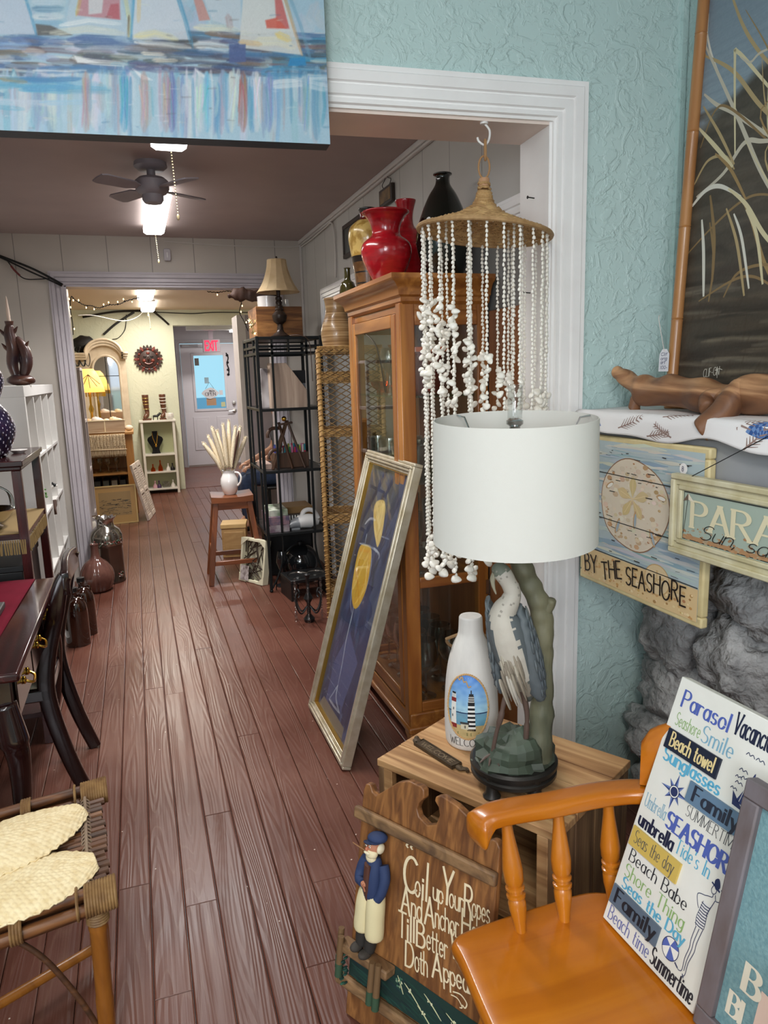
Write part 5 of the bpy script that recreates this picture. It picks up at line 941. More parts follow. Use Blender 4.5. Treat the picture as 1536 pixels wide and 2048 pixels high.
# ---- word board propped on the seat
VFm = Fr((.766, 1.058, .4575), (.031, -1, 0), (.333, .01, .943)); vw, vh = .236, .492
t = thing('beach_word_board', 'tall white board of beach words starting Parasol Vacancies, propped on the maple chair', 'sign', VFm(vw/2, 0))
mb = MB(); mb.box(0, vw, 0, vh, -.024, 0, VFm); put(mb, 'board', mat('white_board', (232, 232, 226), .5, col2=(222, 222, 214), vs=9), t, bev=.0015)
mb = MB(); B1, B2, B3, B4, GR = (78, 98, 176), (26, 34, 62), (92, 172, 206), (126, 172, 196), (142, 178, 112)
HV = (.2, .1); LTN = (.12, .06)
for s_, a, b, h, w_, nib, sf, c in (('Parasol', .020, .441, .034, .11, (.2, .1), .16, B1), ('Vacancies', .141, .446, .038, .085, (.24, .13), .2, B2), ('Seashore', .019, .405, .026, .060, (.13, .07), .1, GR), ('Smile', .084, .403, .032, .07, (.14, .06), .2, B4), ('Sunglasses', .018, .336, .026, .134, (.26, .15), .22, B3),
    ('Umbrella', .011, .238, .027, .053, (.14, .06), .2, B4), ('SEASHORE', .071, .231, .032, .156, (.32, .12), .34, B1), ('SUMMERTIME', .103, .272, .021, .114, (.1, .05), .18, (70, 74, 80)), ('umbrella', .011, .2, .028, .088, (.28, .14), .12, B2), ("Tide's In", .106, .204, .027, .078, (.16, .06), .24, B3),
    ('Beach Babe', .017, .13, .025, .146, (.15, .06), .22, (40, 42, 50)), ('Shore Thing', .017, .1, .026, .152, (.15, .06), .24, GR), ('Seas the Day', .020, .078, .022, .160, (.26, .12), .26, B3), ('Beach time', .012, .009, .027, .11, (.14, .06), .22, (104, 112, 170)), ('Summertime', .129, .009, .031, .098, (.26, .1), .14, (36, 38, 48))):
    letters(mb, s_, VFm, a, b, h*.92, w_, nib=(nib[0]*.8, nib[1]*.8), serif=sf*.6, c=c, d=.0006, sp=.2)
# compass star, ball, birds, boat, bather
cx_, cy_ = .066, .295
for i in range(8):
    a = math.radians(90+45*i); r0 = .034 if i % 2 == 0 else .025
    for sg in (1, -1): mb.flat([(cx_, cy_), (cx_+.011*math.cos(a+sg*.39), cy_+.011*math.sin(a+sg*.39)), (cx_+r0*math.cos(a), cy_+r0*math.sin(a))][::sg], VFm, .0005, (48, 66, 122) if sg > 0 else (110, 130, 184))
mb.flat(circ(cx_, cy_, .012, None, 20), VFm, .0008, (40, 52, 96)); mb.strip(circ(cx_, cy_, .0095, None, 25, 0, 359.9), .002, VFm, .001, (232, 232, 226))
cx_, cy_ = .160, .0575; rb_ = .0185
for i in range(6): a0, a1 = math.radians(20+60*i), math.radians(80+60*i); mb.flat([(cx_-.002, cy_+.004)]+[(cx_+rb_*math.cos(a0+(a1-a0)*j/6), cy_+rb_*math.sin(a0+(a1-a0)*j/6)) for j in range(7)], VFm, .0005, ((84, 104, 180), (236, 236, 232))[i % 2])
mb.strip(circ(cx_, cy_, rb_, None, 28, 0, 359.9), .0014, VFm, .0007, (50, 60, 100))
for a, b, s_ in ((.186, .425, .008), (.206, .425, .008), (.183, .396, .008), (.19, .386, .007), (.178, .383, .006), (.182, .374, .007), (.176, .362, .006)): mb.strip(spl2([(a-s_, b-.001), (a-s_*.5, b+s_*.5), (a, b), (a+s_*.6, b+s_*.45), (a+s_*1.2, b-.001)], 4), .0014, VFm, .0006, (40, 52, 90))
mb.flat(spl2([(.186, .346), (.196, .372), (.206, .404), (.207, .37), (.205, .344)], 5)+[(.186, .346)], VFm, .0006, (44, 58, 110)); mb.flat(spl2([(.209, .342), (.209, .38), (.222, .36), (.222, .342)], 5), VFm, .0006, (44, 58, 110))
mb.flat([(.176, .36), (.182, .338), (.228, .335), (.232, .346), (.2, .341)], VFm, .0006, (40, 52, 96)); [mb.strip([(.193+.006*i, .348+.006*i), (.199+.004*i, .392)], .001, VFm, .0009, (232, 232, 226)) for i in range(2)]
INK = (66, 72, 104)
def ink(P, w_=.0013): mb.strip(spl2(P, 5), w_, VFm, .0006, INK)
mb.flat([(a, b) for a, b in spl2([(.1985, .212), (.205, .217), (.211, .206), (.206, .198), (.2, .203)], 4, True)], VFm, .0006, (36, 48, 92)); mb.strip([(.194, .205), (.213, .199)], .003, VFm, .0007, (36, 48, 92))
ink([(.199, .203), (.197, .194), (.201, .189), (.206, .192), (.207, .199)]); ink([(.203, .19), (.203, .184), (.196, .181), (.19, .178)]); ink([(.207, .19), (.212, .182), (.222, .19), (.214, .204)]); ink([(.19, .178), (.176, .172), (.181, .158), (.186, .152)]); ink([(.21, .182), (.206, .165), (.203, .15)])
mb.flat([(.190, .168), (.206, .168), (.204, .155), (.206, .14), (.207, .128), (.191, .124), (.187, .137), (.188, .15)], VFm, .0005, (228, 228, 226))
for i in range(9): b = .128+i*.0046; mb.strip([(.188, b), (.197, b-.0012), (.206, b)], .0017, VFm, .0009, (60, 66, 98))
ink([(.190, .168), (.188, .15), (.187, .137), (.191, .124)], .001); ink([(.206, .168), (.204, .155), (.206, .14), (.207, .128)], .001)
ink([(.192, .124), (.191, .1), (.193, .085), (.191, .065), (.193, .045), (.188, .040), (.184, .041)]); ink([(.199, .124), (.197, .1), (.198, .085), (.196, .065), (.197, .046)]); ink([(.206, .128), (.203, .1), (.204, .085), (.200, .062), (.201, .042), (.196, .035)]); ink([(.184, .041), (.176, .045)], .003); ink([(.196, .04), (.2, .035)], .002)
put(mb, 'lettering_print', PIGS, t, smooth=False)
for s_, a0, a1, b0, b1, c, tc, ta, tb, tw, th, nib, sf in (('Beach towel', .013, .139, .358, .395, (26, 34, 54), (226, 206, 150), .026, .366, .104, .026, (.26, .12), .14), ('Family', .094, .22, .295, .332, (98, 126, 152), (38, 44, 60), .11, .303, .098, .026, (.3, .12), .3), ('Seas the day', .006, .130, .157, .1945, (206, 178, 92), (92, 92, 90), .017, .167, .102, .024, (.12, .05), .2), ('Family', .005, .131, .038, .0745, (92, 108, 126), (30, 34, 44), .019, .046, .105, .026, (.3, .12), .3)):
    mb = MB(); mb.box(a0, a1, b0, b1, 0, .004, VFm, c); letters(mb, s_, VFm, ta, tb, th, tw, nib=(nib[0]*.8, nib[1]*.8), serif=sf*.6, c=tc, d=.0046, sp=.2); put(mb, 'raised_plaque', PIGS, t, smooth=False)
# ---- teal framed sign in the corner of the picture
UF = Fr((.774, .812, .4575), (.031, -1, 0), (.193, .006, .981)); uw, uh = .32, .418
t = thing('teal_framed_sign', 'teal burlap sign in a distressed grey frame propped in front of the white word board', 'sign', UF(uw/2, 0))
mb = MB(); q = .031
for a in ((0, uw, 0, q), (0, uw, uh-q, uh), (0, q, q, uh-q), (uw-q, uw, q, uh-q)): mb.box(*a, -.012, .012, UF)
put(mb, 'frame', mat('distressed_grey', (118, 112, 118), .6, col2=(98, 86, 84), vs=22, stretch=(1, 1, .3), bump=.2, bs=60), t, bev=.003)
mb = MB(); mb.box(q, uw-q, q, uh-q, -.012, .002, UF); put(mb, 'panel', mat('teal_burlap', (124, 162, 168), .85, col2=(104, 144, 152), vs=160, bump=.5, bs=300), t)
mb = MB(); letters(mb, 'B', UF, .066, .109, .043, .026, nib=(.26, .08), serif=.2, c=(226, 222, 204), d=.0028); letters(mb, 'BL', UF, .049, .057, .036, .038, nib=(.24, .08), serif=.2, c=(226, 222, 204), d=.0028); mb.flat([(.093, .04), (.22, .04), (.22, .128), (.095, .132)], UF, .0026, (224, 200, 186)); put(mb, 'lettering', PIGM, t, smooth=False)

# ---- shell chandelier hanging in the opening
HC = V((1.0, 2.035, 0)); sh_ = thing('shell_chandelier', 'hanging woven hat chandelier with long strands of little white shells', 'chandelier', (1.0, 2.035, 1.888))
WICK = mat('woven_rattan', (204, 166, 112), .65, col2=(160, 122, 76), vs=40, bump=.5, bs=220)
pf = spl2([(.015, 2.02), (.02, 1.99), (.036, 1.957), (.085, 1.926), (.14, 1.906), (.19, 1.888)], 6)
def tilt(p): p = V(p); q = p-V((1.0, 2.035, 1.95)); return p+V((0, 0, (-q.x*.105+q.y*.02)))
mb = MB()
for i in range(0, len(pf)): 
    r_, z = pf[i]
    if i and i < len(pf)-1 and math.hypot(pf[i][0]-lr_[0], pf[i][1]-lr_[1]) < .0088: continue
    lr_ = pf[i]; n = max(14, int(r_*420)); mb.tube([tilt((HC.x+(r_+R.uniform(-.0015, .0015))*math.cos(2*pi*j/n), HC.y+(r_+R.uniform(-.0015, .0015))*math.sin(2*pi*j/n), z+R.uniform(-.002, .002)+.003*(j % 2))) for j in range(n)], .0042, 6, closed=True)
for j in range(34):
    a = 2*pi*j/34; mb.tube([tilt((HC.x+r_*math.cos(a+.6*q), HC.y+r_*math.sin(a+.6*q), z)) for q, (r_, z) in [(i/len(pf), p) for i, p in enumerate(pf)][4:]], .0026, 5)
    mb.tube([tilt((HC.x+r_*math.cos(a-.6*q), HC.y+r_*math.sin(a-.6*q), z)) for q, (r_, z) in [(i/len(pf), p) for i, p in enumerate(pf)][8:]], .0026, 5)
put(mb, 'woven_hat', WICK, sh_, ang=2)
mb = MB(); mb.tube([tilt((HC.x+.191*math.cos(2*pi*j/60), HC.y+.191*math.sin(2*pi*j/60), 1.888)) for j in range(60)], .0068, 8, closed=True); put(mb, 'rim', mat('rim_wrap', (184, 148, 102), .7, col2=(160, 124, 80), vs=60, bump=.5, bs=250), sh_)
mb = MB(); mb.lathe([(.001, 2.008), (.0145, 2.008), (.0155, 2.012), (.0155, 2.032), (.0145, 2.036), (.001, 2.036)], 18, Fr((HC.x, HC.y, 0), (1, 0, 0), (0, 1, 0), (0, 0, 1))); put(mb, 'cap', mat('cap_wood', (186, 142, 104), .6), sh_)
mb = MB(); mb.tube([V((1.0+.016*math.cos(a)*.94, 2.035-.016*math.cos(a)*.3, 2.066+.03*math.sin(a))) for a in [2*pi*i/20 for i in range(20)]], .0028, 7, closed=True); mb.tube([V((1.004+.004*math.cos(a), 2.035+.009*math.cos(a), 2.112+.026*math.sin(a))) for a in [2*pi*i/18 for i in range(18)]], .0042, 7, closed=True); put(mb, 'hanging_loop', mat('jute_loop', (170, 130, 88), .85, bump=.4, bs=300), sh_)
mb = MB(); mb.lathe([(.001, 2.186), (.012, 2.186), (.011, 2.181), (.001, 2.179)], 16, Fr((1.003, 2.04, 0), (1, 0, 0), (0, 1, 0), (0, 0, 1))); mb.tube(spl([(1.003, 2.04, 2.184), (1.018, 2.036, 2.165), (1.016, 2.036, 2.14), (1.004, 2.038, 2.126), (.988, 2.042, 2.135), (.984, 2.044, 2.146)], 5), .0032, 8); hk = tag(put(mb, 'ceiling_hook', mat('white_hook', (232, 230, 226), .35), org=(1.003, 2.04, 2.18)), 'white screw hook in the opening head holding the shell chandelier', 'hook')
SHELL = mat('white_shell', (250, 247, 238), .35, col2=(240, 234, 220), vs=80)
srs = random.Random(5)
def shell(mb, c, r, rs):
    a, b = rs.uniform(0, 6.28), rs.uniform(-.7, .7); d = V((math.cos(a)*math.cos(b), math.sin(a)*math.cos(b), math.sin(b))); o_ = d.orthogonal().normalized(); fr = Fr(c, o_, d.cross(o_), d)
    mb.ell((0, 0, 0), (r*.85, r*.5, r), 8, 6, fr, fn=lambda p, q: V((q.x*(1-.35*p.z), q.y*(1-.35*p.z), q.z)))
ang_l = [2*pi*i/24+.1 for i in range(24)]
for i, a in enumerate(ang_l+[.4, 1.5, 2.7, 3.9, 5.1, 5.9]):
    rr_ = .181 if i < 24 else .11; top = tilt((HC.x+rr_*math.cos(a), HC.y+rr_*math.sin(a), 1.882 if i < 24 else 1.915))
    lat = ((top.x-HC.x)*.9-(top.y-HC.y)*.43)/.19      # -1 = left side of the hat, 1 = right side
    zc = 1.60-.14*(lat+.9)-(.03 if srs.random() < .5 else 0); bot = .86+.16*(lat+1)*.3+srs.uniform(0, .06)
    mb = MB(); z = top.z; sx_, sy_ = 0., 0.
    while z > bot:
        big = abs(z-zc) < .085+.05*(lat < -.3); low = z < bot+.075
        if (big and srs.random() < .5) or (low and srs.random() < .5): shell(mb, (top.x+srs.uniform(-.011, .011), top.y+srs.uniform(-.011, .011), z), srs.uniform(.010, .0155), srs); z -= .0125
        else: q_ = srs.uniform(.8, 1.2); mb.ell((top.x+srs.uniform(-.0016, .0016), top.y+srs.uniform(-.0016, .0016), z), (.0047*q_, .0041*q_, .0060), 6, 4, fn=lambda p, q: V((q.x*(1-.5*p.z), q.y*(1-.5*p.z), q.z))); z -= .0118
    shell(mb, (top.x, top.y, bot-.004), .0165, srs)
    put(mb, 'shell_strand', SHELL, sh_, ang=2)
# nails left in the jamb
for z, y in ((2.005, 2.1), (1.73, 2.12)):
    mb = MB(); mb.tube([(1.2, y, z), (1.176, y-.003, z+.001)], .0018, 6); mb.lathe([(.001, 0), (.0048, 0), (.0048, .0015), (.001, .0018)], 10, Fr((1.176, y-.003, z+.001), (0, 1, 0), (0, 0, 1), (-1, 0, 0)))
    tag(put(mb, 'nail', mat('dark_nail', (40, 38, 38), .5, .7), org=(1.19, y, z)), 'dark nail sticking out of the white jamb, '+('upper one beside the woven hat' if z > 1.9 else 'lower one behind the shell strands'), 'nail', 'nails in the jamb')

# ---- rattan bench with two palm fans
XB = Fr((-.152, 1.512, 0), (-.98, -.215, 0), (-.075, .99, 0), (0, 0, 1)); bl_, bd_ = .78, .385
CANE = wood('cane_pole', (132, 86, 48), (96, 58, 32), 'x', 1.2, .45, .1, .1, (70, 42, 26)); CANED = wood('cane_dark', (112, 72, 44), (82, 52, 32), 'x', 1.4, .5, 0, .1, (62, 40, 26)); WRAP = mat('cane_wrap', (150, 116, 72), .6, col2=(112, 80, 46), vs=30, bump=.4, bs=120); LEGC = wood('bamboo_leg', (168, 106, 40), (132, 78, 26), 'z', .9, .35, .2, .05)
bench = thing('rattan_bench', 'low rattan bench with bundled cane rails and slatted cane top at lower left', 'bench', XB(.3, .2, 0))
for b, dz in ((-.012, 0), (bd_+.01, .012)):
    mb = MB()
    for dy, dq in ((-.017, -.012), (.004, .010), (.021, -.008), (0, -.028)): mb.tube([XB(-.02, b+dy, .44+dq+dz), XB(bl_, b+dy, .44+dq+dz)], .0125, 10)
    put(mb, 'cane_rail', CANE, bench)
    for a0, a1 in ((-.02, .045), (.055, .066), (.16, .185), (.40, .425), (.66, .72)):
        mb = MB(); n = int((a1-a0)/.0058)
        for i in range(n): mb.tube([XB(a0+i*.0058, b+.0365*math.cos(q), .436+dz+.030*math.sin(q)) for q in [2*pi*j/16 for j in range(16)]], .0031, 5, closed=True)
        put(mb, 'binding', WRAP, bench)
for i in range(17):
    b = .03+i*(bd_-.05)/16; mb = MB(); mb.tube([XB(-.008+R.uniform(-.006, .004), b, .447+R.uniform(-.002, .002)), XB(bl_*.5, b, .446), XB(bl_, b, .447)], .0095, 8); put(mb, 'seat_cane', CANED if i % 3 else CANE, bench)
mb = MB()
for b in range(0, 24): mb.tube([XB(.032+.011*math.cos(q), .02+b*.0148+.006*math.sin(q), .449+.011*math.sin(q)) for q in [2*pi*j/10 for j in range(10)]], .0022, 5, closed=True)
mb.tube([XB(.032, .0, .458), XB(.032, bd_+.02, .460)], .0042, 7); put(mb, 'cane_lashing', mat('grey_cane', (142, 120, 98), .7), bench)
for a, b, e, f in ((.02, .0, .03, .06), (.02, bd_, .03, bd_-.05), (bl_-.04, .0, bl_-.05, .06), (bl_-.04, bd_, bl_-.05, bd_-.05)):
    mb = MB(); p0, p1 = XB(a, b, .405), XB(e, f*1.0, .002); mb.tube([p0, p0.lerp(p1, .1), p0.lerp(p1, .12), p0.lerp(p1, .15), p0.lerp(p1, .6), p0.lerp(p1, .62), p1], [.0185, .0185, .0205, .0185, .018, .0195, .018], 14); lg = put(mb, 'leg', LEGC, bench)
    mb = MB(); [mb.tube([p0+V((.021*math.cos(q), .021*math.sin(q), -.006*i)) for q in [2*pi*j/14 for j in range(14)]], .0032, 5, closed=True) for i in range(6)]; put(mb, 'leg_binding', WRAP, lg)
for P_, r_, m_ in (([(.03, .05, .055), (bl_-.05, bd_-.05, .12)], .0125, LEGC), ([(bl_-.05, .05, .12), (.03, bd_-.05, .055)], .0125, LEGC), ([(.05, .03, .40), (.3, .2, .26), (bl_-.05, bd_-.03, .1)], .013, CANED), ([(.04, .05, .05), (.08, .06, .16), (.15, .08, .29), (.24, .1, .37), (.33, .12, .38)], .0062, CANED)):
    mb = MB(); mb.tube(spl([XB(*p) for p in P_], 8), r_, 10); put(mb, 'brace', m_, bench)
STRAW = mat('palm_straw', (240, 222, 180), .65, col2=(224, 200, 152), vs=60)
def palm_fan(tip, tail, wd, z0, z1, label, cup):
    tip, tail = V(tip), V(tail); d = (tail-tip); L = d.length; d.normalize(); s_ = V((-d.y, d.x, 0)); tt = thing('palm_fan', label, 'fan', (tip+tail)/2+V((0, 0, z0)), group='palm fans on the bench')
    def f(i, j):
        u = i; v = (j-.5)*2; w_ = wd*math.sin(pi*min(1, (u*.93+.035))**.85)**.75; q = v*w_; rings = (u*34+abs(v)*3.2); ridge = .0022*abs(math.sin(rings*pi))*(.6+.4*math.sin(v*46+(int(rings) % 2)*pi)); edge = .003*math.sin(u*150)*(abs(v) > .97)
        return tip+d*(u*L)+s_*(q+edge)+V((0, 0, z0+(z1-z0)*u+cup*(1-v*v)*math.sin(pi*u)+ridge-.012*(abs(v)**3)))
    mb = MB(); mb.grid(f, 170, 90); put(mb, 'woven_blade', STRAW, tt, ang=1.0, thick=.0015)
    mb = MB(); P_ = [f(i/40, 0) for i in range(41)]+[f(1-i/40, 1) for i in range(41)]; mb.tube(P_, .0021, 5, closed=True); put(mb, 'plaited_edge', STRAW, tt)
    mb = MB(); mb.tube([tip+d*(L*q)+V((0, 0, z0+(z1-z0)*q+cup*math.sin(pi*min(q, 1))+.006)) for q in (.55, .7, .85, 1, 1.15, 1.3)], [.002, .004, .006, .007, .007, .006], 8); put(mb, 'handle', STRAW, tt)
palm_fan((-.172, 1.585, 0), (-.53, 1.49, 0), .105, .472, .478, 'lower pale woven palm fan lying along the front of the rattan bench', .006)
palm_fan((-.215, 1.80, 0), (-.55, 1.55, 0), .105, .478, .505, 'upper pale woven palm fan overlapping another fan, nearer the back rail', .012)
# ================================================================ CORRIDOR ROOM
def zf(x, y, z=0, a=0): return Fr((x, y, z), (math.cos(a), math.sin(a), 0), (-math.sin(a), math.cos(a), 0), (0, 0, 1))
BRASS = mat('polished_brass', (214, 168, 74), .2, 1.); BLK = mat('black_metal', (24, 27, 28), .45, .5); STEEL = mat('polished_steel', (196, 192, 186), .16, 1.); PLB = mat('black_plastic', (18, 18, 19), .4); WHP = mat('white_plastic', (226, 226, 224), .35)
GLS = glassy('clear_glass', (255, 255, 255), .95, .06, (226, 230, 228)); AMB = glassy('amber_glass', (255, 210, 150), .3, .03, (232, 140, 70))
# ---- ceiling fluorescent fixtures with pull chains, and the fan
EM = emis('tube_diffuser', (255, 253, 250), 9.)
def fixture(x, y0, y1, wd, zc, chain_y, chain_l, label, em=EM):
    t = thing('tube_light', label, 'ceiling light', (x, (y0+y1)/2, zc)); mb = MB(); mb.box(x-wd/2+.01, x+wd/2-.01, y0, y1, zc-.02, zc); put(mb, 'housing', WHP, t, bev=.003)
    mb = MB(); P_ = [(-wd/2, -.02), (-wd/2, -.045), (-wd/2+.02, -.058), (wd/2-.02, -.058), (wd/2, -.045), (wd/2, -.02)]; mb.prism(P_, y0+.004, y1-.004, Fr((x, 0, zc), (1, 0, 0), (0, 0, 1), (0, 1, 0))); put(mb, 'diffuser', em, t)
    if chain_l: mb = MB(); n = int(chain_l/.012); [mb.ell((x+.01+.008*i/n, chain_y, zc-.06-i*.012), .0036, 6, 5) for i in range(n)]; mb.ell((x+.018, chain_y, zc-.06-chain_l), (.007, .007, .014), 8, 6); put(mb, 'pull_chain', mat('chain_brass', (206, 190, 150), .35, .8), t)
    return t
fixture(.215, 4.38, 5.48, .135, 2.52, 5.49, .17, 'long lit fluorescent ceiling fixture with pull chain beyond the ceiling fan')
fixture(.225, 2.42, 3.46, .145, 2.505, 3.47, .26, 'lit fluorescent fixture and pull chain just under the sailboat canvas, before the fan')
fixture(.19, 7.55, 8.62, .16, 2.39, 8.62, .16, 'fluorescent fixture on the green room ceiling nearer the doorway')
fixture(.24, 9.1, 10.05, .16, 2.39, 10.03, .2, 'fluorescent fixture on the green room ceiling nearer the green wall')
fx, fy = .164, 3.93; FAN = mat('fan_grey', (150, 146, 154), .45, col2=(140, 136, 144), vs=9)
t = thing('ceiling_fan', 'small grey four blade ceiling fan hanging beside the fluorescent fixture', 'ceiling fan', (fx, fy, 2.52))
mb = MB(); mb.lathe([(.001, 2.52), (.075, 2.52), (.078, 2.50), (.06, 2.485), (.001, 2.485)], 28, zf(fx, fy)); put(mb, 'canopy', FAN, t)
mb = MB(); mb.lathe([(.001, 2.486), (.02, 2.486), (.02, 2.455), (.06, 2.45), (.078, 2.435), (.078, 2.395), (.066, 2.38), (.05, 2.372), (.05, 2.35), (.04, 2.335), (.001, 2.332)], 32, zf(fx, fy)); put(mb, 'motor_housing', FAN, t)
for a in (215, 305, 35, 125):
    f = zf(fx, fy, 2.40, math.radians(a)); mb = MB(); f2 = Fr(f(0, 0, 0), f.u, f.v+V((0, 0, .18)), None); mb.prism([(.06, -.014), (.1, -.03), (.12, -.042), (.27, -.05), (.295, -.04), (.30, 0), (.295, .04), (.27, .05), (.12, .042), (.1, .03), (.06, .014)], -.003, .003, f2); put(mb, 'blade', FAN, t)
# ---- right: curio cabinet
OAK = wood('cabinet_oak', (190, 126, 58), (158, 98, 42), 'z', .8, .32, .35, .05, (124, 66, 26)); OAKH = wood('cabinet_oak_rail', (190, 128, 62), (156, 98, 44), 'y', .8, .32, .35, .05, (122, 68, 30)); OAKX = wood('cabinet_oak_side_rail', (184, 120, 56), (154, 94, 42), 'x', .8, .32, .35, .05, (120, 64, 26)); OAKD = wood('cabinet_back', (150, 98, 58), (124, 76, 42), 'z', .8, .45, .1, .05)
x0, x1, y0, y1 = .955, 1.30, 2.615, 3.30; cab = thing('curio_cabinet', 'tall glazed oak curio cabinet full of glassware, vases standing on its top', 'cabinet', ((x0+x1)/2, (y0+y1)/2, 0))
def pb(name, m, *a, **k): mb = MB(); mb.box(*a); return put(mb, name, m, cab, **k)
for yy in (y0, y1-.045): pb('corner_post', OAK, x0-.014, x0+.045, yy, yy+.048, .07, 1.747, bev=.004); pb('corner_post', OAK, x1-.045, x1, yy, yy+.045, .07, 1.747, bev=.004)
pb('back_panel', OAKD, x1-.02, x1-.012, y0+.04, y1-.04, .07, 1.747)
pb('base', OAKH, x0-.012, x1, y0-.012, y1+.012, .075, .135, bev=.006); pb('base_moulding', OAKH, x0-.022, x1, y0-.022, y1+.022, .05, .08, bev=.008)
pb('floor_board', OAKH, x0+.01, x1-.02, y0+.01, y1-.01, .135, .15); pb('middle_board', OAKH, x0+.03, x1-.02, y0+.03, y1-.03, .668, .686); pb('top_board', OAKH, x0+.004, x1, y0+.004, y1-.004, 1.717, 1.752)
for xx, yy in ((x0-.015, y0-.015), (x0-.015, y1-.055), (x1-.07, y0-.015), (x1-.07, y1-.055)): mb = MB(); mb.prism([(0, .05), (.07, .05), (.07, .035), (.045, .02), (.04, 0), (0, 0)], 0, .07, Fr((xx, yy, .0), (0, 1, 0) if yy < 3 else (0, -1, 0), (0, 0, 1), (1, 0, 0)) if yy < 3 else Fr((xx, yy+.07, 0), (0, -1, 0), (0, 0, 1), (1, 0, 0))); put(mb, 'bracket_foot', OAKH, cab, bev=.003)
# cornice: stepped crown swept round three sides
mb = MB(); pr = [(0, 1.742), (.012, 1.752), (.012, 1.767), (.022, 1.774), (.026, 1.792), (.040, 1.812), (.058, 1.823), (.062, 1.829), (.062, 1.845), (0, 1.845)]
path = lambda d: [(x1, y1+d), (x0-d, y1+d), (x0-d, y0-d), (x1, y0-d)]
vs = [V((*path(d)[i], z)) for d, z in pr for i in range(4)]; n = len(pr); mb.add(vs, [(i*4+j, i*4+j+1, (i+1)*4+j+1, (i+1)*4+j) for i in range(n-1) for j in range(3)]+[((n-1)*4, (n-1)*4+1, (n-1)*4+2, (n-1)*4+3)]); put(mb, 'cornice', OAKH, cab, ang=.5)
# front door (long face), glazed
d_ = put(MB().box(x0-.016, x0, y0+.05, y0+.098, .15, 1.712).box(x0-.016, x0, y1-.10, y1-.052, .15, 1.712), 'door', OAK, cab, bev=.004)
put(MB().box(x0-.016, x0, y0+.098, y1-.10, 1.662, 1.712), 'door_rail', OAKH, d_, bev=.004); put(MB().box(x0-.016, x0, y0+.098, y1-.10, .15, .205), 'door_rail', OAKH, d_, bev=.004)
put(MB().box(x0-.010, x0-.006, y0+.096, y1-.098, .20, 1.667), 'glass_pane', glassy('cabinet_glass', (255, 255, 255), .2, .01, (244, 246, 244)), d_, smooth=False)
put(MB().tube(spl([(x0-.008, y1-.20, 1.672), (x0-.008, y0+.30, 1.60), (x0-.008, y0+.2, 1.42)], 6), .003, 6), 'leaded_tracery', mat('lead_came', (70, 66, 58), .4, .8), d_)
# near side: glazed panels split by a rail, far side glazed
for yy, sgn in ((y0, -1), (y1, 1)):
    ya, yb = (yy, yy+.02) if sgn < 0 else (yy-.02, yy)
    s_ = [put(MB().box(x0+.045, x1-.045, ya, yb, *q), 'side_rail', OAKX, cab, bev=.003) for q in ((.655, .70), (.135, .175), (1.667, 1.722))][0]
    put(MB().box(x0+.04, x1-.04, ya+.008, ya+.012, .17, .66).box(x0+.04, x1-.04, ya+.008, ya+.012, .695, 1.677), 'glass_pane', MATS['cabinet_glass'], s_, smooth=False)
for zz in (1.065, 1.40): put(MB().box(x0+.012, x1-.022, y0+.03, y1-.03, zz, zz+.007), 'glass_shelf', glassy('shelf_glass', (225, 245, 238), .3, .02, (222, 236, 230)), cab, smooth=False)
lf = put(MB().box(1.30, 1.318, 2.235, y0-.004, .06, 1.717), 'open_leaf', OAKD, cab, bev=.003)
hm = put(MB().box(1.284, 1.302, y0-.008, y0-.003, .60, .66).tube([(1.30, y0-.008, .595), (1.30, y0-.008, .665)], .004, 8), 'hinge', STEEL, lf)
# glassware
def glass_proto(kind, label, group, m=GLS):
    t = thing(kind, label, 'glass', (0, 0, -5), group=group)
    P_ = {'wine_glass': [(.03, 0), (.03, .002), (.006, .006), (.0035, .015), (.0035, .07), (.012, .078), (.03, .095), (.037, .12), (.036, .145), (.031, .168), (.0295, .168), (.0345, .145), (.0355, .12), (.028, .097), (.001, .082)],
          'champagne_flute': [(.028, 0), (.028, .002), (.006, .006), (.0035, .015), (.0035, .08), (.012, .095), (.020, .13), (.022, .17), (.021, .205), (.0195, .205), (.0205, .17), (.0185, .132), (.001, .1)],
          'tumbler': [(.026, 0), (.027, .003), (.031, .09), (.033, .105), (.0315, .105), (.0295, .09), (.025, .012), (.001, .01)],
          'cut_glass_bowl': [(.03, 0), (.032, .006), (.03, .012), (.05, .03), (.06, .05), (.062, .058), (.059, .057), (.047, .034), (.001, .018)],
          'glass_pitcher': [(.038, 0), (.04, .004), (.052, .05), (.05, .1), (.036, .14), (.036, .17), (.042, .185), (.040, .185), (.034, .17), (.034, .14), (.047, .1), (.049, .05), (.001, .01)]}[kind]
    mb = MB(); mb.lathe(P_, 20, cap=False); mb.build('bowl' if kind != 'glass_pitcher' else 'body', m, t)
    return t
protos = {}
def glass(kind, x, y, z, label, group=None, m=GLS, s=1.):
    key = (kind, m.name)
    if key not in protos: g = protos[key] = glass_proto(kind, label, group, m); g.location = (x, y, z); g.scale = (s, s, s); return g
    return dup(protos[key], (x, y, z), label=label, group=group, scale=s)
rg = random.Random(3)
for i in range(5):
    for j in range(2): glass('wine_glass', x0+.10+j*.13, y0+.10+i*.12+j*.03, .1505, 'clear stemmed wine glass on the bottom floor of the curio cabinet', 'wine glasses on the cabinet floor', s=1.5)
for i in range(6): glass('champagne_flute', x0+.08+(i % 2)*.16, y0+.12+i*.09, .6865, 'tall clear champagne flute on the middle board of the curio cabinet', 'flutes on the cabinet middle board', s=1.25)
for i in range(3): glass('cut_glass_bowl', x0+.2, y0+.14+i*.2, .6865, 'cut glass bowl among the flutes on the cabinet middle board', 'cut glass bowls in the cabinet', s=1.0)
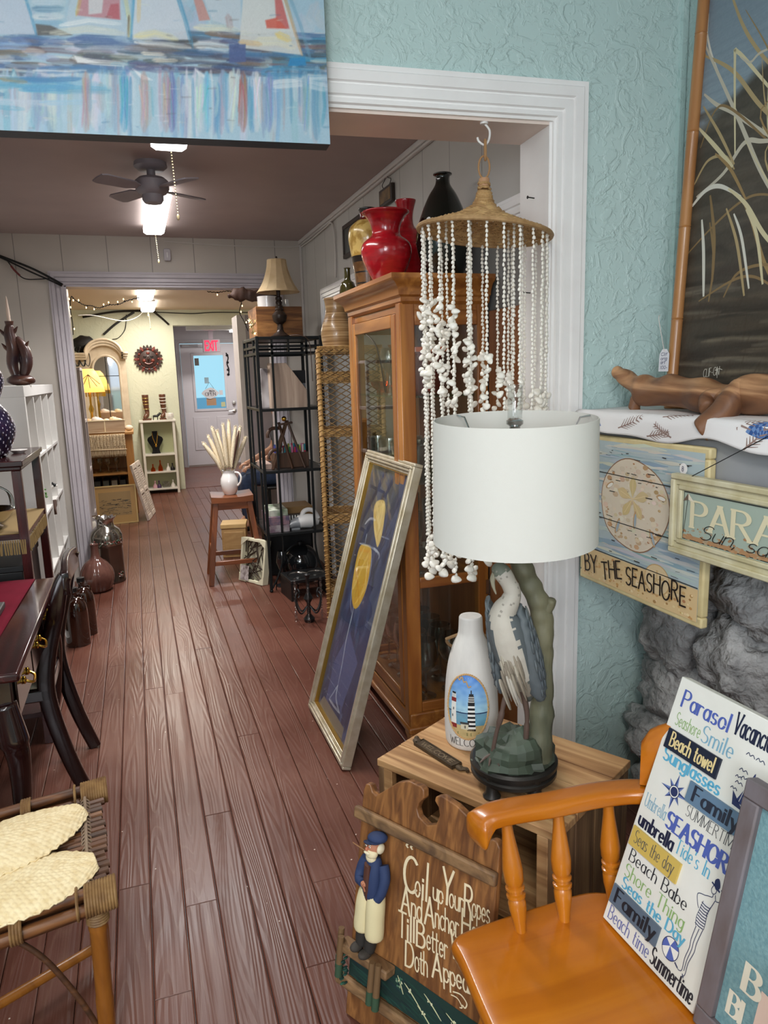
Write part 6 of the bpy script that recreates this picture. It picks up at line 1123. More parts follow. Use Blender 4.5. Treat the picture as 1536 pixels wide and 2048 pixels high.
for i in range(7): glass('tumbler', x0+.07+(i % 2)*.14, y0+.09+i*.08, 1.0725, 'clear tumbler on the lower glass shelf of the curio cabinet', 'tumblers on the lower glass shelf', s=1.35)
for i in range(4): glass('wine_glass', x0+.09+(i % 2)*.13, y0+.25+i*.09, 1.4075, 'clear wine glass on the upper glass shelf of the curio cabinet', 'wine glasses on the upper glass shelf', s=1.15)
glass('glass_pitcher', x0+.2, y0+.62, 1.4075, 'amber glass pitcher on the upper cabinet shelf', m=AMB, s=1.15); glass('cut_glass_bowl', x0+.10, y0+.56, 1.4075, 'amber cut glass bowl on the upper cabinet shelf beside the amber pitcher', m=AMB, s=.9)
PCH = glassy('peach_glass', (255, 214, 190), .8, .06, (236, 170, 140))
for i in range(4): glass('tumbler', x0+.07+(i % 2)*.07+.02*(i//2), y0+.08+.07*(i//2)+.3*(i > 9), 1.4075 if i else 1.4075, 'tall peach glass tumbler on the upper glass shelf near the side pane', 'peach tumblers on the upper glass shelf', PCH, 1.55)
t = thing('orange_glass_tray', 'orange glass tray standing on the peach tumblers inside the curio cabinet', 'tray', (x0+.13, y0+.13, 1.572)); put(MB().prism(rrect(.17, .15, .03), 0, .018, Fr((x0+.13, y0+.125, 1.572), (1, 0, 0), (0, 1, 0))), 'tray', mat('orange_glass', (236, 110, 40), .1, coat=.5), t)
# ---- vases on the cabinet
def lathe_thing(kind, label, cat, x, y, z, prof, m, sm=4, n=40, group=None):
    P_ = [(p.x, p.y) for p in spl(prof, sm)]; P_ = [(max(.0005, r), q) for r, q in P_]
    return tag(put(MB().lathe(P_, n, zf(x, y, z)), kind, m, org=(x, y, z), ang=1.0), label, cat, group)
REDL = mat('red_lacquer', (172, 24, 34), .2, col2=(142, 16, 26), vs=14, coat=.5, stretch=(1, 1, 5)); ZT = 1.8455
lathe_thing('red_vase', 'large red lacquer vase with flared lip on the curio cabinet', 'vase', .985, 2.87, ZT, [(.001, 0), (.045, 0), (.062, .02), (.088, .07), (.1, .115), (.092, .15), (.062, .175), (.055, .19), (.06, .22), (.078, .25), (.092, .262), (.09, .268), (.078, .262), (.05, .22), (.04, .18), (.001, .17)], REDL)
lathe_thing('small_red_vase', 'small red vase with narrow flared neck behind the large red vase', 'vase', 1.155, 3.10, ZT, [(.001, 0), (.04, 0), (.06, .05), (.085, .13), (.088, .18), (.06, .235), (.036, .26), (.03, .29), (.034, .325), (.044, .36), (.043, .364), (.034, .345), (.026, .3), (.001, .28)], REDL)
def banded(name, bands, rough=.25, coat=.5):
    m, nt, b = nmat(name); tc = nd(nt, 'ShaderNodeTexCoord'); sx = nd(nt, 'ShaderNodeSeparateXYZ'); nt.links.new(tc.outputs['Object'], sx.inputs[0]); n = nd(nt, 'ShaderNodeTexNoise', i_Scale=26.); nt.links.new(tc.outputs['Object'], n.inputs['Vector'])
    r = nd(nt, 'ShaderNodeValToRGB'); r.color_ramp.interpolation = 'CONSTANT'; e = r.color_ramp.elements
    while len(e) < len(bands): e.new(.5)
    mr = nd(nt, 'ShaderNodeMapRange'); mr.inputs[2].default_value = .5; nt.links.new(sx.outputs[2], mr.inputs[0]); nt.links.new(mr.outputs[0], r.inputs[0])
    for i, (z, c) in enumerate(bands): e[i].position = z/.5; e[i].color = lin(c)
    mx = nd(nt, 'ShaderNodeMixRGB', blend_type='MULTIPLY'); mx.inputs[0].default_value = 1; nt.links.new(r.outputs[0], mx.inputs[1]); nt.links.new(ramp(nt, n.outputs[0], [(255, 255, 255), (205, 190, 160)], [.45, .6]), mx.inputs[2])
    nt.links.new(mx.outputs[0], b.inputs['Base Color']); b.inputs['Roughness'].default_value = rough; b.inputs['Coat Weight'].default_value = coat; MATS[name] = m; return m
lathe_thing('banded_vase', 'yellow vase with dark and brown bands at the far end of the cabinet top', 'vase', 1.01, 3.18, ZT, [(.001, 0), (.05, 0), (.058, .03), (.068, .1), (.08, .18), (.086, .22), (.08, .262), (.05, .292), (.034, .3), (.033, .325), (.038, .34), (.036, .344), (.03, .33), (.001, .32)], banded('yellow_bands', [(0, (104, 72, 40)), (.03, (34, 26, 24)), (.036, (110, 76, 42)), (.075, (34, 26, 24)), (.081, (110, 78, 44)), (.12, (34, 26, 24)), (.145, (222, 190, 112)), (.292, (120, 24, 24)), (.325, (24, 22, 22))]))
lathe_thing('black_vase', 'tall glossy black bottle vase with a white sticker on the cabinet', 'vase', 1.19, 2.78, ZT, [(.001, 0), (.06, 0), (.075, .02), (.1, .1), (.108, .15), (.1, .2), (.08, .26), (.055, .315), (.032, .35), (.026, .37), (.028, .385), (.036, .39), (.035, .395), (.026, .39), (.001, .38)], mat('black_glaze', (16, 22, 18), .12, coat=.6))
put(MB().ell((0, 0, 0), (.011, .011, .0015), 14, 6, Fr((1.19-.083, 2.78-.053, ZT+.215), (.5, -.8, 0), (.2, .1, 1))), 'sticker', mat('white_sticker', (236, 236, 232), .6), bpy.data.objects['black_vase'])
OLV = mat('olive_glass', (58, 54, 26), .1, coat=.6)
lathe_thing('olive_bottle', 'squat olive glass bottle at the back corner of the cabinet top', 'bottle', .945, 3.30, ZT, [(.001, 0), (.035, 0), (.038, .01), (.03, .05), (.015, .065), (.0135, .11), (.016, .115), (.001, .116)], OLV)
# ---- wall pieces on the right wall
t = thing('small_hanging_picture', 'tiny dark picture hung by a scrolled wire hanger above the red vases', 'picture', (1.32, 3.80, 2.38)); put(MB().box(1.305, 1.324, 3.70, 3.90, 2.345, 2.432), 'frame', mat('dark_frame', (52, 42, 36), .5), t, bev=.003); put(MB().box(1.3035, 1.306, 3.72, 3.88, 2.36, 2.418), 'image', mat('dim_image', (140, 110, 66), .5, col2=(80, 60, 40), vs=14), t); put(MB().tube(spl([(1.315, 3.84, 2.43), (1.315, 3.87, 2.455), (1.315, 3.83, 2.47), (1.315, 3.8, 2.49), (1.315, 3.77, 2.47), (1.315, 3.73, 2.455), (1.315, 3.76, 2.43)], 5), .002, 5), 'wire_hanger', BLK, t)
t = thing('dark_wall_frame', 'dark square frame on the grey wall behind the yellow banded vase', 'picture', (1.32, 4.42, 2.30)); put(MB().box(1.305, 1.325, 4.22, 4.64, 2.2, 2.225).box(1.305, 1.325, 4.22, 4.64, 2.37, 2.395).box(1.305, 1.325, 4.22, 4.245, 2.225, 2.37).box(1.305, 1.325, 4.615, 4.64, 2.225, 2.37), 'frame', MATS['dark_frame'], t, bev=.003); put(MB().box(1.312, 1.325, 4.24, 4.62, 2.22, 2.375), 'image', mat('grey_image', (90, 96, 92), .5, col2=(60, 60, 56), vs=10), t)
put(MB().tube(spl([(1.315, 5.86, 2.47), (1.31, 5.5, 2.462), (1.312, 5.1, 2.468), (1.313, 4.9, 2.46), (1.316, 4.86, 2.30), (1.316, 4.88, 2.12)], 6), .005, 6), 'wall_cable', mat('white_cable', (208, 204, 198), .5), org=(1.32, 5, 2.4)); tag(bpy.data.objects['wall_cable'], 'white cable run along the right wall top and dropping beside the tall beige vase', 'cable')
put(MB().tube(spl([(.3, 5.89, 2.49), (.6, 5.885, 2.475), (.95, 5.885, 2.468), (1.24, 5.885, 2.472), (1.31, 5.87, 2.48)], 6), .004, 6), 'ceiling_cable', MATS['white_cable'], org=(.8, 5.89, 2.48)); tag(bpy.data.objects['ceiling_cable'], 'thin white cable sagging across the panelling above the far doorway', 'cable')
# ---- framed champagne painting leaning on the cabinet
GF = Fr((.632, 3.10, .006), (0, -1, 0), (.262, -.02, .965)); gw, gh = .585, 1.205; SIL = mat('champagne_leaf', (214, 206, 186), .32, .6, col2=(190, 178, 150), vs=20)
t = thing('champagne_painting', 'tall framed painting of champagne flutes leaning against the curio cabinet', 'painting', GF(gw/2, 0))
mb = MB()
for a, (e, h0, h1) in zip((0, .012, .024, .036), ((.012, -.03, .006), (.012, -.03, .014), (.012, -.03, .010), (.012, -.03, .002))):
    for q in ((a, gw-a, a, a+e), (a, gw-a, gh-a-e, gh-a), (a, a+e, a+e, gh-a-e), (gw-a-e, gw-a, a+e, gh-a-e)): mb.box(*q, h0, h1, GF)
put(mb, 'frame', SIL, t, bev=.003); mb = MB(); q = .046
for c in ((q, gw-q, q, q+.006), (q, gw-q, gh-q-.006, gh-q), (q, q+.006, q, gh-q), (gw-q-.006, gw-q, q, gh-q)): mb.box(*c, -.028, -.001, GF)
put(mb, 'gilt_slip', mat('gilt', (176, 138, 62), .3, .8), t)
q = .05; SK_ = []
def wn(P, w_, c, tr=True, jit=0):
    c = tuple(max(0, min(255, v+R.uniform(-jit, jit))) for v in c); P = [trace(GF, 620+x*.3322, 880+y*.3322) for x, y in P] if tr else P
    if isinstance(w_, list): w_ = max(w_)
    SK_.append(([(a-q, b-q) for a, b in P], w_, c, .92, .003))
for i in range(220):
    b = R.uniform(q, gh-q); a = R.uniform(q, gw-q); l = R.uniform(.03, .14); g_ = b/gh; wn([(a, b), (a+R.uniform(-.02, .02), b-l/2), (a+R.uniform(-.03, .03), b-l)], [.004, R.uniform(.01, .04), .004], R.choice([(52, 66, 100), (66, 84, 122), (40, 48, 78), (84, 98, 132), (58, 62, 84)] if g_ < .62 else [(30, 40, 72), (24, 34, 60), (44, 52, 80), (50, 44, 48), (30, 30, 44)]), False, 6)
for i in range(40): a, b = R.uniform(q, gw*.6), R.uniform(.86, 1.0)*gh-.03; wn([(a, b), (a+.03, b-.03), (a+.07, b-.05)], [.004, .016, .004], R.choice([(120, 100, 70), (70, 62, 60), (150, 130, 96), (40, 44, 60)]), False, 8)
wn([(70, 1560), (165, 1610), (255, 1350), (210, 1150), (120, 1330)], None, (78, 92, 132)); wn([(25, 1590), (160, 1810), (175, 1745), (60, 1540)], None, (134, 124, 106))
def flute(P, cols):
    wn(spl2(P, 6, True), None, cols[0])
    cxm = sum(p[0] for p in P)/len(P); cym = sum(p[1] for p in P)/len(P)
    for i in range(26): 
        s_ = R.uniform(-.75, .75); P2 = [(cxm+(p[0]-cxm)*.85*1+0, cym+(p[1]-cym)*.9) for p in P]; k_ = R.randrange(len(P2)); a = P2[k_]; b = P2[(k_+R.randrange(1, len(P2))) % len(P2)]; wn([a, ((a[0]+b[0])/2+R.uniform(-6, 6), (a[1]+b[1])/2), b], [.002, R.uniform(.006, .016), .002], R.choice(cols))
Y_ = [(216, 170, 50), (232, 196, 90), (190, 130, 26), (210, 150, 34), (240, 216, 140)]
flute([(268, 640), (300, 625), (335, 655), (330, 760), (305, 900), (262, 1000), (232, 1005), (222, 900), (240, 760)], Y_); flute([(365, 370), (395, 358), (416, 380), (412, 470), (395, 580), (372, 645), (360, 600), (350, 520), (350, 420)], [(214, 186, 110), (230, 206, 140), (196, 160, 76), (222, 196, 120)])
for P, w_ in (([(232, 1005), (222, 1060), (190, 1200), (165, 1350), (140, 1480)], .006), ([(140, 1480), (110, 1530), (90, 1560)], .006), ([(140, 1480), (130, 1560), (150, 1650)], .008), ([(90, 1560), (120, 1610), (150, 1650)], .007), ([(268, 615), (330, 640), (380, 680)], .006), ([(300, 500), (330, 470), (360, 480)], .008), ([(310, 560), (300, 620)], .006), ([(395, 580), (440, 600)], .004), ([(350, 650), (380, 690), (375, 720)], .008), ([(225, 880), (215, 980), (222, 1040)], .005), ([(336, 660), (332, 780), (300, 920)], .004)): P2 = spl2(P, 6); wn(P2, w_*1.5, R.choice([(206, 214, 220), (186, 198, 212), (224, 226, 224)]))
canvas(GF.at(q, q, 0), gw-2*q, gh-2*q, .0026, (52, 64, 94), SK_, 'canvas', PIG, t, -.018)
put(MB().box(q, gw-q, q, gh-q, -.012, -.010, GF), 'glazing', glassy('picture_glass', (255, 255, 255), .1, .01, (250, 250, 250)), t, smooth=False)
# ---- wicker tower with the beige vase
KX = Fr((.915, 3.80, 0), (.972, -.235, 0), (.235, .972, 0), (0, 0, 1)); WK = mat('wicker_straw', (182, 144, 84), .65, col2=(138, 100, 54), vs=60, bump=.4, bs=200); WKD = mat('wicker_lattice', (120, 92, 52), .6, col2=(86, 64, 36), vs=50)
t = thing('wicker_shelf_tower', 'tall narrow wicker tower with diamond lattice front beside the curio cabinet', 'shelf', KX(.16, .12, 0)); tw, td, th = .33, .25, 1.625
for a, b in ((0, 0), (tw, 0), (0, td), (tw, td)):
    mb = MB(); mb.tube([KX(a, b, 0), KX(a, b, th)], .013, 8)
    for i in range(60): mb.tube([KX(a+.0145*math.cos(s_*1.05), b+.0145*math.sin(s_*1.05), i*.027+s_*.0045) for s_ in range(6)], .003, 4)
    put(mb, 'post', WK, t, ang=2)
for zz, hh in ((1.60, .03), (1.45, .05), (1.17, .03), (.70, .04), (.28, .03)):
    mb = MB(); mb.box(.005, tw-.005, .005, td-.005, zz, zz+.012, KX); put(mb, 'shelf', WK, t)
    mb = MB()
    for k_ in range(int(hh/.0065)+1):
        for (p, q_) in (((0, 0), (tw, 0)), ((0, td), (tw, td)), ((0, 0), (0, td)), ((tw, 0), (tw, td))): n = 24; mb.tube([KX(p[0]+(q_[0]-p[0])*i/n+(.003*(-1)**(i+k_) if p[0] == q_[0] else 0), p[1]+(q_[1]-p[1])*i/n+(.003*(-1)**(i+k_) if p[1] == q_[1] else 0), zz+.012+k_*.0065) for i in range(n+1)], .0032, 4)
    put(mb, 'woven_band', WK, t, ang=2)
for face in (0, 1):
    mb = MB(); P0 = (lambda a, z: KX(a, -.004, z)) if face == 0 else (lambda a, z: KX(-.004, a*td/tw, z)); n = 52
    for i in range(-12, n):
        for sg in (1, -1):
            za = .03+i*.031; a0, a1 = (0, tw); z0_, z1_ = (za, za+.19) if sg > 0 else (za+.19, za)
            if z0_ < .02 or z1_ < .02:
                lo = (.02-min(z0_, z1_))/.19
                if lo >= 1: continue
                if sg > 0: a0 = tw*lo; z0_ = .02
                else: a1 = tw*(1-lo); z1_ = .02
            if max(z0_, z1_) > th:
                hi = (max(z0_, z1_)-th)/.19
                if hi >= 1: continue
                if sg > 0: a1 = tw*(1-hi); z1_ = th
                else: a0 = tw*hi; z0_ = th
            mb.tube([P0(a0, z0_), P0(a1, z1_)], .0026, 4)
    put(mb, 'lattice', WKD, t, ang=2)
mb = MB(); [mb.tube([KX(tw*.56+.006*(-1)**i, -.009, .03+i*.02), KX(tw*.56-.006*(-1)**i, -.009, .05+i*.02)], .0032, 5) for i in range(78)]; put(mb, 'centre_braid', WK, t)
put(MB().box(.0, tw, .0, td, 1.612, 1.628, KX), 'top_board', WK, t)
def striped(name):
    m, nt, b = nmat(name); vec = mapped(nt, (1.5, 1.5, 95)); n = nd(nt, 'ShaderNodeTexNoise', i_Scale=1., i_Detail=3., i_Distortion=.4); nt.links.new(vec, n.inputs['Vector'])
    nt.links.new(ramp(nt, n.outputs[0], [(202, 168, 122), (164, 126, 82), (128, 94, 58)], [.38, .52, .68]), b.inputs['Base Color']); b.inputs['Roughness'].default_value = .3; b.inputs['Coat Weight'].default_value = .3; MATS[name] = m; return m
bv = KX(.105, .125, 1.629); lathe_thing('beige_vase', 'beige striped gourd shaped wooden vase on top of the wicker tower', 'vase', bv.x, bv.y, bv.z, [(.001, 0), (.07, 0), (.078, .02), (.085, .075), (.078, .12), (.062, .165), (.056, .2), (.058, .235), (.063, .258), (.06, .26), (.052, .235), (.05, .2), (.001, .18)], striped('spun_bamboo'))
# ---- floor chandelier and pet bowl stand
t = thing('beaded_chandelier', 'black scrolled chandelier with crystal drops standing on the floor by the wicker tower', 'chandelier', (.90, 4.28, 0)); cx_, cy_ = .90, 4.28
put(MB().lathe([(.001, .0), (.03, .0), (.035, .02), (.012, .05), (.012, .12), (.03, .15), (.01, .19), (.01, .28), (.02, .3), (.001, .31)], 16, zf(cx_, cy_)), 'stem', PLB, t)
CRY = glassy('crystal_bead', (255, 255, 255), .45, .02, (240, 242, 244))
for a in range(6):
    an = a*pi/3+.3; c_, s_ = math.cos(an), math.sin(an); f = lambda r_, z: V((cx_+r_*c_, cy_+r_*s_, z)); ar = put(MB().tube(spl([f(.01, .10), f(.05, .06), f(.08, .10), f(.09, .17), f(.075, .2), f(.062, .18), f(.07, .165)], 5), .005, 6), 'scroll_arm', PLB, t)
    mb = MB(); 
    for i in range(14): mb.ell(tuple(f(.09+.004*(i % 2), .26-.016*i)), .007, 6, 5)
    mb.ell(tuple(f(.09, .03)), (.011, .011, .018), 6, 5); mb.tube([f(.09, .265), f(.08, .2)], .0012, 4); put(mb, 'crystal_strand', CRY, ar)
t = thing('pet_bowl_stand', 'black raised pet feeder with a steel bowl on the floor', 'pet feeder', (1.01, 4.82, 0)); PF2 = Fr((.878, 4.716, 0), (.985, .10, 0), (-.1, .985, 0), (0, 0, 1))
put(MB().box(0, .29, 0, .25, .12, .145, PF2), 'top', PLB, t, bev=.004); put(MB().box(0, .018, 0, .25, 0, .12, PF2), 'side_panel', PLB, t); put(MB().box(.272, .29, 0, .25, 0, .12, PF2), 'side_panel', PLB, t); put(MB().box(.018, .272, .22, .25, .05, .12, PF2), 'rear_panel', PLB, t)
c_ = PF2(.09, .12, .147); put(MB().lathe([(.001, -.055), (.045, -.055), (.062, -.01), (.07, .003), (.074, .003), (.074, .0), (.066, -.008), (.001, -.06)], 28, zf(*c_)), 'steel_bowl', STEEL, t); c_ = PF2(.215, .12, .147); put(MB().lathe([(.001, -.055), (.04, -.055), (.05, -.01), (.056, .002), (.06, .002), (.06, 0), (.052, -.008), (.001, -.06)], 28, zf(*c_)), 'steel_bowl', STEEL, t)
# ---- black metal etagere
ex0, ex1, ey0, ey1 = .79, 1.222, 4.99, 5.58; et = thing('black_etagere', 'tall black metal shelf unit with railed top along the right wall', 'shelf', ((ex0+ex1)/2, (ey0+ey1)/2, 0))
for a, b in ((ex0, ey0), (ex1, ey0), (ex0, ey1), (ex1, ey1)): put(MB().box(a-.010, a+.010, b-.010, b+.010, .012, 1.757), 'post', BLK, et, bev=.002); put(MB().ell((a, b, .011), (.014, .014, .011), 10, 6), 'foot_ball', BLK, et)
for zz in (1.735, 1.262, .84, .40): 
    rim = MB()
    for p, q_ in (((ex0, ey0), (ex1, ey0)), ((ex0, ey1), (ex1, ey1)), ((ex0, ey0), (ex0, ey1)), ((ex1, ey0), (ex1, ey1))): rim.bar((*p, zz+.009), (*q_, zz+.009), .016, .02)
    put(rim, 'shelf_rim', BLK, et, bev=.002)
    put(MB().box(ex0+.008, ex1-.008, ey0+.008, ey1-.008, zz+.006, zz+.016), 'shelf_board', mat('dark_shelf', (40, 38, 38), .35), et)
for zz in (1.69, 1.645):
    mb = MB()
    for p, q_ in (((ex0, ey0), (ex1, ey0)), ((ex0, ey1), (ex1, ey1)), ((ex0, ey0), (ex0, ey1)), ((ex1, ey0), (ex1, ey1))): mb.bar((*p, zz), (*q_, zz), .014, .016)
    put(mb, 'gallery_rail', BLK, et)
for a in (.888, 1.121): put(MB().bar((a, ey0, .405), (a, ey0, 1.75), .014), 'front_bar', BLK, et)
for b in (5.14, 5.43): put(MB().bar((ex0, b, .405), (ex0, b, 1.75), .014), 'side_bar', BLK, et); put(MB().bar((ex1, b, .405), (ex1, b, 1.75), .014), 'side_bar', BLK, et)
put(MB().bar((1.0, ey0, 1.645), (1.0, ey0, 1.75), .012), 'gallery_bar', BLK, et)
for s_, xa in ((1, ex0), (-1, ex1)): put(MB().tube(spl([(xa+s_*.1, ey0, .40), (xa+s_*.1, ey0, .3), (xa+s_*.07, ey0, .15), (xa+s_*.01, ey0, .03)], 6), .007, 7), 'leg_scroll', BLK, et)
# ---- on the etagere
CRT = wood('rustic_box', (176, 122, 66), (126, 80, 40), 'x', 1.3, .6, 0, .25, (92, 56, 28))
def open_box(name, label, cat, fr, w_, d_, h_, m, th=.012, slats=0):
    t = thing(name, label, cat, fr(w_/2, d_/2, 0)); put(MB().box(0, w_, 0, th, 0, h_, fr), 'front_panel', m, t, bev=.002); put(MB().box(0, w_, d_-th, d_, 0, h_, fr), 'rear_panel', m, t, bev=.002); put(MB().box(0, th, th, d_-th, 0, h_, fr), 'side_panel', m, t, bev=.002); put(MB().box(w_-th, w_, th, d_-th, 0, h_, fr), 'side_panel', m, t, bev=.002); put(MB().box(th, w_-th, th, d_-th, 0, th, fr), 'bottom_board', m, t); return t
open_box('rustic_wooden_box', 'rustic wooden box on top of the black metal shelf behind the lamp', 'box', zf(.818, 5.12, 1.7535), .315, .36, .205, CRT)
t = thing('white_ceramic_bowl', 'white ceramic bowl standing in the rustic wooden box', 'bowl', (.92, 5.25, 1.766)); put(MB().lathe([(.001, 1.766), (.05, 1.766), (.055, 1.78), (.062, 1.9), (.068, 2.035), (.065, 2.036), (.058, 1.92), (.001, 1.80)], 28, zf(.92, 5.25)), 'bowl', mat('white_glaze', (232, 228, 224), .2, coat=.5), t)
t = thing('white_letter_rack', 'white slatted panel standing at the back of the rustic wooden box', 'rack', (1.04, 5.38, 1.766)); [put(MB().box(.99+i*.028, 1.01+i*.028, 5.37, 5.382, 1.766, 2.03), 'slat', WHP, t) for i in range(4)]; put(MB().box(.985, 1.10, 5.382, 5.39, 1.79, 1.81).box(.985, 1.10, 5.382, 5.39, 1.98, 2.0), 'crossbar', WHP, t)
mb = MB(); P_ = spl([(.66, 5.3, 2.045), (.72, 5.3, 2.055), (.80, 5.3, 2.045), (.90, 5.31, 2.05), (.99, 5.32, 2.06)], 5); mb.tube(P_, [.01+.03*min(1, i/6)+.006*math.sin(i*1.9) for i in range(len(P_))], 12); mb.v = [tuple(V(p)+V((0, 0, 1))*NZ.noise(V(p)*18)*.02+V((0, 1, 0))*NZ.noise(V(p)*15)*.02) for p in mb.v]; mb.v = [(p[0], p[1], max(p[2], 1.962)) if .8 < p[0] < 1.2 else p for p in mb.v]
tag(put(mb, 'dark_driftwood', mat('bog_wood', (74, 48, 36), .7, col2=(50, 32, 24), vs=9, bump=.6, bs=20, bd=.01), org=(.8, 5.3, 2.04), ang=2), 'dark gnarled driftwood lying over the rustic box, pointing out to the left', 'driftwood')
# table lamp with bell shade
lx, ly = .962, 5.045; t = thing('bronze_table_lamp', 'dark bronze urn table lamp with a beige bell shade on the black shelf', 'lamp', (lx, ly, 1.7535)); lz = 1.7535
put(MB().lathe([(.001, 0), (.062, 0), (.064, .006), (.05, .014), (.046, .02), (.028, .03), (.02, .05), (.022, .06), (.018, .07), (.02, .082), (.042, .1), (.05, .13), (.05, .142), (.034, .16), (.026, .168), (.03, .178), (.024, .186), (.026, .2), (.02, .208), (.022, .225), (.018, .235), (.022, .244), (.022, .256), (.014, .262), (.014, .33), (.001, .33)], 28, zf(lx, ly, lz)), 'urn_base', mat('oil_bronze', (44, 34, 30), .35, .4, col2=(60, 48, 38), vs=30), t)
mb = MB(); pr = [(.144, .288), (.13, .305), (.105, .345), (.082, .40), (.068, .45), (.062, .497)]; mb.lathe([(p.x, p.y) for p in spl(pr, 3)], 12, zf(lx, ly, lz, .26), cap=False)
put(mb, 'bell_shade', mat('parchment', (214, 190, 150), .8, col2=(200, 172, 130), vs=14), t, ang=.4, thick=.002)
put(MB().lathe([(.001, .497), (.008, .5), (.006, .515), (.001, .52)], 10, zf(lx, ly, lz)), 'finial', MATS['oil_bronze'], t); put(MB().tube(spl([(lx+.04, ly-.01, lz+.005), (1.08, 4.972, lz+.004), (1.14, 4.966, lz-.05), (1.15, 4.968, lz-.3)], 6), .003, 6), 'power_cord', mat('brown_cord', (70, 50, 40), .5), t)
mb = MB(); srs = random.Random(2)
for i in range(14): c = V((.775+srs.uniform(-.03, .02), 4.99+srs.uniform(-.02, .08), 1.775+srs.uniform(0, .09))); mb.prism([(r_*math.cos(a), r_*math.sin(a)) for j in range(10) for r_, a in [((.016 if j % 2 == 0 else .006), 2*pi*j/10)]], -.001, .001, Fr(c, (srs.uniform(-1, 1), srs.uniform(-1, 1), .3), (.2, srs.uniform(-.5, .5), 1)))
mb.tube(spl([(.775, 5.0, 1.77), (.765, 4.99, 1.83), (.78, 5.03, 1.87), (.77, 5.08, 1.83)], 5), .002, 5); tag(put(mb, 'star_garland', mat('gold_star', (214, 186, 128), .35, .7), org=(.775, 5.0, 1.8)), 'little gold star garland hung on the left corner of the rustic box', 'garland')
# magazine holders and card on the first shelf
WWO = wood('whitewashed', (196, 176, 156), (170, 148, 130), 'z', 1.0, .6, 0, .1, (150, 128, 112))
def holder(name, label, x, y, z, w_, h_, d_, m, split):
    t = thing(name, label, 'file holder', (x+w_/2, y, z)); pl = [(0, 0), (w_, 0), (w_, h_*.4), (w_*.46, h_), (0, h_)]; f = Fr((x, y, z), (1, 0, 0), (0, 0, 1), (0, -1, 0))
    put(MB().prism(pl, -.006, 0, f), 'side_panel', m, t, bev=.002); put(MB().prism(pl, -d_, -d_+.006, f), 'side_panel', m, t, bev=.002); put(MB().box(x, x+.006, y+.006, y+d_-.006, z, z+h_), 'spine_panel', m, t); put(MB().box(x+.006, x+w_, y+.006, y+d_-.006, z, z+.006), 'bottom_board', m, t); return t
holder('magazine_holder', 'whitewashed wooden magazine holder, sloped side facing out, on the upper etagere shelf', .872, 5.015, 1.2785, .245, .302, .10, WWO, 0); holder('magazine_holder', 'white magazine holder with black sketches half hidden behind the whitewashed holder', .83, 5.16, 1.2785, .24, .27, .09, mat('white_sketch', (214, 208, 208), .6, col2=(120, 112, 112), vs=8, det=1), 0)
t = thing('boxed_book', 'dark and white boxed book behind the whitewashed magazine holder', 'book', (1.09, 5.3, 1.2785)); put(MB().box(1.02, 1.17, 5.28, 5.32, 1.2785, 1.53), 'book_block', mat('book_grey', (150, 156, 164), .5), t, bev=.002); put(MB().box(1.019, 1.171, 5.277, 5.281, 1.44, 1.531), 'dark_band', mat('book_dark', (30, 30, 34), .5), t)
# wooden A-frame figure and the box of pens
DKW = wood('dark_walnut', (92, 62, 42), (64, 42, 28), 'z', 1.2, .5, .1, .1); t = thing('wooden_easel', 'dark wooden A frame easel with curved pegs on the middle etagere shelf', 'easel', (.95, 5.08, .857))
for p, q_ in (((.86, 5.06, .857), (.985, 5.10, 1.19)), ((1.09, 5.06, .857), (.985, 5.10, 1.19)), ((.90, 5.30, .857), (.985, 5.14, 1.17)), ((1.0, 5.06, .857), (.925, 5.1, 1.18)), ): put(MB().bar(p, q_, .028, .014), 'leg', DKW, t, bev=.003)
put(MB().bar((.925, 5.085, 1.165), (1.02, 5.085, 1.175), .02, .014), 'crossbar', DKW, t, bev=.003)
for zz in (1.14, .99): put(MB().tube(spl([(.93, 5.08, zz), (.87, 5.07, zz+.0), (.84, 5.06, zz-.03), (.838, 5.06, zz-.06)], 5), .012, 8), 'curved_peg', DKW, t)
put(MB().ell((.955, 5.05, 1.205), .018, 12, 8), 'brass_bead', BRASS, t)
t = open_box('pen_box', 'dark wooden box crammed with colourful pens on the middle etagere shelf', 'box', zf(.89, 5.12, .857), .24, .16, .105, DKW, .01)
pens = None; PENC = [(120, 60, 150), (40, 130, 90), (220, 214, 210), (196, 60, 90), (60, 90, 160), (180, 190, 70), (210, 120, 160), (50, 140, 150)]
for i in range(36):
    c = PENC[i % 8]; x, y = .908+(i % 12)*.0185, 5.142+(i//12)*.045; t2 = thing('felt_pen', 'colourful felt pen standing among others in the dark wooden pen box', 'pen', (x, y, .8675), group='felt pens in the pen box'); h_ = rg.uniform(.13, .155); dx, dy = rg.uniform(-.004, .004), rg.uniform(-.006, .006)
    put(MB().tube([(x, y, .8675), (x+dx*.7, y+dy*.7, .8675+h_*.7)], .006, 7), 'barrel', mat('pen_%d_%d' % (c[0], c[1]), c, .4), t2); put(MB().tube([(x+dx*.7, y+dy*.7, .8675+h_*.7), (x+dx, y+dy, .8675+h_)], .0064, 7), 'cap', mat('pen_cap_%d' % ((i*5) % 8), PENC[(i*5) % 8], .4), t2)
t = thing('paperback_pile', 'short pile of pale pads at the left end of the middle etagere shelf', 'notepad', (.83, 5.3, .857)); [put(MB().box(.805, .865, 5.12, 5.12+.3-i*.02, .857+i*.012, .868+i*.012), 'pad', mat('pad_paper', (176, 150, 138), .7), t) for i in range(3)]
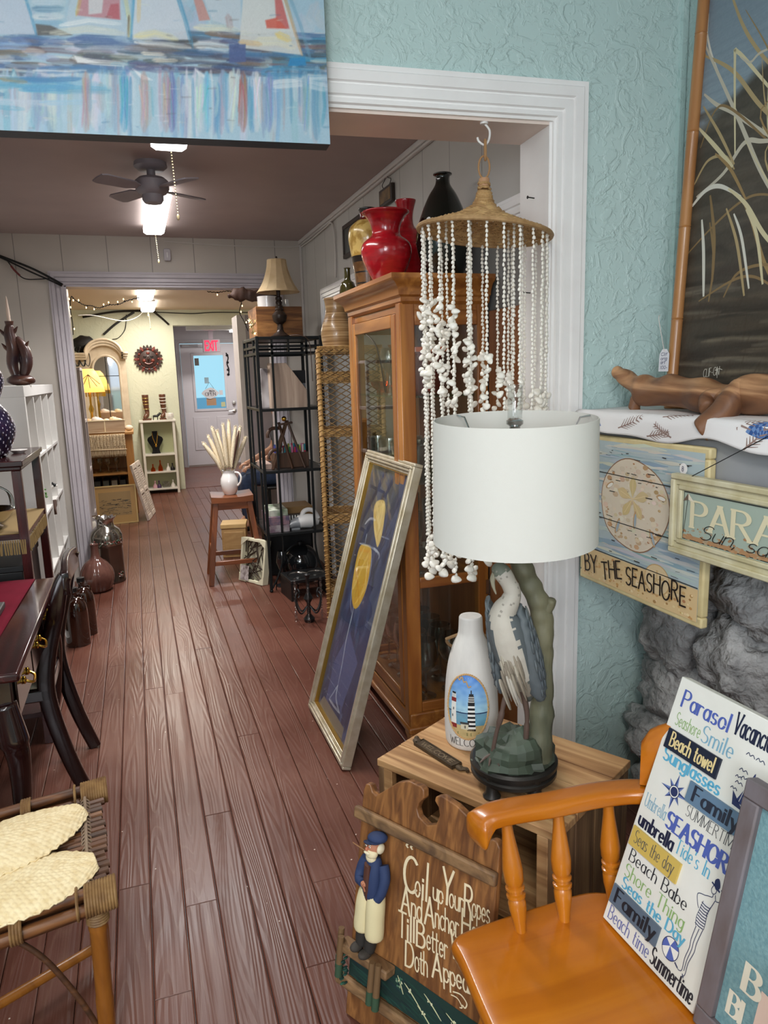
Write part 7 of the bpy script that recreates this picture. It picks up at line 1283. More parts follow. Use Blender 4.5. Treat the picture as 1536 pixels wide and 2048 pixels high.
# lower shelf: games, vacuum
t = thing('game_box', 'colourful board game box at the left of the lower etagere shelf', 'box', (.86, 5.14, .4165)); put(MB().box(.81, .95, 5.03, 5.34, .4165, .49), 'box_base', mat('game_print', (120, 96, 110), .4, col2=(176, 168, 170), vs=22, det=2), t, bev=.002); put(MB().box(.808, .952, 5.028, 5.342, .47, .53), 'lid', mat('game_lid', (150, 120, 128), .4, col2=(88, 84, 108), vs=26, det=2), t, bev=.002)
t = thing('game_box', 'white and green game box topmost on the lower etagere shelf stack', 'box', (.87, 5.16, .531)); put(MB().box(.815, .945, 5.04, 5.30, .531, .575), 'box_base', mat('green_print', (206, 210, 196), .4, col2=(96, 120, 90), vs=18, det=1), t, bev=.002)
t = thing('brown_box', 'flat brown cardboard box at the back of the lower etagere shelf', 'box', (1.06, 5.42, .4165)); put(MB().box(.97, 1.18, 5.30, 5.54, .4165, .54), 'box', mat('cardboard', (140, 108, 66), .8), t, bev=.003)
t = thing('handheld_vacuum', 'white handheld vacuum with clear grey nose on the lower etagere shelf', 'vacuum', (1.05, 5.09, .4165))
VP = mat('vacuum_grey', (150, 154, 158), .2, coat=.3)
mb = MB(); mb.tube(spl([(.915, 5.08, .435), (.95, 5.08, .45), (1.0, 5.085, .462), (1.03, 5.09, .466)], 5), [.012+.0022*i for i in range(16)], 14); put(mb, 'dust_cup', VP, t)
mb = MB(); P_ = spl([(1.03, 5.09, .466), (1.06, 5.09, .47), (1.10, 5.095, .468), (1.14, 5.10, .46), (1.175, 5.1, .448)], 5); mb.tube(P_, [.045+.006*math.sin(i/20*pi) if i < 14 else .045-.005*(i-13)*.7 for i in range(len(P_))], 18); put(mb, 'body', WHP, t, ang=1.2)
mb = MB(); mb.tube(spl([(1.05, 5.09, .505), (1.07, 5.09, .54), (1.11, 5.095, .55), (1.15, 5.1, .53), (1.175, 5.1, .48)], 5), .016, 10); put(mb, 'handle', WHP, t)
put(MB().box(.97, 1.03, 5.06, 5.11, .4165, .43), 'nozzle_foot', VP, t)
mb = MB(); mb.box(.96, 1.10, 5.20, 5.26, .4165, .50, c=(30, 30, 32)); [mb.box(.962+i*.02, .972+i*.02, 5.197, 5.2, .42, .498, c=(220, 220, 218)) for i in range(7)]; tag(put(mb, 'striped_packet', PIGS, org=(1.03, 5.23, .4165)), 'black and white striped packet behind the handheld vacuum', 'packet')
# under the etagere
t = thing('wire_candle_stand', 'black glass and wire candle stand on the floor under the black etagere', 'candle stand', (.95, 5.16, 0)); put(MB().lathe([(.001, 0), (.05, 0), (.05, .01), (.012, .02), (.01, .1), (.03, .13), (.045, .18), (.035, .24), (.03, .26), (.001, .26)], 20, zf(.90, 5.12)), 'glass_stem', mat('dark_glass', (26, 28, 30), .06, coat=.8), t)
t = thing('black_glass_float', 'large dark glass globe lying on the floor beneath the lower etagere shelf', 'globe', (1.05, 5.26, .0)); put(MB().ell((1.06, 5.25, .135), .134, 28, 18), 'globe', MATS['dark_glass'], t); put(MB().lathe([(.02, .265), (.02, .285), (.001, .286)], 12, zf(1.06, 5.25)), 'neck', PLB, t)
t = thing('black_tote', 'black box stored at the back beneath the etagere', 'box', (1.0, 5.48, 0)); put(MB().box(.83, 1.19, 5.42, 5.56, .002, .32), 'box', PLB, t, bev=.006); put(MB().box(.825, 1.195, 5.415, 5.565, .32, .345), 'lid', PLB, t, bev=.004)
t = thing('black_wire_rack', 'bent black wire rack on the floor in front of the etagere', 'rack', (.93, 4.98, 0)); [put(MB().tube(spl([(.83+i*.05, 5.03-.02*i, .003), (.84+i*.05, 5.0-.02*i, .1), (.88+i*.05, 4.98-.02*i, .13), (.92+i*.05, 4.98-.02*i, .1), (.93+i*.05, 5.01-.02*i, .003)], 5), .004, 6), 'wire_hoop', BLK, t) for i in range(2)]
# framed twig trivet leaning on the etagere
TFm = Fr((.618, 5.412, .003), (.515, -.857, 0), (.13, .03, .99)); t = thing('boxed_trivet', 'metal lattice trivet in cream card packaging leaning at the foot of the etagere', 'packaged decor', TFm(.137, 0)); CRM = mat('cream_card', (214, 208, 180), .7)
put(MB().box(0, .274, 0, .326, -.05, -.044, TFm).box(0, .018, 0, .326, -.044, 0, TFm).box(.256, .274, 0, .326, -.044, 0, TFm).box(.018, .256, 0, .018, -.044, 0, TFm).box(.018, .256, .308, .326, -.044, 0, TFm), 'card_tray', CRM, t, bev=.002)
for a, b, s_, u_ in ((0, 0, 1, 1), (.274, 0, -1, 1), (0, .326, 1, -1), (.274, .326, -1, -1)): put(MB().prism([(a, b), (a+.085*s_, b), (a, b+.06*u_)] if s_*u_ > 0 else [(a, b), (a, b+.06*u_), (a+.085*s_, b)], .0005, .003, TFm), 'corner_card', CRM, t)
mb = MB(); srs = random.Random(8)
for i in range(34): a0, b0 = srs.uniform(.03, .24), srs.uniform(.03, .29); an = srs.choice([.5, 1.1, 2.2, 2.7, 1.7])+srs.uniform(-.2, .2); l = srs.uniform(.04, .11); P_ = [(max(.022, min(.252, a0+q_*l*math.cos(an))), max(.022, min(.304, b0+q_*l*math.sin(an)))) for q_ in (-1, 1)]; mb.tube([TFm(*P_[0], -.02), TFm(*P_[1], -.018)], .0045, 5)
put(mb, 'metal_lattice', mat('bronze_lattice', (66, 56, 46), .4, .5), t); put(MB().box(.02, .11, .01, .12, .0035, .006, TFm), 'paper_label', mat('label_print', (214, 208, 206), .5, col2=(150, 138, 134), vs=40, det=1), t)
# ---- stool, pitcher of pampas, box
STL = wood('stool_wood', (150, 86, 46), (118, 64, 32), 'x', .8, .35, .25, .05, (98, 52, 26)); STLZ = wood('stool_leg_wood', (142, 80, 42), (112, 60, 30), 'z', .8, .4, .15, .05, (92, 50, 26))
SX = zf(.455, 5.36, 0, -.05); t = thing('wooden_stool', 'brown wooden counter stool holding a white pitcher of pampas grass', 'stool', SX(.13, .13, 0)); sw_, sd_, szt = .30, .30, .648
mb = MB(); mb.grid(lambda u, v: SX(u*sw_, v*sd_, szt-.010*math.sin(pi*u)), 12, 2); mb.grid(lambda u, v: SX((1-u)*sw_, v*sd_, szt-.046), 12, 2); 
for u0 in (0, 1): mb.grid(lambda u, v, u0=u0: SX(u0*sw_, u*sd_, szt-.046+v*.046), 1, 1)
for v0 in (0, 1): mb.grid(lambda u, v, v0=v0: SX(u*sw_, v0*sd_, szt-.046+v*(.046-.010*math.sin(pi*u))), 12, 1)
put(mb, 'seat', STL, t, ang=.5)
for a, b in ((0, 0), (1, 0), (0, 1), (1, 1)):
    p0 = SX(.03+a*(sw_-.06), .03+b*(sd_-.06), szt-.046); p1 = SX(-.045+a*(sw_+.09), -.03+b*(sd_+.06), .001); put(MB().bar(p0, p1, .036, .036), 'leg', STLZ, t, bev=.003)
for zz, (a0, b0), (a1, b1) in ((.16, (0, 0), (1, 0)), (.16, (0, 1), (1, 1)), (.24, (0, 0), (0, 1)), (.24, (1, 0), (1, 1))):
    k_ = (1-zz/.6); P = lambda a, b: SX((.03+a*(sw_-.06))*(1-k_)+(-.045+a*(sw_+.09))*k_, (.03+b*(sd_-.06))*(1-k_)+(-.03+b*(sd_+.06))*k_, zz); put(MB().bar(P(a0, b0), P(a1, b1), .022, .032), 'stretcher', STL, t, bev=.003)
put(MB().box(.03, sw_-.03, .02, .04, szt-.10, szt-.046, SX), 'apron', STL, t); put(MB().box(.03, sw_-.03, sd_-.04, sd_-.02, szt-.10, szt-.046, SX), 'apron', STL, t)
pc = SX(.145, .16, szt-.0085); t = thing('white_pitcher', 'white ceramic pitcher on the stool holding dried pampas grass', 'pitcher', pc)
put(MB().lathe([(.001, 0), (.04, 0), (.046, .006), (.058, .04), (.066, .085), (.062, .12), (.048, .15), (.044, .165), (.05, .18), (.046, .18), (.04, .165), (.044, .15), (.056, .12), (.001, .02)], 32, zf(*pc)), 'body', MATS['white_glaze'], t)
put(MB().tube(spl([pc+V((.04, -.025, .165)), pc+V((.066, -.04, .16)), pc+V((.082, -.05, .13)), pc+V((.074, -.045, .09)), pc+V((.056, -.032, .065))], 5), .0075, 8), 'handle', MATS['white_glaze'], t); put(MB().tube([pc+V((-.04, .01, .17)), pc+V((-.056, .012, .182))], [.012, .007], 8), 'spout', MATS['white_glaze'], t)
PAM = mat('pampas_plume', (240, 226, 196), .95, col2=(222, 204, 170), vs=120, bump=.6, bs=200); PAMB = mat('brown_reed', (86, 56, 46), .9, bump=.4, bs=200); STM = mat('dry_stem', (186, 160, 110), .8)
srs = random.Random(4)
for i, (dx, dy, h_, br) in enumerate(((-.17, .0, .25, 0), (-.13, .03, .30, 0), (-.10, -.03, .36, 0), (-.06, .05, .33, 0), (-.02, -.02, .38, 0), (.03, .03, .40, 0), (.07, -.03, .36, 0), (.11, .02, .35, 0), (.15, .05, .27, 0), (-.08, .0, .33, 1), (-.015, .04, .37, 1), (.09, -.04, .33, 1))):
    tip = pc+V((dx, dy, .14+h_)); root_ = pc+V((dx*.14, dy*.14, .055)); mid = pc+V((dx*.42, dy*.42, .18+h_*.2)); dn = ['far left', 'second from left', 'third from left', 'left of centre', 'centre', 'right of centre, tallest', 'third from right', 'second from right', 'far right'][i] if not br else ['left', 'middle', 'right'][i-9]
    t = thing('pampas_stem' if not br else 'brown_reed', ('cream pampas plume, %s in the white pitcher' if not br else 'slender brown reed, the %s one of three in the white pitcher') % dn, 'dried grass', root_, group='pampas plumes in the pitcher' if not br else 'brown reeds in the pitcher'); ax = spl([root_, mid, tip], 8)
    put(MB().tube(ax[:10], .002, 5), 'stem', STM, t); up = ax[6:]; n = len(up)
    mb = MB(); mb.tube(up, [(.0155 if not br else .008)*math.sin(pi*min(1, (k_+.6)/(n+.2)))**.6+.001 for k_ in range(n)], 8)
    if not br:
        for q_ in range(420): k_ = srs.randrange(n-1); c = up[k_].lerp(up[k_+1], srs.random()); d = V((srs.uniform(-1, 1), srs.uniform(-1, 1), srs.uniform(.2, 1.2))).normalized(); mb.tube([c, c+d*srs.uniform(.012, .026)], [.0015, .0004], 3)
    put(mb, 'plume' if not br else 'reed_head', PAM if not br else PAMB, t, ang=3)
t = thing('wooden_keepsake_box', 'small plain wooden box on the floor beneath the stool', 'box', (.67, 6.12, 0)); BX = zf(.585, 6.16, 0, -.2); PLY = wood('plain_box', (196, 158, 104), (170, 130, 80), 'x', 1., .6, 0, .05); put(MB().box(0, .2, 0, .2, .001, .25, BX), 'body', PLY, t, bev=.003); put(MB().box(-.006, .206, -.006, .206, .25, .285, BX), 'lid', wood('pale_box_lid', (222, 186, 126), (206, 168, 108), 'x', 1., .6, 0, .05), t, bev=.003); put(MB().box(.02, .18, -.008, -.001, .03, .22, BX), 'front_panel', PLY, t, bev=.004)

# ================================================================ LEFT SIDE OF THE CORRIDOR
MAH = wood('mahogany', (64, 22, 21), (44, 14, 15), 'y', .7, .2, .3, .01, (34, 10, 12)); MAHZ = wood('mahogany_post', (80, 30, 26), (56, 18, 18), 'z', .7, .22, .5, .03, (42, 14, 14)); GLOSS = wood('dark_gloss', (34, 11, 11), (20, 8, 9), 'z', .7, .16, .45, .02)
# ---- white cube shelf
LAM = mat('white_laminate', (222, 220, 216), .4, col2=(214, 212, 208), vs=2); kx0, kx1, ky0, ky1 = -.945, -.552, 4.30, 5.78; t = thing('white_cube_shelf', 'tall white sixteen cube shelf unit against the left wall', 'shelf', ((kx0+kx1)/2, (ky0+ky1)/2, 0)); T_ = .038; HT = 1.485
put(MB().box(kx0, kx1, ky0, ky0+T_, .0, HT-T_-.02), 'side_panel', LAM, t, bev=.0015); put(MB().box(kx0, kx1, ky1-T_, ky1, .0, HT-T_-.02), 'side_panel', LAM, t, bev=.0015); put(MB().box(kx0, kx1, ky0, ky1, HT-T_-.02, HT), 'top', LAM, t, bev=.0015); put(MB().box(kx0, kx1, ky0+T_, ky1-T_, .0, T_), 'bottom_board', LAM, t, bev=.0015); put(MB().box(kx0, kx0+.006, ky0+T_, ky1-T_, T_, HT-T_), 'back_panel', LAM, t)
shz = [T_+(HT-2*T_-.02)*i/4 for i in range(5)]
for z in shz[1:4]: put(MB().box(kx0+.006, kx1-.003, ky0+T_, ky1-T_, z-.008, z+.008), 'shelf_board', LAM, t, bev=.001)
cw_ = (ky1-ky0-2*T_)/4
for i in range(1, 4):
    for j in range(4): put(MB().box(kx0+.006, kx1-.003, ky0+T_+cw_*i-.008, ky0+T_+cw_*i+.008, shz[j]+.008, shz[j+1]-.008), 'divider', LAM, t, bev=.001)
def sit(row): return shz[row]+(.0085 if row else .0005)
t = thing('potted_sprig', 'tiny potted green sprig in the white cube shelf', 'plant', (-.60, 4.87, sit(2))); put(MB().lathe([(.001, 0), (.018, 0), (.024, .04), (.001, .04)], 14, zf(-.60, 4.87, sit(2))), 'pot', MATS['white_glaze'], t); mb = MB(); [mb.ell((-.60+rg.uniform(-.03, .03), 4.87+rg.uniform(-.04, .04), sit(2)+.05+rg.uniform(0, .07)), (.010, .012, .006), 6, 5) for i in range(40)]; [mb.tube([(-.6, 4.87, sit(2)+.04), (-.6+rg.uniform(-.02, .02), 4.87+rg.uniform(-.03, .03), sit(2)+.1)], .0012, 4) for i in range(8)]; put(mb, 'foliage', mat('sprig_green', (72, 116, 52), .6), t)
def critter(name, label, x, y, z, body, spots, s=1.):
    "small standing four legged figurine facing the aisle"
    mb = MB(); P = lambda a, b, c: (x+a*s, y+b*s, z+c*s); mb.tube(spl([P(-.035, 0, .055), P(-.01, 0, .056), P(.03, 0, .06), P(.05, 0, .078), P(.065, 0, .085)], 4), [(.014+.005*math.sin(i/16*pi))*s for i in range(17)], 10, c=body)
    for a, b in ((-.03, -.01), (-.03, .01), (.03, -.01), (.03, .01)): mb.tube([P(a, b, .05), P(a+.002, b, .025), P(a, b, .001)], [.008*s, .006*s, .0065*s], 7, c=spots)
    mb.ell(P(.07, 0, .09), (.018*s, .012*s, .014*s), 10, 8, c=spots); mb.ell(P(.084, 0, .086), (.009*s, .009*s, .008*s), 8, 6, c=body)
    for b in (-1, 1): mb.ell(P(.06, b*.012, .104), (.005*s, .006*s, .01*s), 6, 5, c=spots); mb.ell(P(-.005, b*.014, .06), (.018*s, .005*s, .012*s), 8, 6, c=spots)
    mb.tube([P(-.048, 0, .06), P(-.056, 0, .04), P(-.054, 0, .02)], .0025*s, 5, c=spots); tag(put(mb, name, PIGS, org=(x, y, z), ang=1.2), label, 'figurine')
critter('cow_figurine', 'small black and white cow figurine standing in the white cube shelf', -.63, 5.33, sit(2), (228, 226, 220), (24, 24, 26), .9)
t = thing('bark_plaque', 'brown carved bark plaque leaning over the shelf edge in the cube shelf', 'plaque', (-.57, 5.12, sit(2))); BRKF = Fr((-.563, 5.05, shz[2]-.03), (0, 1, 0), (-.06, 0, 1)); put(MB().prism([(0, .0), (.03, -.04), (.06, -.045), (.075, -.005), (.15, .0), (.15, .04), (0, .06)], 0, .016, BRKF), 'bark_slab', mat('bark_brown', (92, 66, 54), .8, col2=(60, 42, 34), vs=18, bump=.6, bs=40), t, bev=.004)
t = thing('white_dish', 'white dish with a terracotta saucer on the near cube shelf', 'dish', (-.62, 4.5, sit(1))); put(MB().lathe([(.001, 0), (.05, 0), (.07, .03), (.068, .03), (.001, .006)], 24, zf(-.62, 4.49, sit(1))), 'saucer', mat('terracotta', (176, 120, 76), .6), t); put(MB().box(-.68, -.575, 4.43, 4.55, sit(1)+.031, sit(1)+.07), 'white_box', MATS['white_glaze'], t, bev=.004)
t = thing('ship_figurine', 'small wooden sailing ship figurine at the far end of the cube shelf', 'figurine', (-.6, 5.66, sit(1))); FW_ = zf(-.6, 5.66, sit(1)); put(MB().prism([(-.05, .02), (-.04, 0), (.04, 0), (.055, .025)], -.012, .012, Fr(FW_(0, 0, 0), (0, 1, 0), (0, 0, 1))), 'hull', mat('ship_hull', (120, 80, 52), .6), t, bev=.003); put(MB().tube([FW_(0, .0, .02), FW_(0, 0, .15)], .002, 5), 'mast', MATS['ship_hull'], t); put(MB().prism([(-.038, .04), (.035, .04), (0, .145)], -.001, .001, Fr(FW_(.004, 0, 0), (0, 1, 0), (0, 0, 1))), 'sail', mat('ship_sail', (196, 176, 150), .8), t)
for y_, z_, dsc in ((5.562, shz[3], 'beneath the top row far cube'), (4.572, shz[1], 'by the near lower cube'), (4.56, shz[1]-.085, 'in the lowest near cube')):
    tag(put(MB().ell((-.585, y_, z_+.0185), .011, 12, 8) if z_ == shz[3] or z_ == shz[1] else MB().ell((-.585, y_, shz[0]+.0115), .011, 12, 8), 'black_stopper', PLB, org=(-.58, y_, z_)), 'small loose black stopper '+dsc+' of the white shelf', 'stopper')
# ---- carved mermaid with taper candle on the cube shelf
mx_, my_, mz_ = -.60, 4.62, HT+.001; t = thing('carved_candle_holder', 'dark carved dolphin and wave candle holder on the white cube shelf', 'candle holder', (mx_, my_, mz_)); CARV = mat('carved_dark', (52, 36, 44), .35, col2=(92, 56, 40), vs=10, coat=.3, bump=.4, bs=40)
put(MB().ell((mx_, my_, mz_+.03), (.075, .065, .032), 18, 10, fn=lambda p, q: V((q.x*(1+.15*NZ.noise(p*3)), q.y, max(q.z, -.03)))), 'rock_base', CARV, t, ang=1.5)
for pts, r_ in (([(-.02, 0, .04), (-.035, .01, .12), (-.02, 0, .2), (-.03, 0, .28), (-.025, 0, .33)], .030), ([(.02, -.01, .05), (.045, -.02, .12), (.035, -.01, .2), (.0, 0, .26)], .026), ([(.0, .03, .05), (.02, .04, .12), (-.01, .03, .2), (-.04, .02, .25)], .022)):
    P_ = spl([(mx_+a, my_+b, mz_+c) for a, b, c in pts], 6); mb = MB(); mb.tube(P_, [r_*(.55+.6*math.sin(pi*(i+1)/(len(P_)+1))) for i in range(len(P_))], 12); put(mb, 'carved_figure', CARV, t, ang=2)
for a, b, c, ax in ((-.065, 0, .29, -1), (.0, 0, .30, 1), (.06, -.02, .13, 1), (.05, -.02, .22, 1), (-.06, 0, .21, -1)): put(MB().tube([(mx_+a-ax*.02, my_+b, mz_+c-.02), (mx_+a, my_+b, mz_+c), (mx_+a+ax*.015, my_+b, mz_+c+.022)], [.013, .010, .002], 8), 'fin', CARV, t)
put(MB().lathe([(.001, .33), (.02, .33), (.024, .35), (.016, .345), (.001, .34)], 14, zf(mx_-.025, my_, mz_)), 'candle_cup', CARV, t)
tag(put(MB().lathe([(.001, 0), (.0105, 0), (.009, .06), (.004, .125), (.0008, .14)], 14, zf(mx_-.025, my_, mz_+.3455)), 'taper_candle', mat('ivory_wax', (226, 204, 186), .5), org=(mx_-.025, my_, mz_+.3455)), 'ivory taper candle standing in the dark carved holder', 'candle')
# ---- mahogany open bookshelf with vase
bx0, bx1, by0, by1 = -.94, -.455, 3.19, 3.82; t = thing('mahogany_bookshelf', 'dark mahogany open shelf unit between desk and white cube shelf', 'shelf', ((bx0+bx1)/2, (by0+by1)/2, 0))
put(MB().box(bx0, bx1+.012, by0-.012, by1+.012, 1.178, 1.20), 'top', MAH, t, bev=.003); put(MB().box(bx0, bx1+.004, by0-.004, by1+.004, 1.16, 1.18), 'top_moulding', MAH, t, bev=.006)
for a, b in ((bx0, by0), (bx1-.034, by0), (bx0, by1-.034), (bx1-.034, by1-.034)): put(MB().box(a, a+.034, b, b+.034, 0, 1.16), 'post', MAHZ, t, bev=.002)
for z in (.885, .50, .12): put(MB().box(bx0+.004, bx1-.004, by0+.004, by1-.004, z, z+.022), 'shelf_board', MAH, t, bev=.002)
put(MB().box(bx0, bx0+.01, by0+.03, by1-.03, .14, 1.16), 'back_panel', GREYW, t)
mb = MB(); [mb.tube([(bx1-.002+rg.uniform(-.003, .003), by0+.02+i*.0078, .884), (bx1-.002+rg.uniform(-.004, .004), by0+.02+i*.0078+rg.uniform(-.004, .004), .83)], .003, 4) for i in range(76)]; [mb.tube([(bx0+.02+i*.0085, by0+.0, .884), (bx0+.02+i*.0085+rg.uniform(-.004, .004), by0-.002, .825)], .003, 4) for i in range(54)]; mb.box(bx0+.01, bx1-.002, by0+.01, by1-.01, .9075, .911); tag(put(mb, 'fringed_mat', mat('jute_fringe', (140, 116, 74), .9), org=(-.7, 3.5, .907)), 'woven mat with a fringe hanging over the mahogany shelf edge', 'mat')
t = thing('silver_basket', 'silver bowl with looped handles on the fringed shelf of the mahogany unit', 'basket', (-.62, 3.34, .9115)); put(MB().lathe([(.001, 0), (.05, 0), (.055, .008), (.04, .016), (.075, .04), (.105, .075), (.108, .082), (.1, .08), (.07, .05), (.001, .03)], 32, zf(-.62, 3.34, .9115)), 'bowl', STEEL, t); [put(MB().tube(spl([(-.62-.105*c_, 3.34-.105*s_, .985), (-.62-.09*c_, 3.34-.09*s_, 1.06), (-.62, 3.34, 1.10), (-.62+.09*c_, 3.34+.09*s_, 1.06), (-.62+.105*c_, 3.34+.105*s_, .985)], 6), .004, 7), 'handle', STEEL, t) for c_, s_ in ((1, 0), (.8, .6))]
t = thing('black_storage_box', 'black box on the lower board of the mahogany shelf unit', 'box', (-.68, 3.45, .5225)); put(MB().box(-.9, -.50, 3.25, 3.74, .5225, .74), 'body', PLB, t, bev=.004); put(MB().box(-.905, -.495, 3.245, 3.745, .74, .765), 'lid', PLB, t, bev=.003)
VZ = (-.585, 3.40, 1.2005); pr = [(.001, 0), (.05, 0), (.075, .03), (.098, .09), (.1, .13), (.08, .18), (.055, .215), (.052, .23), (.068, .27), (.078, .31), (.07, .35), (.045, .385), (.03, .40), (.001, .40)]; pr2 = [(p.x, p.y) for p in spl(pr, 4)]
t = thing('purple_gourd_vase', 'dark purple gourd shaped vase covered in white dashes on the mahogany shelf', 'vase', VZ); put(MB().lathe(pr2, 36, zf(*VZ)), 'body', mat('purple_glaze', (34, 24, 58), .2, coat=.6, col2=(24, 18, 34), vs=6), t); mb = MB()
for i in range(3, len(pr2)-4):
    r_, z = pr2[i]; r2_, z2 = pr2[i+1]; n = int(r_*180)
    for j in range(n): a = 2*pi*(j+(i % 2)*.5)/n; mb.tube([(VZ[0]+(r_+.0006)*math.cos(a), VZ[1]+(r_+.0006)*math.sin(a), VZ[2]+z), (VZ[0]+(r_+(r2_-r_)*.5+.0006)*math.cos(a), VZ[1]+(r_+(r2_-r_)*.5+.0006)*math.sin(a), VZ[2]+z+(z2-z)*.55)], .0016, 4)
put(mb, 'white_dashes', mat('dash_white', (206, 200, 210), .4), t)
t = thing('white_saucer', 'small white saucer beside the purple gourd vase', 'saucer', (-.49, 3.52, 1.2005)); put(MB().lathe([(.001, 0), (.022, 0), (.036, .012), (.035, .014), (.001, .005)], 20, zf(-.505, 3.56, 1.2005)), 'saucer', MATS['white_glaze'], t)
# ---- glossy mahogany desk with runner
dx0, dx1, dy0, dy1, dz = -.92, -.372, 2.06, 3.04, .75; t = thing('mahogany_desk', 'glossy dark mahogany desk with brass drawer pulls and cabriole legs', 'desk', ((dx0+dx1)/2, (dy0+dy1)/2, 0))
put(MB().box(dx0, dx1+.018, dy0-.018, dy1+.018, dz-.026, dz), 'top', MAH, t, bev=.008); put(MB().box(dx0+.02, dx1-.012, dy0+.02, dy0+.04, dz-.17, dz-.026).box(dx0+.02, dx1-.012, dy1-.04, dy1-.02, dz-.17, dz-.026).box(dx0+.02, dx0+.04, dy0+.04, dy1-.04, dz-.17, dz-.026).box(dx1-.03, dx1-.012, dy0+.04, dy1-.04, dz-.17, dz-.026), 'apron', GLOSS, t, bev=.003)
for i in range(3):
    a, b = dy0+.06+i*.30, dy0+.34+i*.30; dr = put(MB().box(dx1-.012, dx1-.004, a, b, dz-.155, dz-.04), 'drawer', GLOSS, t, bev=.003); yc = (a+b)/2
    put(MB().tube(spl([(dx1-.004, yc-.035, dz-.09), (dx1+.016, yc-.03, dz-.10), (dx1+.02, yc, dz-.108), (dx1+.016, yc+.03, dz-.10), (dx1-.004, yc+.035, dz-.09)], 5), .0042, 8).ell((dx1-.001, yc-.035, dz-.09), (.006, .012, .012), 10, 6).ell((dx1-.001, yc+.035, dz-.09), (.006, .012, .012), 10, 6), 'pull_handle', BRASS, dr)
for a, b, sx_, sy_ in ((dx1-.035, dy0+.035, 1, -1), (dx1-.035, dy1-.035, 1, 1), (dx0+.035, dy0+.035, -1, -1), (dx0+.035, dy1-.035, -1, 1)):
    P_ = spl([(a, b, dz-.10), (a+.012*sx_, b+.006*sy_, dz-.2), (a+.02*sx_, b+.012*sy_, dz-.28), (a+.008*sx_, b+.0*sy_, dz-.45), (a-.004*sx_, b-.004*sy_, .2), (a+.006*sx_, b+.004*sy_, .06), (a+.022*sx_, b+.014*sy_, .016)], 6); n = len(P_); put(MB().tube(P_, [.034-.004*math.cos(i*.4) if i < 8 else max(.014, .036-.0012*(i-6)) if i < n-5 else .016+.003*(i-n+5) for i in range(n)], 14), 'leg', GLOSS, t, ang=2)
RUN = mat('wine_cloth', (104, 14, 36), .9, col2=(92, 10, 30), vs=8, spec=.15); mb = MB(); mb.grid(lambda u, v: V((dx0+.04+u*(.42+.03*v), dy0-.01+v*1.0, dz+.0022+.0015*math.sin(u*9+v*7))), 20, 20); tag(put(mb, 'red_table_cloth', RUN, org=(-.7, 2.5, dz), thick=.002), 'wine red cloth spread over the glossy mahogany desk', 'cloth')
t = thing('grey_case', 'flat grey case lying on the red cloth', 'case', (-.56, 2.62, dz+.005)); put(MB().box(-.68, -.478, 2.54, 2.68, dz+.006, dz+.026), 'case', mat('grey_case_paint', (72, 70, 70), .5), t, bev=.004)
# ---- glossy dark dining chair seen edge-on
t = thing('dark_dining_chair', 'glossy dark wood dining chair with curved back pushed under the desk', 'chair', (-.5, 2.88, 0))
def stile(y): return spl([(-.285, y, .842), (-.305, y, .80), (-.33, y, .70), (-.365, y, .58), (-.385, y, .46), (-.375, y, .34), (-.335, y, .16), (-.285, y, .004)], 6)
for y in (2.685, 3.085):
    P_ = stile(y); n = len(P_); mb = MB(); pr = rrect(1, 1, .25, 3); M_ = len(pr); vs = []
    for i, p in enumerate(P_):
        a = (P_[min(i+1, n-1)]-P_[max(i-1, 0)]).normalized(); s_ = V((0, 1, 0)); d = a.cross(s_).normalized(); wd = .046+.012*math.sin(pi*i/n); vs += [p+d*q_[0]*wd+s_*q_[1]*.03 for q_ in pr]
    mb.add(vs, [(i*M_+j, i*M_+(j+1) % M_, (i+1)*M_+(j+1) % M_, (i+1)*M_+j) for i in range(n-1) for j in range(M_)]+[tuple(range(M_-1, -1, -1)), tuple((n-1)*M_+j for j in range(M_))]); put(mb, 'back_leg', GLOSS, t, ang=1.)
put(MB().grid(lambda u, v: V((-.283-.012*math.sin(pi*u)-.03*v*0, 2.67+u*.43, .775+v*.08+.016*math.sin(pi*u)*v)), 16, 3), 'crest_rail', GLOSS, t, thick=.024, bev=.003); put(MB().grid(lambda u, v: V((-.385+.09*v-.01*math.sin(pi*u), 2.80+u*.17, .47+v*.32)), 8, 8), 'back_splat', GLOSS, t, thick=.014)
put(MB().box(-.78, -.37, 2.67, 3.10, .40, .445), 'seat_frame', GLOSS, t, bev=.006); mb = MB(); mb.grid(lambda u, v: V((-.79+u*.41, 2.68+v*.41, .452+.035*(1-abs(2*u-1)**3)*(1-abs(2*v-1)**3))), 16, 16); put(mb, 'seat_cushion', mat('cream_damask', (206, 196, 176), .6, col2=(184, 172, 150), vs=30, bump=.3, bs=90), t, ang=2, thick=.006)
for y in (2.695, 3.075): put(MB().tube(spl([(-.75, y, .40), (-.76, y, .25), (-.765, y, .004)], 5), [.022-.0009*i for i in range(11)], 10), 'front_leg', GLOSS, t)
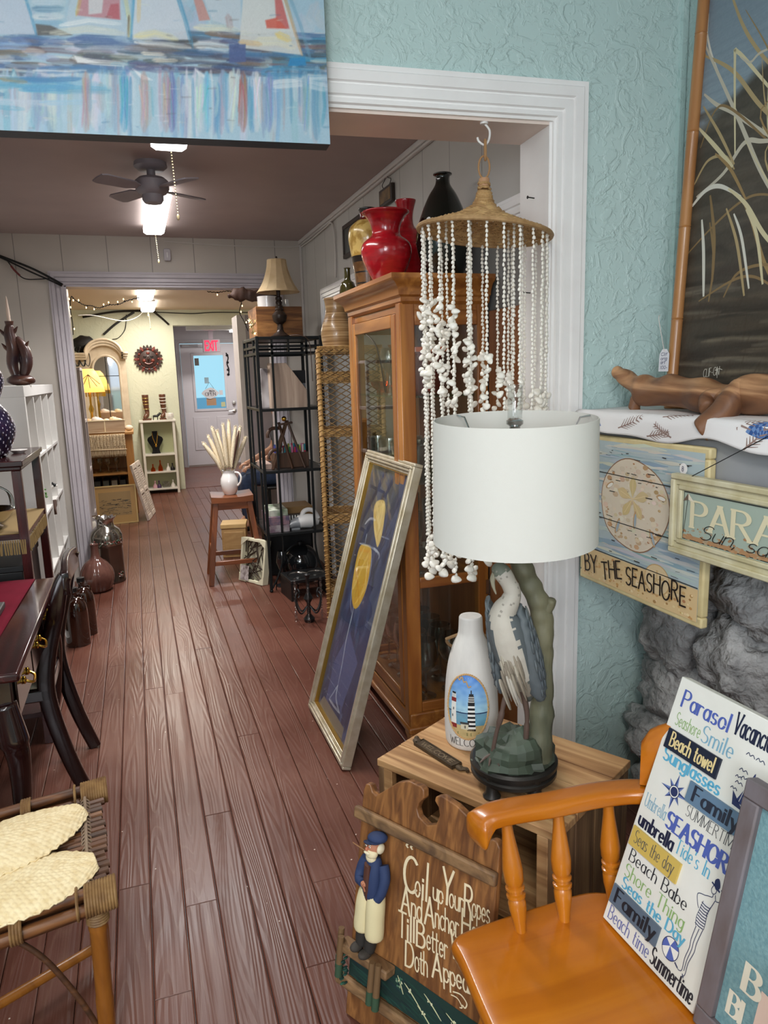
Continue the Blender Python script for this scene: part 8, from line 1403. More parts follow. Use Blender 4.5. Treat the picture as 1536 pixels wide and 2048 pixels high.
# ---- two amber jugs, ribbed vase, milk can
AMBJ = mat('brown_glass', (40, 16, 7), .06, coat=1., spec=.8); JP = [(.001, 0), (.06, 0), (.066, .008), (.067, .15), (.064, .22), (.05, .262), (.028, .28), (.018, .285), (.017, .305), (.021, .308), (.021, .318), (.001, .319)]
for x, y, dsc, h_ in ((-.435, 4.42, 'nearer of two brown glass jugs on the floor beside the white cube shelf', 1.), (-.405, 4.60, 'farther of two brown glass jugs, half behind the other jug', 1.03)):
    t = thing('amber_jug', dsc, 'jug', (x, y, .001), group='brown glass jugs'); put(MB().lathe([(p.x, max(0, p.y)*h_) for p in spl(JP, 3)], 32, zf(x, y, .001), sy=.85), 'body', AMBJ, t); put(MB().tube(spl([(x+.018, y, .295), (x+.045, y, .295), (x+.05, y, .27), (x+.042, y, .262)], 4), .006, 7), 'finger_loop', AMBJ, t); put(MB().lathe([(.001, .3195*h_), (.0225, .3195*h_), (.0225, .34*h_), (.001, .342*h_)], 16, zf(x, y, .001)), 'cap', PLB, t)
def ribbed(x, y, z, prof, n=96, ribs=16, amp=.035): mb = MB(); vs = []; P_ = [(max(.001, p.x), p.y) for p in spl(prof, 4)]; vs = [(x+r*(1+amp*abs(math.sin(ribs*pi*k_/n)))*math.cos(2*pi*k_/n), y+r*(1+amp*abs(math.sin(ribs*pi*k_/n)))*math.sin(2*pi*k_/n), z+q) for r, q in P_ for k_ in range(n)]; N = len(P_); mb.add(vs, [(i*n+k_, i*n+(k_+1) % n, (i+1)*n+(k_+1) % n, (i+1)*n+k_) for i in range(N-1) for k_ in range(n)]); return mb
tag(put(ribbed(-.375, 5.56, .001, [(.001, 0), (.07, 0), (.095, .03), (.115, .09), (.11, .15), (.075, .21), (.04, .24), (.028, .275), (.027, .33), (.03, .345), (.022, .34), (.001, .3)]), 'ribbed_vase', mat('mauve_brown_glaze', (112, 76, 66), .16, col2=(88, 56, 50), vs=10, coat=.5), org=(-.375, 5.56, 0), ang=1.5), 'round brown ribbed vase with thin neck on the floor by the doorway', 'vase')
mx_, my_ = -.30, 5.80; t = thing('milk_can', 'tall metal milk can with a scalloped rim and painted bands behind the brown vase', 'milk can', (mx_, my_, .001)); CANM = mat('aged_tin', (118, 104, 94), .22, .85, col2=(96, 84, 76), vs=6)
put(MB().lathe([(.001, .001), (.112, .001), (.114, .01), (.11, .02), (.11, .27), (.113, .275), (.113, .29), (.001, .29)], 40, zf(mx_, my_)), 'lower_body', CANM, t); put(MB().lathe([(.113, .29), (.118, .31), (.116, .36), (.1, .40), (.07, .425), (.062, .435), (.062, .445), (.001, .446)], 40, zf(mx_, my_)), 'shoulder', mat('bright_tin', (168, 162, 152), .15, .95), t)
mb = MB(); n = 48; vs = [(mx_+r*(1+k_*.07*math.sin(j*9*2*pi/n))*math.cos(2*pi*j/n), my_+r*(1+k_*.07*math.sin(j*9*2*pi/n))*math.sin(2*pi*j/n), z+k_*.006*math.sin(j*9*2*pi/n)) for r, z, k_ in ((.062, .44, 0), (.06, .455, 0), (.066, .475, .4), (.082, .495, 1), (.079, .496, 1), (.06, .474, .4), (.055, .45, 0)) for j in range(n)]; mb.add(vs, [(i*n+j, i*n+(j+1) % n, (i+1)*n+(j+1) % n, (i+1)*n+j) for i in range(6) for j in range(n)]); put(mb, 'scalloped_rim', STEEL, t)
srs = random.Random(6)
for n_, z0_, z1_, r_, a0, a1 in ((40, .30, .33, .1185, -2.6, -.4), (20, .04, .08, .1112, -.9, -.5)):
    mb = MB()
    for i in range(n_): a = srs.uniform(a0, a1); mb.ell((mx_+r_*math.cos(a), my_+r_*math.sin(a), srs.uniform(z0_, z1_)), .006, 6, 5, c=srs.choice([(120, 40, 34), (40, 50, 46), (180, 170, 160), (60, 80, 60)]))
    put(mb, 'painted_flowers', PIGS, t)
# ---- sensor, cables, string lights over the far doorway
t = thing('motion_sensor', 'small white alarm sensor on the panelling above the far doorway', 'sensor', (.312, 5.89, 2.395)); put(MB().prism(rrect(.05, .085, .012), 0, .03, Fr((.312, 5.899, 2.395), (1, 0, 0), (0, 0, 1))), 'body', mat('sensor_white', (186, 182, 188), .4), t, bev=.004); put(MB().box(.309, .315, 5.866, 5.870, 2.375, 2.41), 'lens', WHP, t)
for i, (pts, r_, c, dsc) in enumerate((([(-.95, 5.86, 2.43), (-.80, 5.872, 2.365), (-.62, 5.872, 2.29), (-.50, 5.868, 2.225), (-.42, 5.855, 2.175)], .008, PLB, 'upper thick black cable sloping down to the far doorway corner'), ([(-.95, 5.85, 2.42), (-.78, 5.868, 2.345), (-.62, 5.868, 2.262), (-.50, 5.864, 2.205), (-.425, 5.85, 2.165)], .006, PLB, 'second black cable just below the thick one at the doorway corner'), ([(-.76, 5.875, 2.335), (-.71, 5.875, 2.255), (-.66, 5.875, 2.215), (-.58, 5.87, 2.212), (-.50, 5.868, 2.218)], .004, PLB, 'loop of black cable hanging under the cables at the doorway'), ([(-.74, 5.874, 2.30), (-.72, 5.873, 2.27), (-.69, 5.873, 2.235)], .007, mat('red_cable', (110, 40, 40), .5), 'short red cable sleeve left of the far doorway'))):
    tag(put(MB().tube(spl(pts, 6), r_, 7), 'wall_cable', c, org=pts[0]), dsc, 'cable')
def string_lights(name, label, pts, step=.052):
    t = thing(name, label, 'string lights', pts[0]); ax = spl(pts, 10); put(MB().tube([p+V((0, 0, .003*math.sin(i*2.1))) for i, p in enumerate(ax)], .0034, 5), 'cord', PLB, t); acc = 0
    for i in range(1, len(ax)):
        acc += (ax[i]-ax[i-1]).length
        if acc > step: acc = 0; d = V((rg.uniform(-.5, .5), -.25, rg.choice([1, -.7]))).normalized(); s_ = put(MB().tube([ax[i], ax[i]+d*.012], .004, 6), 'socket', PLB, t); put(MB().ell(tuple(ax[i]+d*.019), (.0045, .0045, .008), 6, 5), 'bulb', emis('fairy_bulb', (255, 214, 150), 5.), s_)
string_lights('fairy_lights', 'string of fairy lights draped inside the left end of the far doorway', [(-.40, 6.075, 1.84), (-.395, 6.07, 1.93), (-.40, 6.07, 2.03), (-.385, 6.07, 2.115), (-.36, 6.07, 2.09), (-.30, 6.07, 2.055), (-.25, 6.07, 2.05), (-.20, 6.07, 2.035), (-.13, 6.07, 2.055), (-.06, 6.07, 2.06), (.0, 6.07, 2.085), (.09, 6.07, 2.11)])
string_lights('fairy_lights', 'string of fairy lights at the right end of the far doorway above the driftwood', [(.60, 6.07, 2.155), (.68, 6.07, 2.15), (.76, 6.07, 2.16), (.84, 6.07, 2.14), (.86, 6.07, 2.08), (.84, 6.07, 2.0), (.87, 6.07, 1.93), (.90, 6.07, 1.85)], .08)
# ================================================================ GREEN ROOM AND LOBBY
def B(name, m, t, *bx, **k):
    mb = MB()
    for b in bx: mb.box(*b)
    return put(mb, name, m, t, **k)
CRM2 = mat('antique_cream', (226, 212, 190), .5, col2=(212, 196, 172), vs=12); MIR = mat('mirror', (220, 220, 216), .04, 1.)
# cream armoire hutch with arched mirror
ax0, ax1, ay0, ay1 = -.70, -.08, 10.02, 10.38; t = thing('cream_armoire', 'cream armoire with an arched bonnet top and arched mirror against the green wall', 'armoire', (-.39, 10.2, 0)); c_ = -.33; f = Fr((0, ay0, 0), (1, 0, 0), (0, 0, 1))
arc = lambda cx, r, z0, k=1.: [(cx+r*math.cos(pi*i/16), z0+r*k*math.sin(pi*i/16)) for i in range(17)]
put(MB().prism([(ax1, .9), (ax1, 1.80)]+arc(c_, .20, 1.80, .75)+[(ax0, 1.80), (ax0, .9)], -.34, -.02, f), 'carcass', CRM2, t); B('lower_cabinet', CRM2, t, (ax0, ax1, ay0-.06, ay1, .0, .9), bev=.006)
for i, (e, z) in enumerate(((.03, 0), (.018, -.03), (.04, .03))):
    P_ = [(ax1+e, 1.80+z), (ax1-.04, 1.80+z)]+arc(c_, .205+e*.3, 1.80+z, .8)+[(ax0+.04, 1.80+z), (ax0-e, 1.80+z)]; put(MB().strip(P_, .028, f, .02+e).strip(P_, .028, f, -.02), 'bonnet_moulding', CRM2, t, thick=.03)
mp = [(-.16, 1.0), (-.16, 1.62)]+arc(c_+.012, .158, 1.64, 1.05)[0:]+[(-.476, 1.0)]; put(MB().flat(mp, f, -.012), 'mirror', MIR, t, smooth=False); put(MB().tube([f(a, b, -.004) for a, b in mp], .016, 7, closed=True), 'mirror_frame', CRM2, t); B('mirror_bar', BLK, t, (-.323, -.315, ay0-.0, ay0+.006, 1.0, 1.8), (-.47, -.165, ay0, ay0+.006, 1.55, 1.558))
t = thing('black_bag', 'black bag with tangled straps on top of the cream armoire', 'bag', (-.58, 10.2, 1.84)); put(MB().ell((-.56, 10.2, 1.95), (.15, .12, .11), 18, 12, fn=lambda p, q: q*(1+.15*NZ.noise(p*2))), 'body', mat('bag_nylon', (24, 24, 28), .6), t, ang=2)
for i in range(5): a = rg.uniform(-.68, -.5); put(MB().tube(spl([(a, 10.08, 1.92), (a-.03, 10.0, 1.80), (a+.02, 9.985, 1.68), (a+.05, 10.0, 1.76), (a+.03, 10.08, 1.9)], 5), .005, 6), 'strap', PLB, t)
# oak display counter, tray with shells, macrame, lamp, glassware below
OAKL = wood('golden_oak', (196, 142, 78), (164, 112, 56), 'z', .8, .45, .1, .05); OAKLX = wood('golden_oak_top', (204, 152, 88), (176, 124, 66), 'x', .8, .4, .1, .05)
t = thing('oak_display_counter', 'golden oak display counter with open shelves in front of the cream armoire', 'counter', (-.45, 9.0, 0)); B('top', OAKLX, t, (-.86, -.055, 8.72, 9.36, .90, .932), bev=.004); B('end_panel', OAKL, t, (-.155, -.075, 8.76, 9.32, 0, .90)); B('end_panel', OAKL, t, (-.84, -.78, 8.76, 9.32, 0, .90)); B('back_panel', OAKL, t, (-.78, -.155, 9.30, 9.32, 0, .90))
for z in (.45, .10): B('shelf', OAKLX, t, (-.78, -.155, 8.78, 9.30, z, z+.022))
t = thing('shell_tray', 'long whitewashed box tray of seashells on the oak counter', 'tray', (-.35, 8.86, .9325)); TRY = wood('whitewash_tray', (196, 172, 148), (168, 140, 116), 'x', 1.2, .7); B('side', TRY, t, (-.555, -.142, 8.76, 8.772, .9325, 1.058), bev=.002); B('side', TRY, t, (-.555, -.142, 8.99, 9.002, .9325, 1.058)); B('end', TRY, t, (-.555, -.543, 8.772, 8.99, .9325, 1.058)); B('end', TRY, t, (-.154, -.142, 8.772, 8.99, .9325, 1.058)); B('filling', mat('tray_sand', (226, 206, 170), .9), t, (-.543, -.154, 8.772, 8.99, .9325, 1.03)); B('rim', mat('rim_cream', (236, 222, 190), .6), t, (-.56, -.137, 8.755, 8.775, 1.058, 1.068)); B('centre_strap', mat('rim_cream', (236, 222, 190), .6), t, (-.355, -.345, 8.757, 8.76, .94, 1.058))
for i, (x, y, s_, c, l) in enumerate(((-.42, 8.84, .055, (238, 226, 220), 'large white conch in the shell tray beneath the yellow lampshade'), (-.24, 8.84, .05, (236, 214, 176), 'cream pointed conch right of the middle of the shell tray'), (-.50, 8.86, .04, (226, 190, 150), 'tan shell at the left end of the shell tray'), (-.32, 8.9, .035, (240, 228, 206), 'small pale shell in the middle of the shell tray'), (-.19, 8.86, .036, (240, 232, 222), 'white shell at the right end of the shell tray'))):
    tag(put(MB().ell((x, y, 1.03+s_*.6), (s_*1.25, s_*.8, s_*.7), 16, 12, fn=lambda p, q: V((q.x, q.y*(1-.45*p.x), q.z*(1-.5*p.x)*(1+.18*math.sin(p.x*14))))).tube([(x+s_*.6, y, 1.03+s_*.6), (x+s_*1.5, y, 1.03+s_*.5)], [s_*.3, s_*.05], 8), 'conch_shell', mat('shell_%d' % i, c, .4), org=(x, y, 1.03), ang=2), l, 'shell', 'conch shells in the tray')
tag(put(MB().ell((-.10, 8.86, .965), (.045, .04, .032), 12, 8), 'sea_urchin', mat('urchin_white', (240, 230, 210), .6), org=(-.1, 8.86, .933)), 'round white sea urchin shell at the right corner of the oak counter', 'shell')
mb = MB(); srs = random.Random(9)
for i in range(46): x = -.55+i*.0088; mb.tube([(x+srs.uniform(-.002, .002), 8.715, .914-k_*.012) if k_ < 20 else (x+srs.uniform(-.006, .006), 8.713, .914-k_*.012) for k_ in range(0, 22, 3)], .0032, 4)
for i in range(12):
    for j in range(7): 
        if i % 5 != 2: mb.ell((-.54+i*.0345, 8.712, .895-j*.018), (.011, .004, .007), 6, 5)
mb.tube([(-.56, 8.712, .745), (-.14, 8.712, .74)], .006, 6); mb.box(-.555, -.145, 8.712, 8.76, .9325, .936); tag(put(mb, 'macrame_runner', mat('cotton_macrame', (226, 206, 176), .9), org=(-.35, 8.71, .93), ang=2), 'cream macrame runner with a long fringe hanging off the oak counter front', 'runner')
t = thing('beaded_lamp', 'lit yellow beaded shade table lamp behind the seashells', 'lamp', (-.49, 9.12, .9325)); put(MB().lathe([(.001, 0), (.07, 0), (.07, .015), (.02, .03), (.015, .2), (.03, .25), (.012, .3), (.012, .5), (.001, .5)], 18, zf(-.49, 9.12, .9325)), 'base', BRASS, t)
m_, nt_, b_ = nmat('amber_shade'); b_.inputs['Base Color'].default_value = lin((236, 196, 120)); b_.inputs['Emission Color'].default_value = lin((255, 196, 96)); b_.inputs['Emission Strength'].default_value = 1.3
put(MB().lathe([(.165, .44), (.155, .5), (.13, .58), (.095, .66), (.06, .70)], 32, zf(-.49, 9.12, .9325), cap=False), 'bead_shade', m_, t, thick=.003)
mb = MB(); [mb.tube([(-.49+.166*math.cos(a), 9.12+.166*math.sin(a), 1.372), (-.49+.166*math.cos(a), 9.12+.166*math.sin(a), 1.372-.05)], .0035, 4) for a in [2*pi*i/40 for i in range(40)]]; put(mb, 'bead_fringe', BRASS, t)
mb = MB(); [mb.tube(spl([(-.48, 8.962, 1.57), (-.48+math.cos(a)*.06, 8.945-.01, 1.53+math.sin(a)*.04), (-.48+math.cos(a)*.12, 8.945, 1.48+math.sin(a)*.06)], 4), .0035, 5) for a in (-.3, -.8, -1.5, -2.2, -2.9)]; put(mb, 'dragonfly_motif', mat('motif_brown', (96, 72, 44), .5), t)
for i in range(6): x = -.72+i*.09; lathe_thing('cake_stand' if i % 3 == 1 else 'glass_goblet', 'clear glass piece on the upper shelf inside the oak counter', 'glass', x, 8.9+.05*(i % 2), .4725, [(.001, 0), (.035, 0), (.03, .01), (.008, .02), (.008, .07), (.03, .1), (.038, .15), (.034, .15), (.001, .11)], GLS, 3, 16, 'glass pieces on the counter shelf')
for i in range(6): x = -.70+i*.09; tag(B('folded_print', mat('print_%d' % (i % 3), ((90, 100, 96), (150, 146, 136), (60, 64, 66))[i % 3], .6), None, (x, x+.06, 8.84, 9.2, .1225, .38)), 'upright grey print stored on the lower shelf of the oak counter', 'print', 'prints on the lower counter shelf')
# white ladder shelf just inside the doorway
t = thing('white_ladder_shelf', 'white slatted display shelf just inside the green room doorway', 'shelf', (-.7, 7.85, 0))
for x, y in ((-.515, 7.70), (-.515, 8.02), (-.95, 7.70), (-.95, 8.02)): B('post', TRIMG, t, (x, x+.034, y, y+.03, 0, 1.61), bev=.002)
for z in (1.60, 1.10, .62, .18): B('shelf', TRIMG, t, (-.95, -.481, 7.71, 8.04, z, z+.03), bev=.002)
for i in range(6):
    x, z = -.56-.05*(i % 2), (.651, .651, .651, .211, .211, .211)[i]; y = 7.76+.09*(i % 3); lathe_thing('dark_bottle', 'dark bottle on a lower board of the white ladder shelf', 'bottle', x, y, z, [(.001, 0), (.028, 0), (.03, .01), (.03, .12), (.012, .16), (.011, .2), (.001, .2)], OLV if i % 2 else PLB, 3, 16, 'dark bottles on the ladder shelf')
t = thing('white_kettle', 'white and chrome kettle on the floor beside the framed print', 'kettle', (-.47, 7.55, .001)); put(MB().lathe([(.001, 0), (.07, 0), (.08, .03), (.075, .1), (.05, .15), (.03, .16), (.001, .165)], 24, zf(-.47, 7.55, .001)), 'body', MATS['white_glaze'], t); put(MB().tube(spl([(-.54, 7.55, .12), (-.52, 7.55, .2), (-.42, 7.55, .2), (-.40, 7.55, .12)], 5), .008, 7), 'handle', STEEL, t)
# framed print, louvred shutter
EF = Fr((-.52, 8.14, .002), (1, .07, 0), (0, .16, .99)); t = thing('framed_print', 'framed brown landscape print leaning on the floor below the oak counter', 'picture', EF(.22, 0)); q = .014
put(MB().box(0, .44, 0, q, -.02, 0, EF).box(0, .44, .41-q, .41, -.02, 0, EF).box(0, q, q, .41-q, -.02, 0, EF).box(.44-q, .44, q, .41-q, -.02, 0, EF), 'frame', mat('pale_gold', (206, 176, 118), .4, .4), t); mb = MB(); mb.box(q, .44-q, q, .41-q, -.018, -.006, EF, (190, 152, 92)); mb.flat([(.06, .09), (.38, .09), (.38, .34), (.06, .34)], EF, -.0055, (166, 138, 92))
for i in range(90): a, b = srs.uniform(.06, .36), srs.choice([srs.uniform(.1, .15), srs.uniform(.16, .2), .21, srs.uniform(.22, .26)]); mb.strip([(a, b), (min(.38, a+srs.uniform(.01, .05)), b+srs.uniform(-.006, .006))], srs.uniform(.002, .007), EF, -.005+i*1e-5, srs.choice([(96, 82, 60), (60, 52, 42), (130, 112, 80), (112, 100, 76)]))
put(mb, 'print', PIGS, t, smooth=False)
HF = Fr((.03, 8.20, .004), (.15, .985, 0), (-.21, 0, .98)); t = thing('louvred_shutter', 'weathered white shutter pair leaning beside the white bookcase', 'shutter', HF(.25, 0))
for o_ in (0, .28):
    lf = put(MB().box(o_, o_+.03, 0, .62, -.025, 0, HF).box(o_+.22, o_+.25, 0, .62, -.025, 0, HF).box(o_+.03, o_+.22, 0, .05, -.025, 0, HF).box(o_+.03, o_+.22, .57, .62, -.025, 0, HF).box(o_+.03, o_+.22, .29, .325, -.025, 0, HF), 'leaf', mat('worn_white', (224, 214, 206), .6, col2=(196, 180, 168), vs=30), t, bev=.002)
    mb = MB(); [mb.box(o_+.03, o_+.22, .06+i*.024, .078+i*.024, -.02, -.006, HF) for i in range(21) if not 9 <= i <= 10]; put(mb, 'louvres', MATS['worn_white'], lf)
# white bookcase and what stands on it
WB = mat('bookcase_white', (232, 230, 222), .45); t = thing('white_bookcase', 'narrow white bookcase with jewellery displays against the green wall', 'bookcase', (.245, 10.25, 0)); B('side_panel', WB, t, (.03, .06, 10.12, 10.38, 0, .945)); B('side_panel', WB, t, (.43, .46, 10.12, 10.38, 0, .945)); B('top', WB, t, (.015, .475, 10.105, 10.385, .945, .97), bev=.003)
for z in (.05, .275, .505): B('shelf', WB, t, (.06, .43, 10.125, 10.38, z, z+.018))
B('back_panel', mat('green_back', (208, 214, 172), .6), t, (.06, .43, 10.372, 10.38, .05, .945))
FTW = wood('foot_wood', (112, 68, 44), (82, 48, 32), 'z', 1., .4, .2)
for x, l, c in ((.12, 'left brown wooden foot display with bracelets on the white bookcase', (214, 190, 110)), (.335, 'right brown wooden foot display with white bracelets on the white bookcase', (238, 234, 226))):
    t = thing('jewellery_foot', l, 'display', (x, 10.24, .9705)); B('base', FTW, t, (x-.055, x+.055, 10.17, 10.31, .9705, .992)); put(MB().tube(spl([(x-.035, 10.17, 1.0), (x-.005, 10.2, 1.03), (x+.01, 10.24, 1.06), (x+.004, 10.25, 1.13), (x, 10.25, 1.22), (x, 10.25, 1.30)], 5), [.014, .02, .024, .027, .029, .031, .032, .031, .03, .028, .027, .028, .029, .03, .031, .033, .035, .037, .038, .039, .040, .041, .042, .042, .042, .042], 16), 'foot_form', FTW, t, ang=2)
    for z in (1.12, 1.18, 1.22, 1.26): put(MB().tube([(x+.042*math.cos(a), 10.25+.042*math.sin(a), z+.006*math.sin(a)) for a in [2*pi*i/18 for i in range(18)]], .0045 if c[2] > 200 else .003, 5, closed=True), 'bracelet', mat('jewel_%d' % c[2], c, .3, .6 if c[2] < 200 else 0), t)
critter('cat_figurine', 'small black and white animal figurine between the foot displays', .225, 10.18, .9705, (40, 40, 42), (20, 20, 22), .9)
t = thing('shell_dish', 'white glass petal dish at the right end of the white bookcase top', 'dish', (.40, 10.16, .9705)); put(ribbed(.405, 10.17, .9705, [(.001, 0), (.03, 0), (.05, .03), (.048, .075), (.04, .078), (.001, .03)], 48, 8, .1), 'dish', MATS['white_glaze'], t, ang=1)
t = thing('necklace_bust', 'black velvet necklace bust with a gold pendant inside the white bookcase', 'display', (.2, 10.26, .5235)); put(MB().lathe([(p.x, p.y) for p in spl([(.001, 0), (.055, 0), (.05, .02), (.045, .06), (.06, .1), (.088, .15), (.1, .185), (.085, .215), (.05, .235), (.036, .25), (.034, .285), (.036, .295), (.001, .297)], 4)], 28, zf(.2, 10.265, .5235), sy=.5), 'bust_form', mat('black_velvet', (14, 14, 18), .95), t, ang=2); put(MB().tube(spl([(.165, 10.238, .80), (.17, 10.218, .74), (.195, 10.205, .66), (.21, 10.205, .655), (.228, 10.218, .74), (.236, 10.238, .80)], 6), .004, 6).ell((.203, 10.203, .632), (.013, .006, .018), 10, 8), 'gold_necklace', BRASS, t)
for i, (k_, x, z, m, l) in enumerate((('perfume_bottle', .14, .293, AMB, 'tiny amber perfume bottle at the left of the middle bookcase shelf'), ('perfume_bottle', .235, .293, MATS['amber_glass'], 'ornate amber perfume bottle in the centre of the middle bookcase shelf'), ('china_bell', .335, .293, MATS['white_glaze'], 'white china bell on the middle bookcase shelf'), ('dark_flask', .39, .293, PLB, 'black flask at the right of the middle bookcase shelf'), ('china_bell', .15, .068, mat('pink_china', (214, 170, 186), .3), 'pink china bell on the lowest bookcase shelf'), ('purple_bottle', .20, .068, mat('violet_glass', (70, 50, 90), .15), 'violet bottle beside the pink china bell'), ('cut_glass_jar', .29, .068, GLS, 'square clear glass jar on the lowest bookcase shelf'), ('china_bell', .38, .068, MATS['white_glaze'], 'white china bell on the lowest bookcase shelf'))):
    h_ = .15 if i == 1 else .10; lathe_thing(k_, l, 'bottle' if 'bell' not in k_ else 'bell', x, 10.2, z, [(.001, 0), (.028, 0), (.03, .01), (.026, h_*.35), (.012, h_*.55), (.007, h_*.75), (.01, h_*.9), (.001, h_)] if k_ != 'cut_glass_jar' else [(.001, 0), (.045, 0), (.047, .06), (.05, .075), (.045, .075), (.001, .01)], m, 3, 16)
# sun face on the wall
sx_, sy_, sz_ = .205, 10.392, 1.76; t = thing('sun_face', 'carved dark wooden sun face hanging on the pale green wall', 'wall art', (sx_, sy_, sz_)); SUNM = mat('sun_wood', (62, 34, 28), .45, col2=(40, 24, 22), vs=14, coat=.2); SUNR = mat('sun_red', (116, 48, 38), .4, coat=.2); SF2 = Fr((sx_, sy_, sz_), (1, 0, 0), (0, 0, 1), (0, -1, 0))
put(MB().lathe([(.001, 0), (.15, 0), (.15, .012), (.135, .02), (.115, .014), (.112, .03), (.001, .05)], 40, SF2), 'disc', SUNM, t)
for i in range(24): a = 2*pi*i/24; put(MB().prism([(-.022, 0), (.022, 0), (.014, .03), (0, .05), (-.014, .03)], .002, .016, Fr(SF2(.138*math.cos(a), .138*math.sin(a), 0), SF2.u*-math.sin(a)+SF2.v*math.cos(a), SF2.u*math.cos(a)+SF2.v*math.sin(a), SF2.n)), 'ray', SUNR if i % 4 == 0 else SUNM, t, bev=.003)
for i in range(12): a = 2*pi*i/12; put(MB().ell((.128*math.cos(a), .128*math.sin(a), .018), (.016, .016, .01), 10, 6, SF2), 'boss', SUNR, t)
for a, b, r_, n_, m in ((-.055, -.02, (.024, .022, .018), 'cheek', SUNR), (.055, -.02, (.024, .022, .018), 'cheek', SUNR), (0, .075, (.022, .018, .014), 'brow_jewel', SUNR), (0, .0, (.014, .035, .03), 'nose', SUNM), (-.042, .03, (.022, .008, .014), 'eye', PLB), (.042, .03, (.022, .008, .014), 'eye', PLB)): put(MB().ell((a, b, .042), r_, 12, 8, SF2), n_, m, t)
put(MB().tube(spl([SF2(-.05, -.045, .045), SF2(0, -.065, .052), SF2(.05, -.045, .045)], 5), .008, 6), 'mouth', SUNR, t)
# cables on the green wall
for pts, r_, m, l in (([(-.55, 10.38, 2.30), (-.2, 10.385, 2.36), (.1, 10.385, 2.375), (.35, 10.385, 2.365)], .014, PLB, 'thick black cable run along the top of the green wall'), ([(.08, 10.385, 2.36), (-.15, 10.385, 2.22), (-.32, 10.385, 2.08)], .014, PLB, 'black cable slanting down from the green wall top to the armoire'), ([(.33, 10.385, 2.36), (.42, 10.385, 2.28), (.50, 10.385, 2.20)], .014, PLB, 'short black cable slanting towards the lobby opening'), ([(.35, 10.39, 2.36), (.8, 10.392, 2.34), (1.1, 10.392, 2.355), (1.6, 10.392, 2.35)], .006, PLB, 'thin black wire above the lobby opening'), ([(-.02, 10.388, 2.33), (-.05, 10.388, 2.15), (-.14, 10.388, 2.04), (-.22, 10.388, 2.02)], .005, PLB, 'thin black wire looping down beside the slanted cable'), ([(-.42, 7.2, 2.07), (-.3, 7.6, 2.10), (-.05, 8.3, 2.10), (.12, 8.9, 2.2), (.2, 9.1, 2.33)], .004, MATS['white_cable'], 'white flexible cable sagging across the green room to the ceiling fixture')): tag(put(MB().tube(spl(pts, 8), r_, 7), 'wall_cable', m, org=pts[0]), l, 'cable')
# exit sign, door signs, lobby fixture
t = thing('exit_sign', 'red lit EXIT sign hanging in front of the white door', 'sign', (1.22, 12.3, 2.0)); XF = Fr((1.085, 12.27, 1.895), (1, 0, 0), (0, 0, 1)); put(MB().box(0, .27, 0, .20, -.05, 0, XF), 'housing', mat('exit_housing', (120, 104, 110), .5), t, bev=.004); put(MB().box(.10, .17, .20, .455, -.03, -.02, XF), 'hanger', mat('exit_housing', (120, 104, 110), .5), t)
mb = MB(); letters(mb, 'EXIT', XF, .04, .03, .14, .19, nib=(.2, .17), c=(255, 40, 60), d=.002); put(mb, 'lettering', emis('exit_red', (255, 52, 78), 2.2), t, smooth=False)
t = thing('open_sign', 'grey scalloped hanging sign reading OPEN in the exit door window', 'sign', (1.20, 12.93, 1.2)); OFm = Fr((1.075, 12.925, 1.16), (1, 0, 0), (0, 0, 1)); put(MB().prism([(.135+.135*math.cos(a)*(1+.07*math.cos(6*a)), .075+.085*math.sin(a)*(1+.12*math.cos(4*a+.4))) for a in [2*pi*i/48 for i in range(48)]], 0, .006, OFm), 'board', mat('sign_grey', (206, 206, 208), .6), t); mb = MB(); letters(mb, 'OPEN', OFm, .05, .035, .055, .17, nib=(.22, .08), serif=.2, c=(120, 116, 120), d=.008); letters(mb, "We're", OFm, .12, .10, .03, .085, nib=(.2, .16), c=(40, 40, 44), d=.008); put(mb, 'lettering', PIGS, t, smooth=False); put(MB().tube([OFm(.06, .15), OFm(.13, .26), OFm(.2, .15)], .003, 5), 'cord', PLB, t)
for a0, a1, b0, b1, c, l in ((1.14, 1.30, 1.03, 1.15, (176, 140, 110), 'brown paper note taped under the OPEN sign'), (1.13, 1.20, 1.40, 1.50, (150, 176, 186), 'small grey note on the glass above the OPEN sign'), (.99, 1.06, 1.70, 1.82, (120, 118, 112), 'grey tag hanging at the top left of the door glass'), (1.38, 1.45, 1.0, 1.08, (196, 196, 150), 'small yellowish note at the lower right of the door glass'), (1.36, 1.42, 1.2, 1.28, (206, 206, 210), 'small white card at the right of the OPEN sign')): tag(B('paper_note', mat('note_%d_%d' % (c[0], c[2]), c, .8), None, (a0, a1, 12.935, 12.938, b0, b1)), l, 'note')
t = thing('door_ornament', 'dark metal hanging ornament on the right of the exit door', 'ornament', (1.535, 12.93, 1.7)); put(MB().tube(spl([(1.52, 12.935, 1.9), (1.55, 12.935, 1.82), (1.525, 12.935, 1.72), (1.55, 12.935, 1.62), (1.53, 12.935, 1.52)], 5), .010, 6), 'chain', BLK, t); [put(MB().ell((1.535, 12.935, z), (.022, .008, .02), 8, 6), 'charm', BLK, t) for z in (1.86, 1.74, 1.62, 1.54)]
t = thing('lobby_tube_light', 'white fluorescent strip light on the lobby ceiling above the exit door', 'ceiling light', (1.1, 11.0, 2.3)); B('housing', WHP, t, (.76, 1.50, 10.95, 11.07, 2.16, 2.21)); B('hanger', WHP, t, (1.1, 1.12, 11.0, 11.02, 2.21, 2.36)); B('lit_end', EM, t, (1.37, 1.5, 10.945, 11.075, 2.13, 2.16))
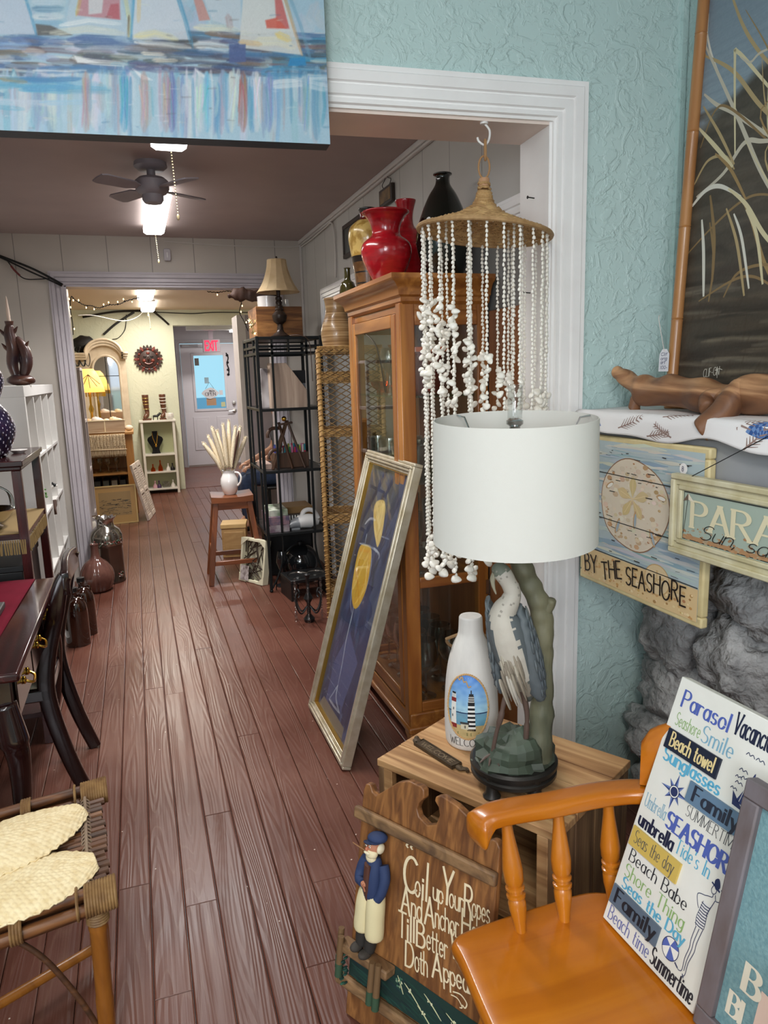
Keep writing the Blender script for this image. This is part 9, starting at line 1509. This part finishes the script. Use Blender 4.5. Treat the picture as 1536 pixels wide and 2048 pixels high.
# white end panel behind the etagere, and the seated person
t = thing('white_tall_cabinet', 'tall white cabinet whose narrow end shows behind the black etagere', 'cabinet', (1.2, 7.75, 0)); B('carcass', TRIMG, t, (1.02, 1.9, 7.6, 8.0, 0, 2.1), bev=.004); B('end_stile', TRIMW, t, (1.015, 1.10, 7.585, 7.60, 0, 2.1), bev=.003)
t = thing('side_chair', 'dark chair the seated person sits on in the green room', 'chair', (1.33, 7.2, 0)); B('seat', PLB, t, (1.12, 1.55, 6.99, 7.41, .42, .45), bev=.01); B('backrest', PLB, t, (1.53, 1.56, 7.0, 7.4, .55, .95), bev=.01); [B('leg', BLK, t, (a, a+.03, b, b+.03, 0, .42)) for a in (1.13, 1.52) for b in (7.0, 7.37)]; [B('back_post', BLK, t, (1.53, 1.555, b, b+.025, .45, .55)) for b in (7.02, 7.35)]
def skin(name, joints, edges, m, parent, root=0):
    me = bpy.data.meshes.new(name); o0 = parent.location; me.from_pydata([tuple(V(j[:3])-o0) for j in joints], edges, []); me.materials.append(m); o = bpy.data.objects.new(name, me); COL.objects.link(o); o.parent = parent; md = o.modifiers.new('k', 'SKIN')
    for i, j in enumerate(joints): v = me.skin_vertices[0].data[i]; v.radius = (j[3], j[3] if len(j) < 5 else j[4]); v.use_root = i == root
    md.use_smooth_shade = True; s_ = o.modifiers.new('s', 'SUBSURF'); s_.levels = s_.render_levels = 1; return o
p = thing('person', 'person in blue jeans sitting sideways, half hidden behind the black etagere', 'person', (1.3, 7.2, 0)); SK = mat('skin_tone', (206, 156, 128), .5); JE = mat('blue_denim', (50, 66, 98), .85, col2=(38, 52, 80), vs=30); SH = mat('dark_shirt', (62, 64, 72), .8)
J = [(1.33, 7.2, .53, .10), (1.35, 7.2, .75, .12, .10), (1.33, 7.2, .98, .14, .09), (1.32, 7.2, 1.06, .05), (1.30, 7.2, 1.13, .048), (1.29, 7.2, 1.21, .075, .085), (1.285, 7.2, 1.29, .07)]; E_ = [(i, i+1) for i in range(6)]
for s_ in (-1, 1): b = len(J); y = 7.2+s_*.19; J += [(1.33, y-.02*s_, 1.0, .055), (1.28, y+.03*s_, .78, .042), (1.03, y-.04*s_, .66, .034), (.97, y-.06*s_, .645, .026)]; E_ += [(2, b), (b, b+1), (b+1, b+2), (b+2, b+3)]; c = len(J); J += [(.93, 7.2+s_*.1, .50, .068), (.97, 7.2+s_*.1, .12, .045), (.87, 7.2+s_*.1, .04, .035)]; E_ += [(0, c), (c, c+1), (c+1, c+2)]
skin('body', J, E_, SK, p)
skin('jeans', [(1.34, 7.2, .54, .125), (1.34, 7.2, .64, .125, .11), (1.14, 7.1, .535, .092), (.93, 7.1, .52, .082), (.96, 7.1, .3, .068), (.97, 7.1, .1, .064), (1.14, 7.3, .535, .092), (.93, 7.3, .52, .082), (.96, 7.3, .3, .068), (.97, 7.3, .1, .064)], [(0, 1), (0, 2), (2, 3), (3, 4), (4, 5), (0, 6), (6, 7), (7, 8), (8, 9)], JE, p)
skin('shirt', [(1.35, 7.2, .62, .13, .115), (1.35, 7.2, .8, .135, .115), (1.33, 7.2, .99, .15, .10), (1.32, 7.2, 1.05, .07), (1.33, 7.01, 1.0, .068), (1.29, 6.98, .86, .06), (1.33, 7.39, 1.0, .068), (1.29, 7.42, .86, .06)], [(0, 1), (1, 2), (2, 3), (2, 4), (4, 5), (2, 6), (6, 7)], SH, p)
for s_ in (-1, 1):
    for i in range(5): y = 7.2+s_*(.13-.014*(i-2)); put(MB().tube([(.985, y, .645+.01*(i == 0)), (.945, y-(.012 if i == 0 else 0), .64), (.92+.008*abs(i-2), y-(.02 if i == 0 else 0), .62), (.915+.008*abs(i-2), y, .60)], [.011, .0095, .009, .007], 8), 'finger', SK, p)
    put(MB().ell((.86, 7.2+s_*.1, .045), (.12, .045, .042), 14, 8), 'shoe', PLB, p)
put(MB().ell((1.295, 7.2, 1.285), (.098, .085, .09), 16, 12), 'hair', mat('brown_hair', (70, 50, 38), .7), p); put(MB().ell((1.20, 7.2, 1.225), (.022, .014, .018), 8, 6), 'nose', SK, p); put(MB().ell((1.212, 7.2, 1.18), (.008, .024, .006), 8, 6), 'mouth', mat('lips', (170, 96, 88), .5), p); [put(MB().ell((1.212, 7.2+s_*.03, 1.25), (.008, .012, .008), 8, 6), 'eye', PLB, p) for s_ in (-1, 1)]; [put(MB().ell((1.29, 7.2+s_*.083, 1.22), (.018, .01, .03), 8, 6), 'ear', SK, p) for s_ in (-1, 1)]
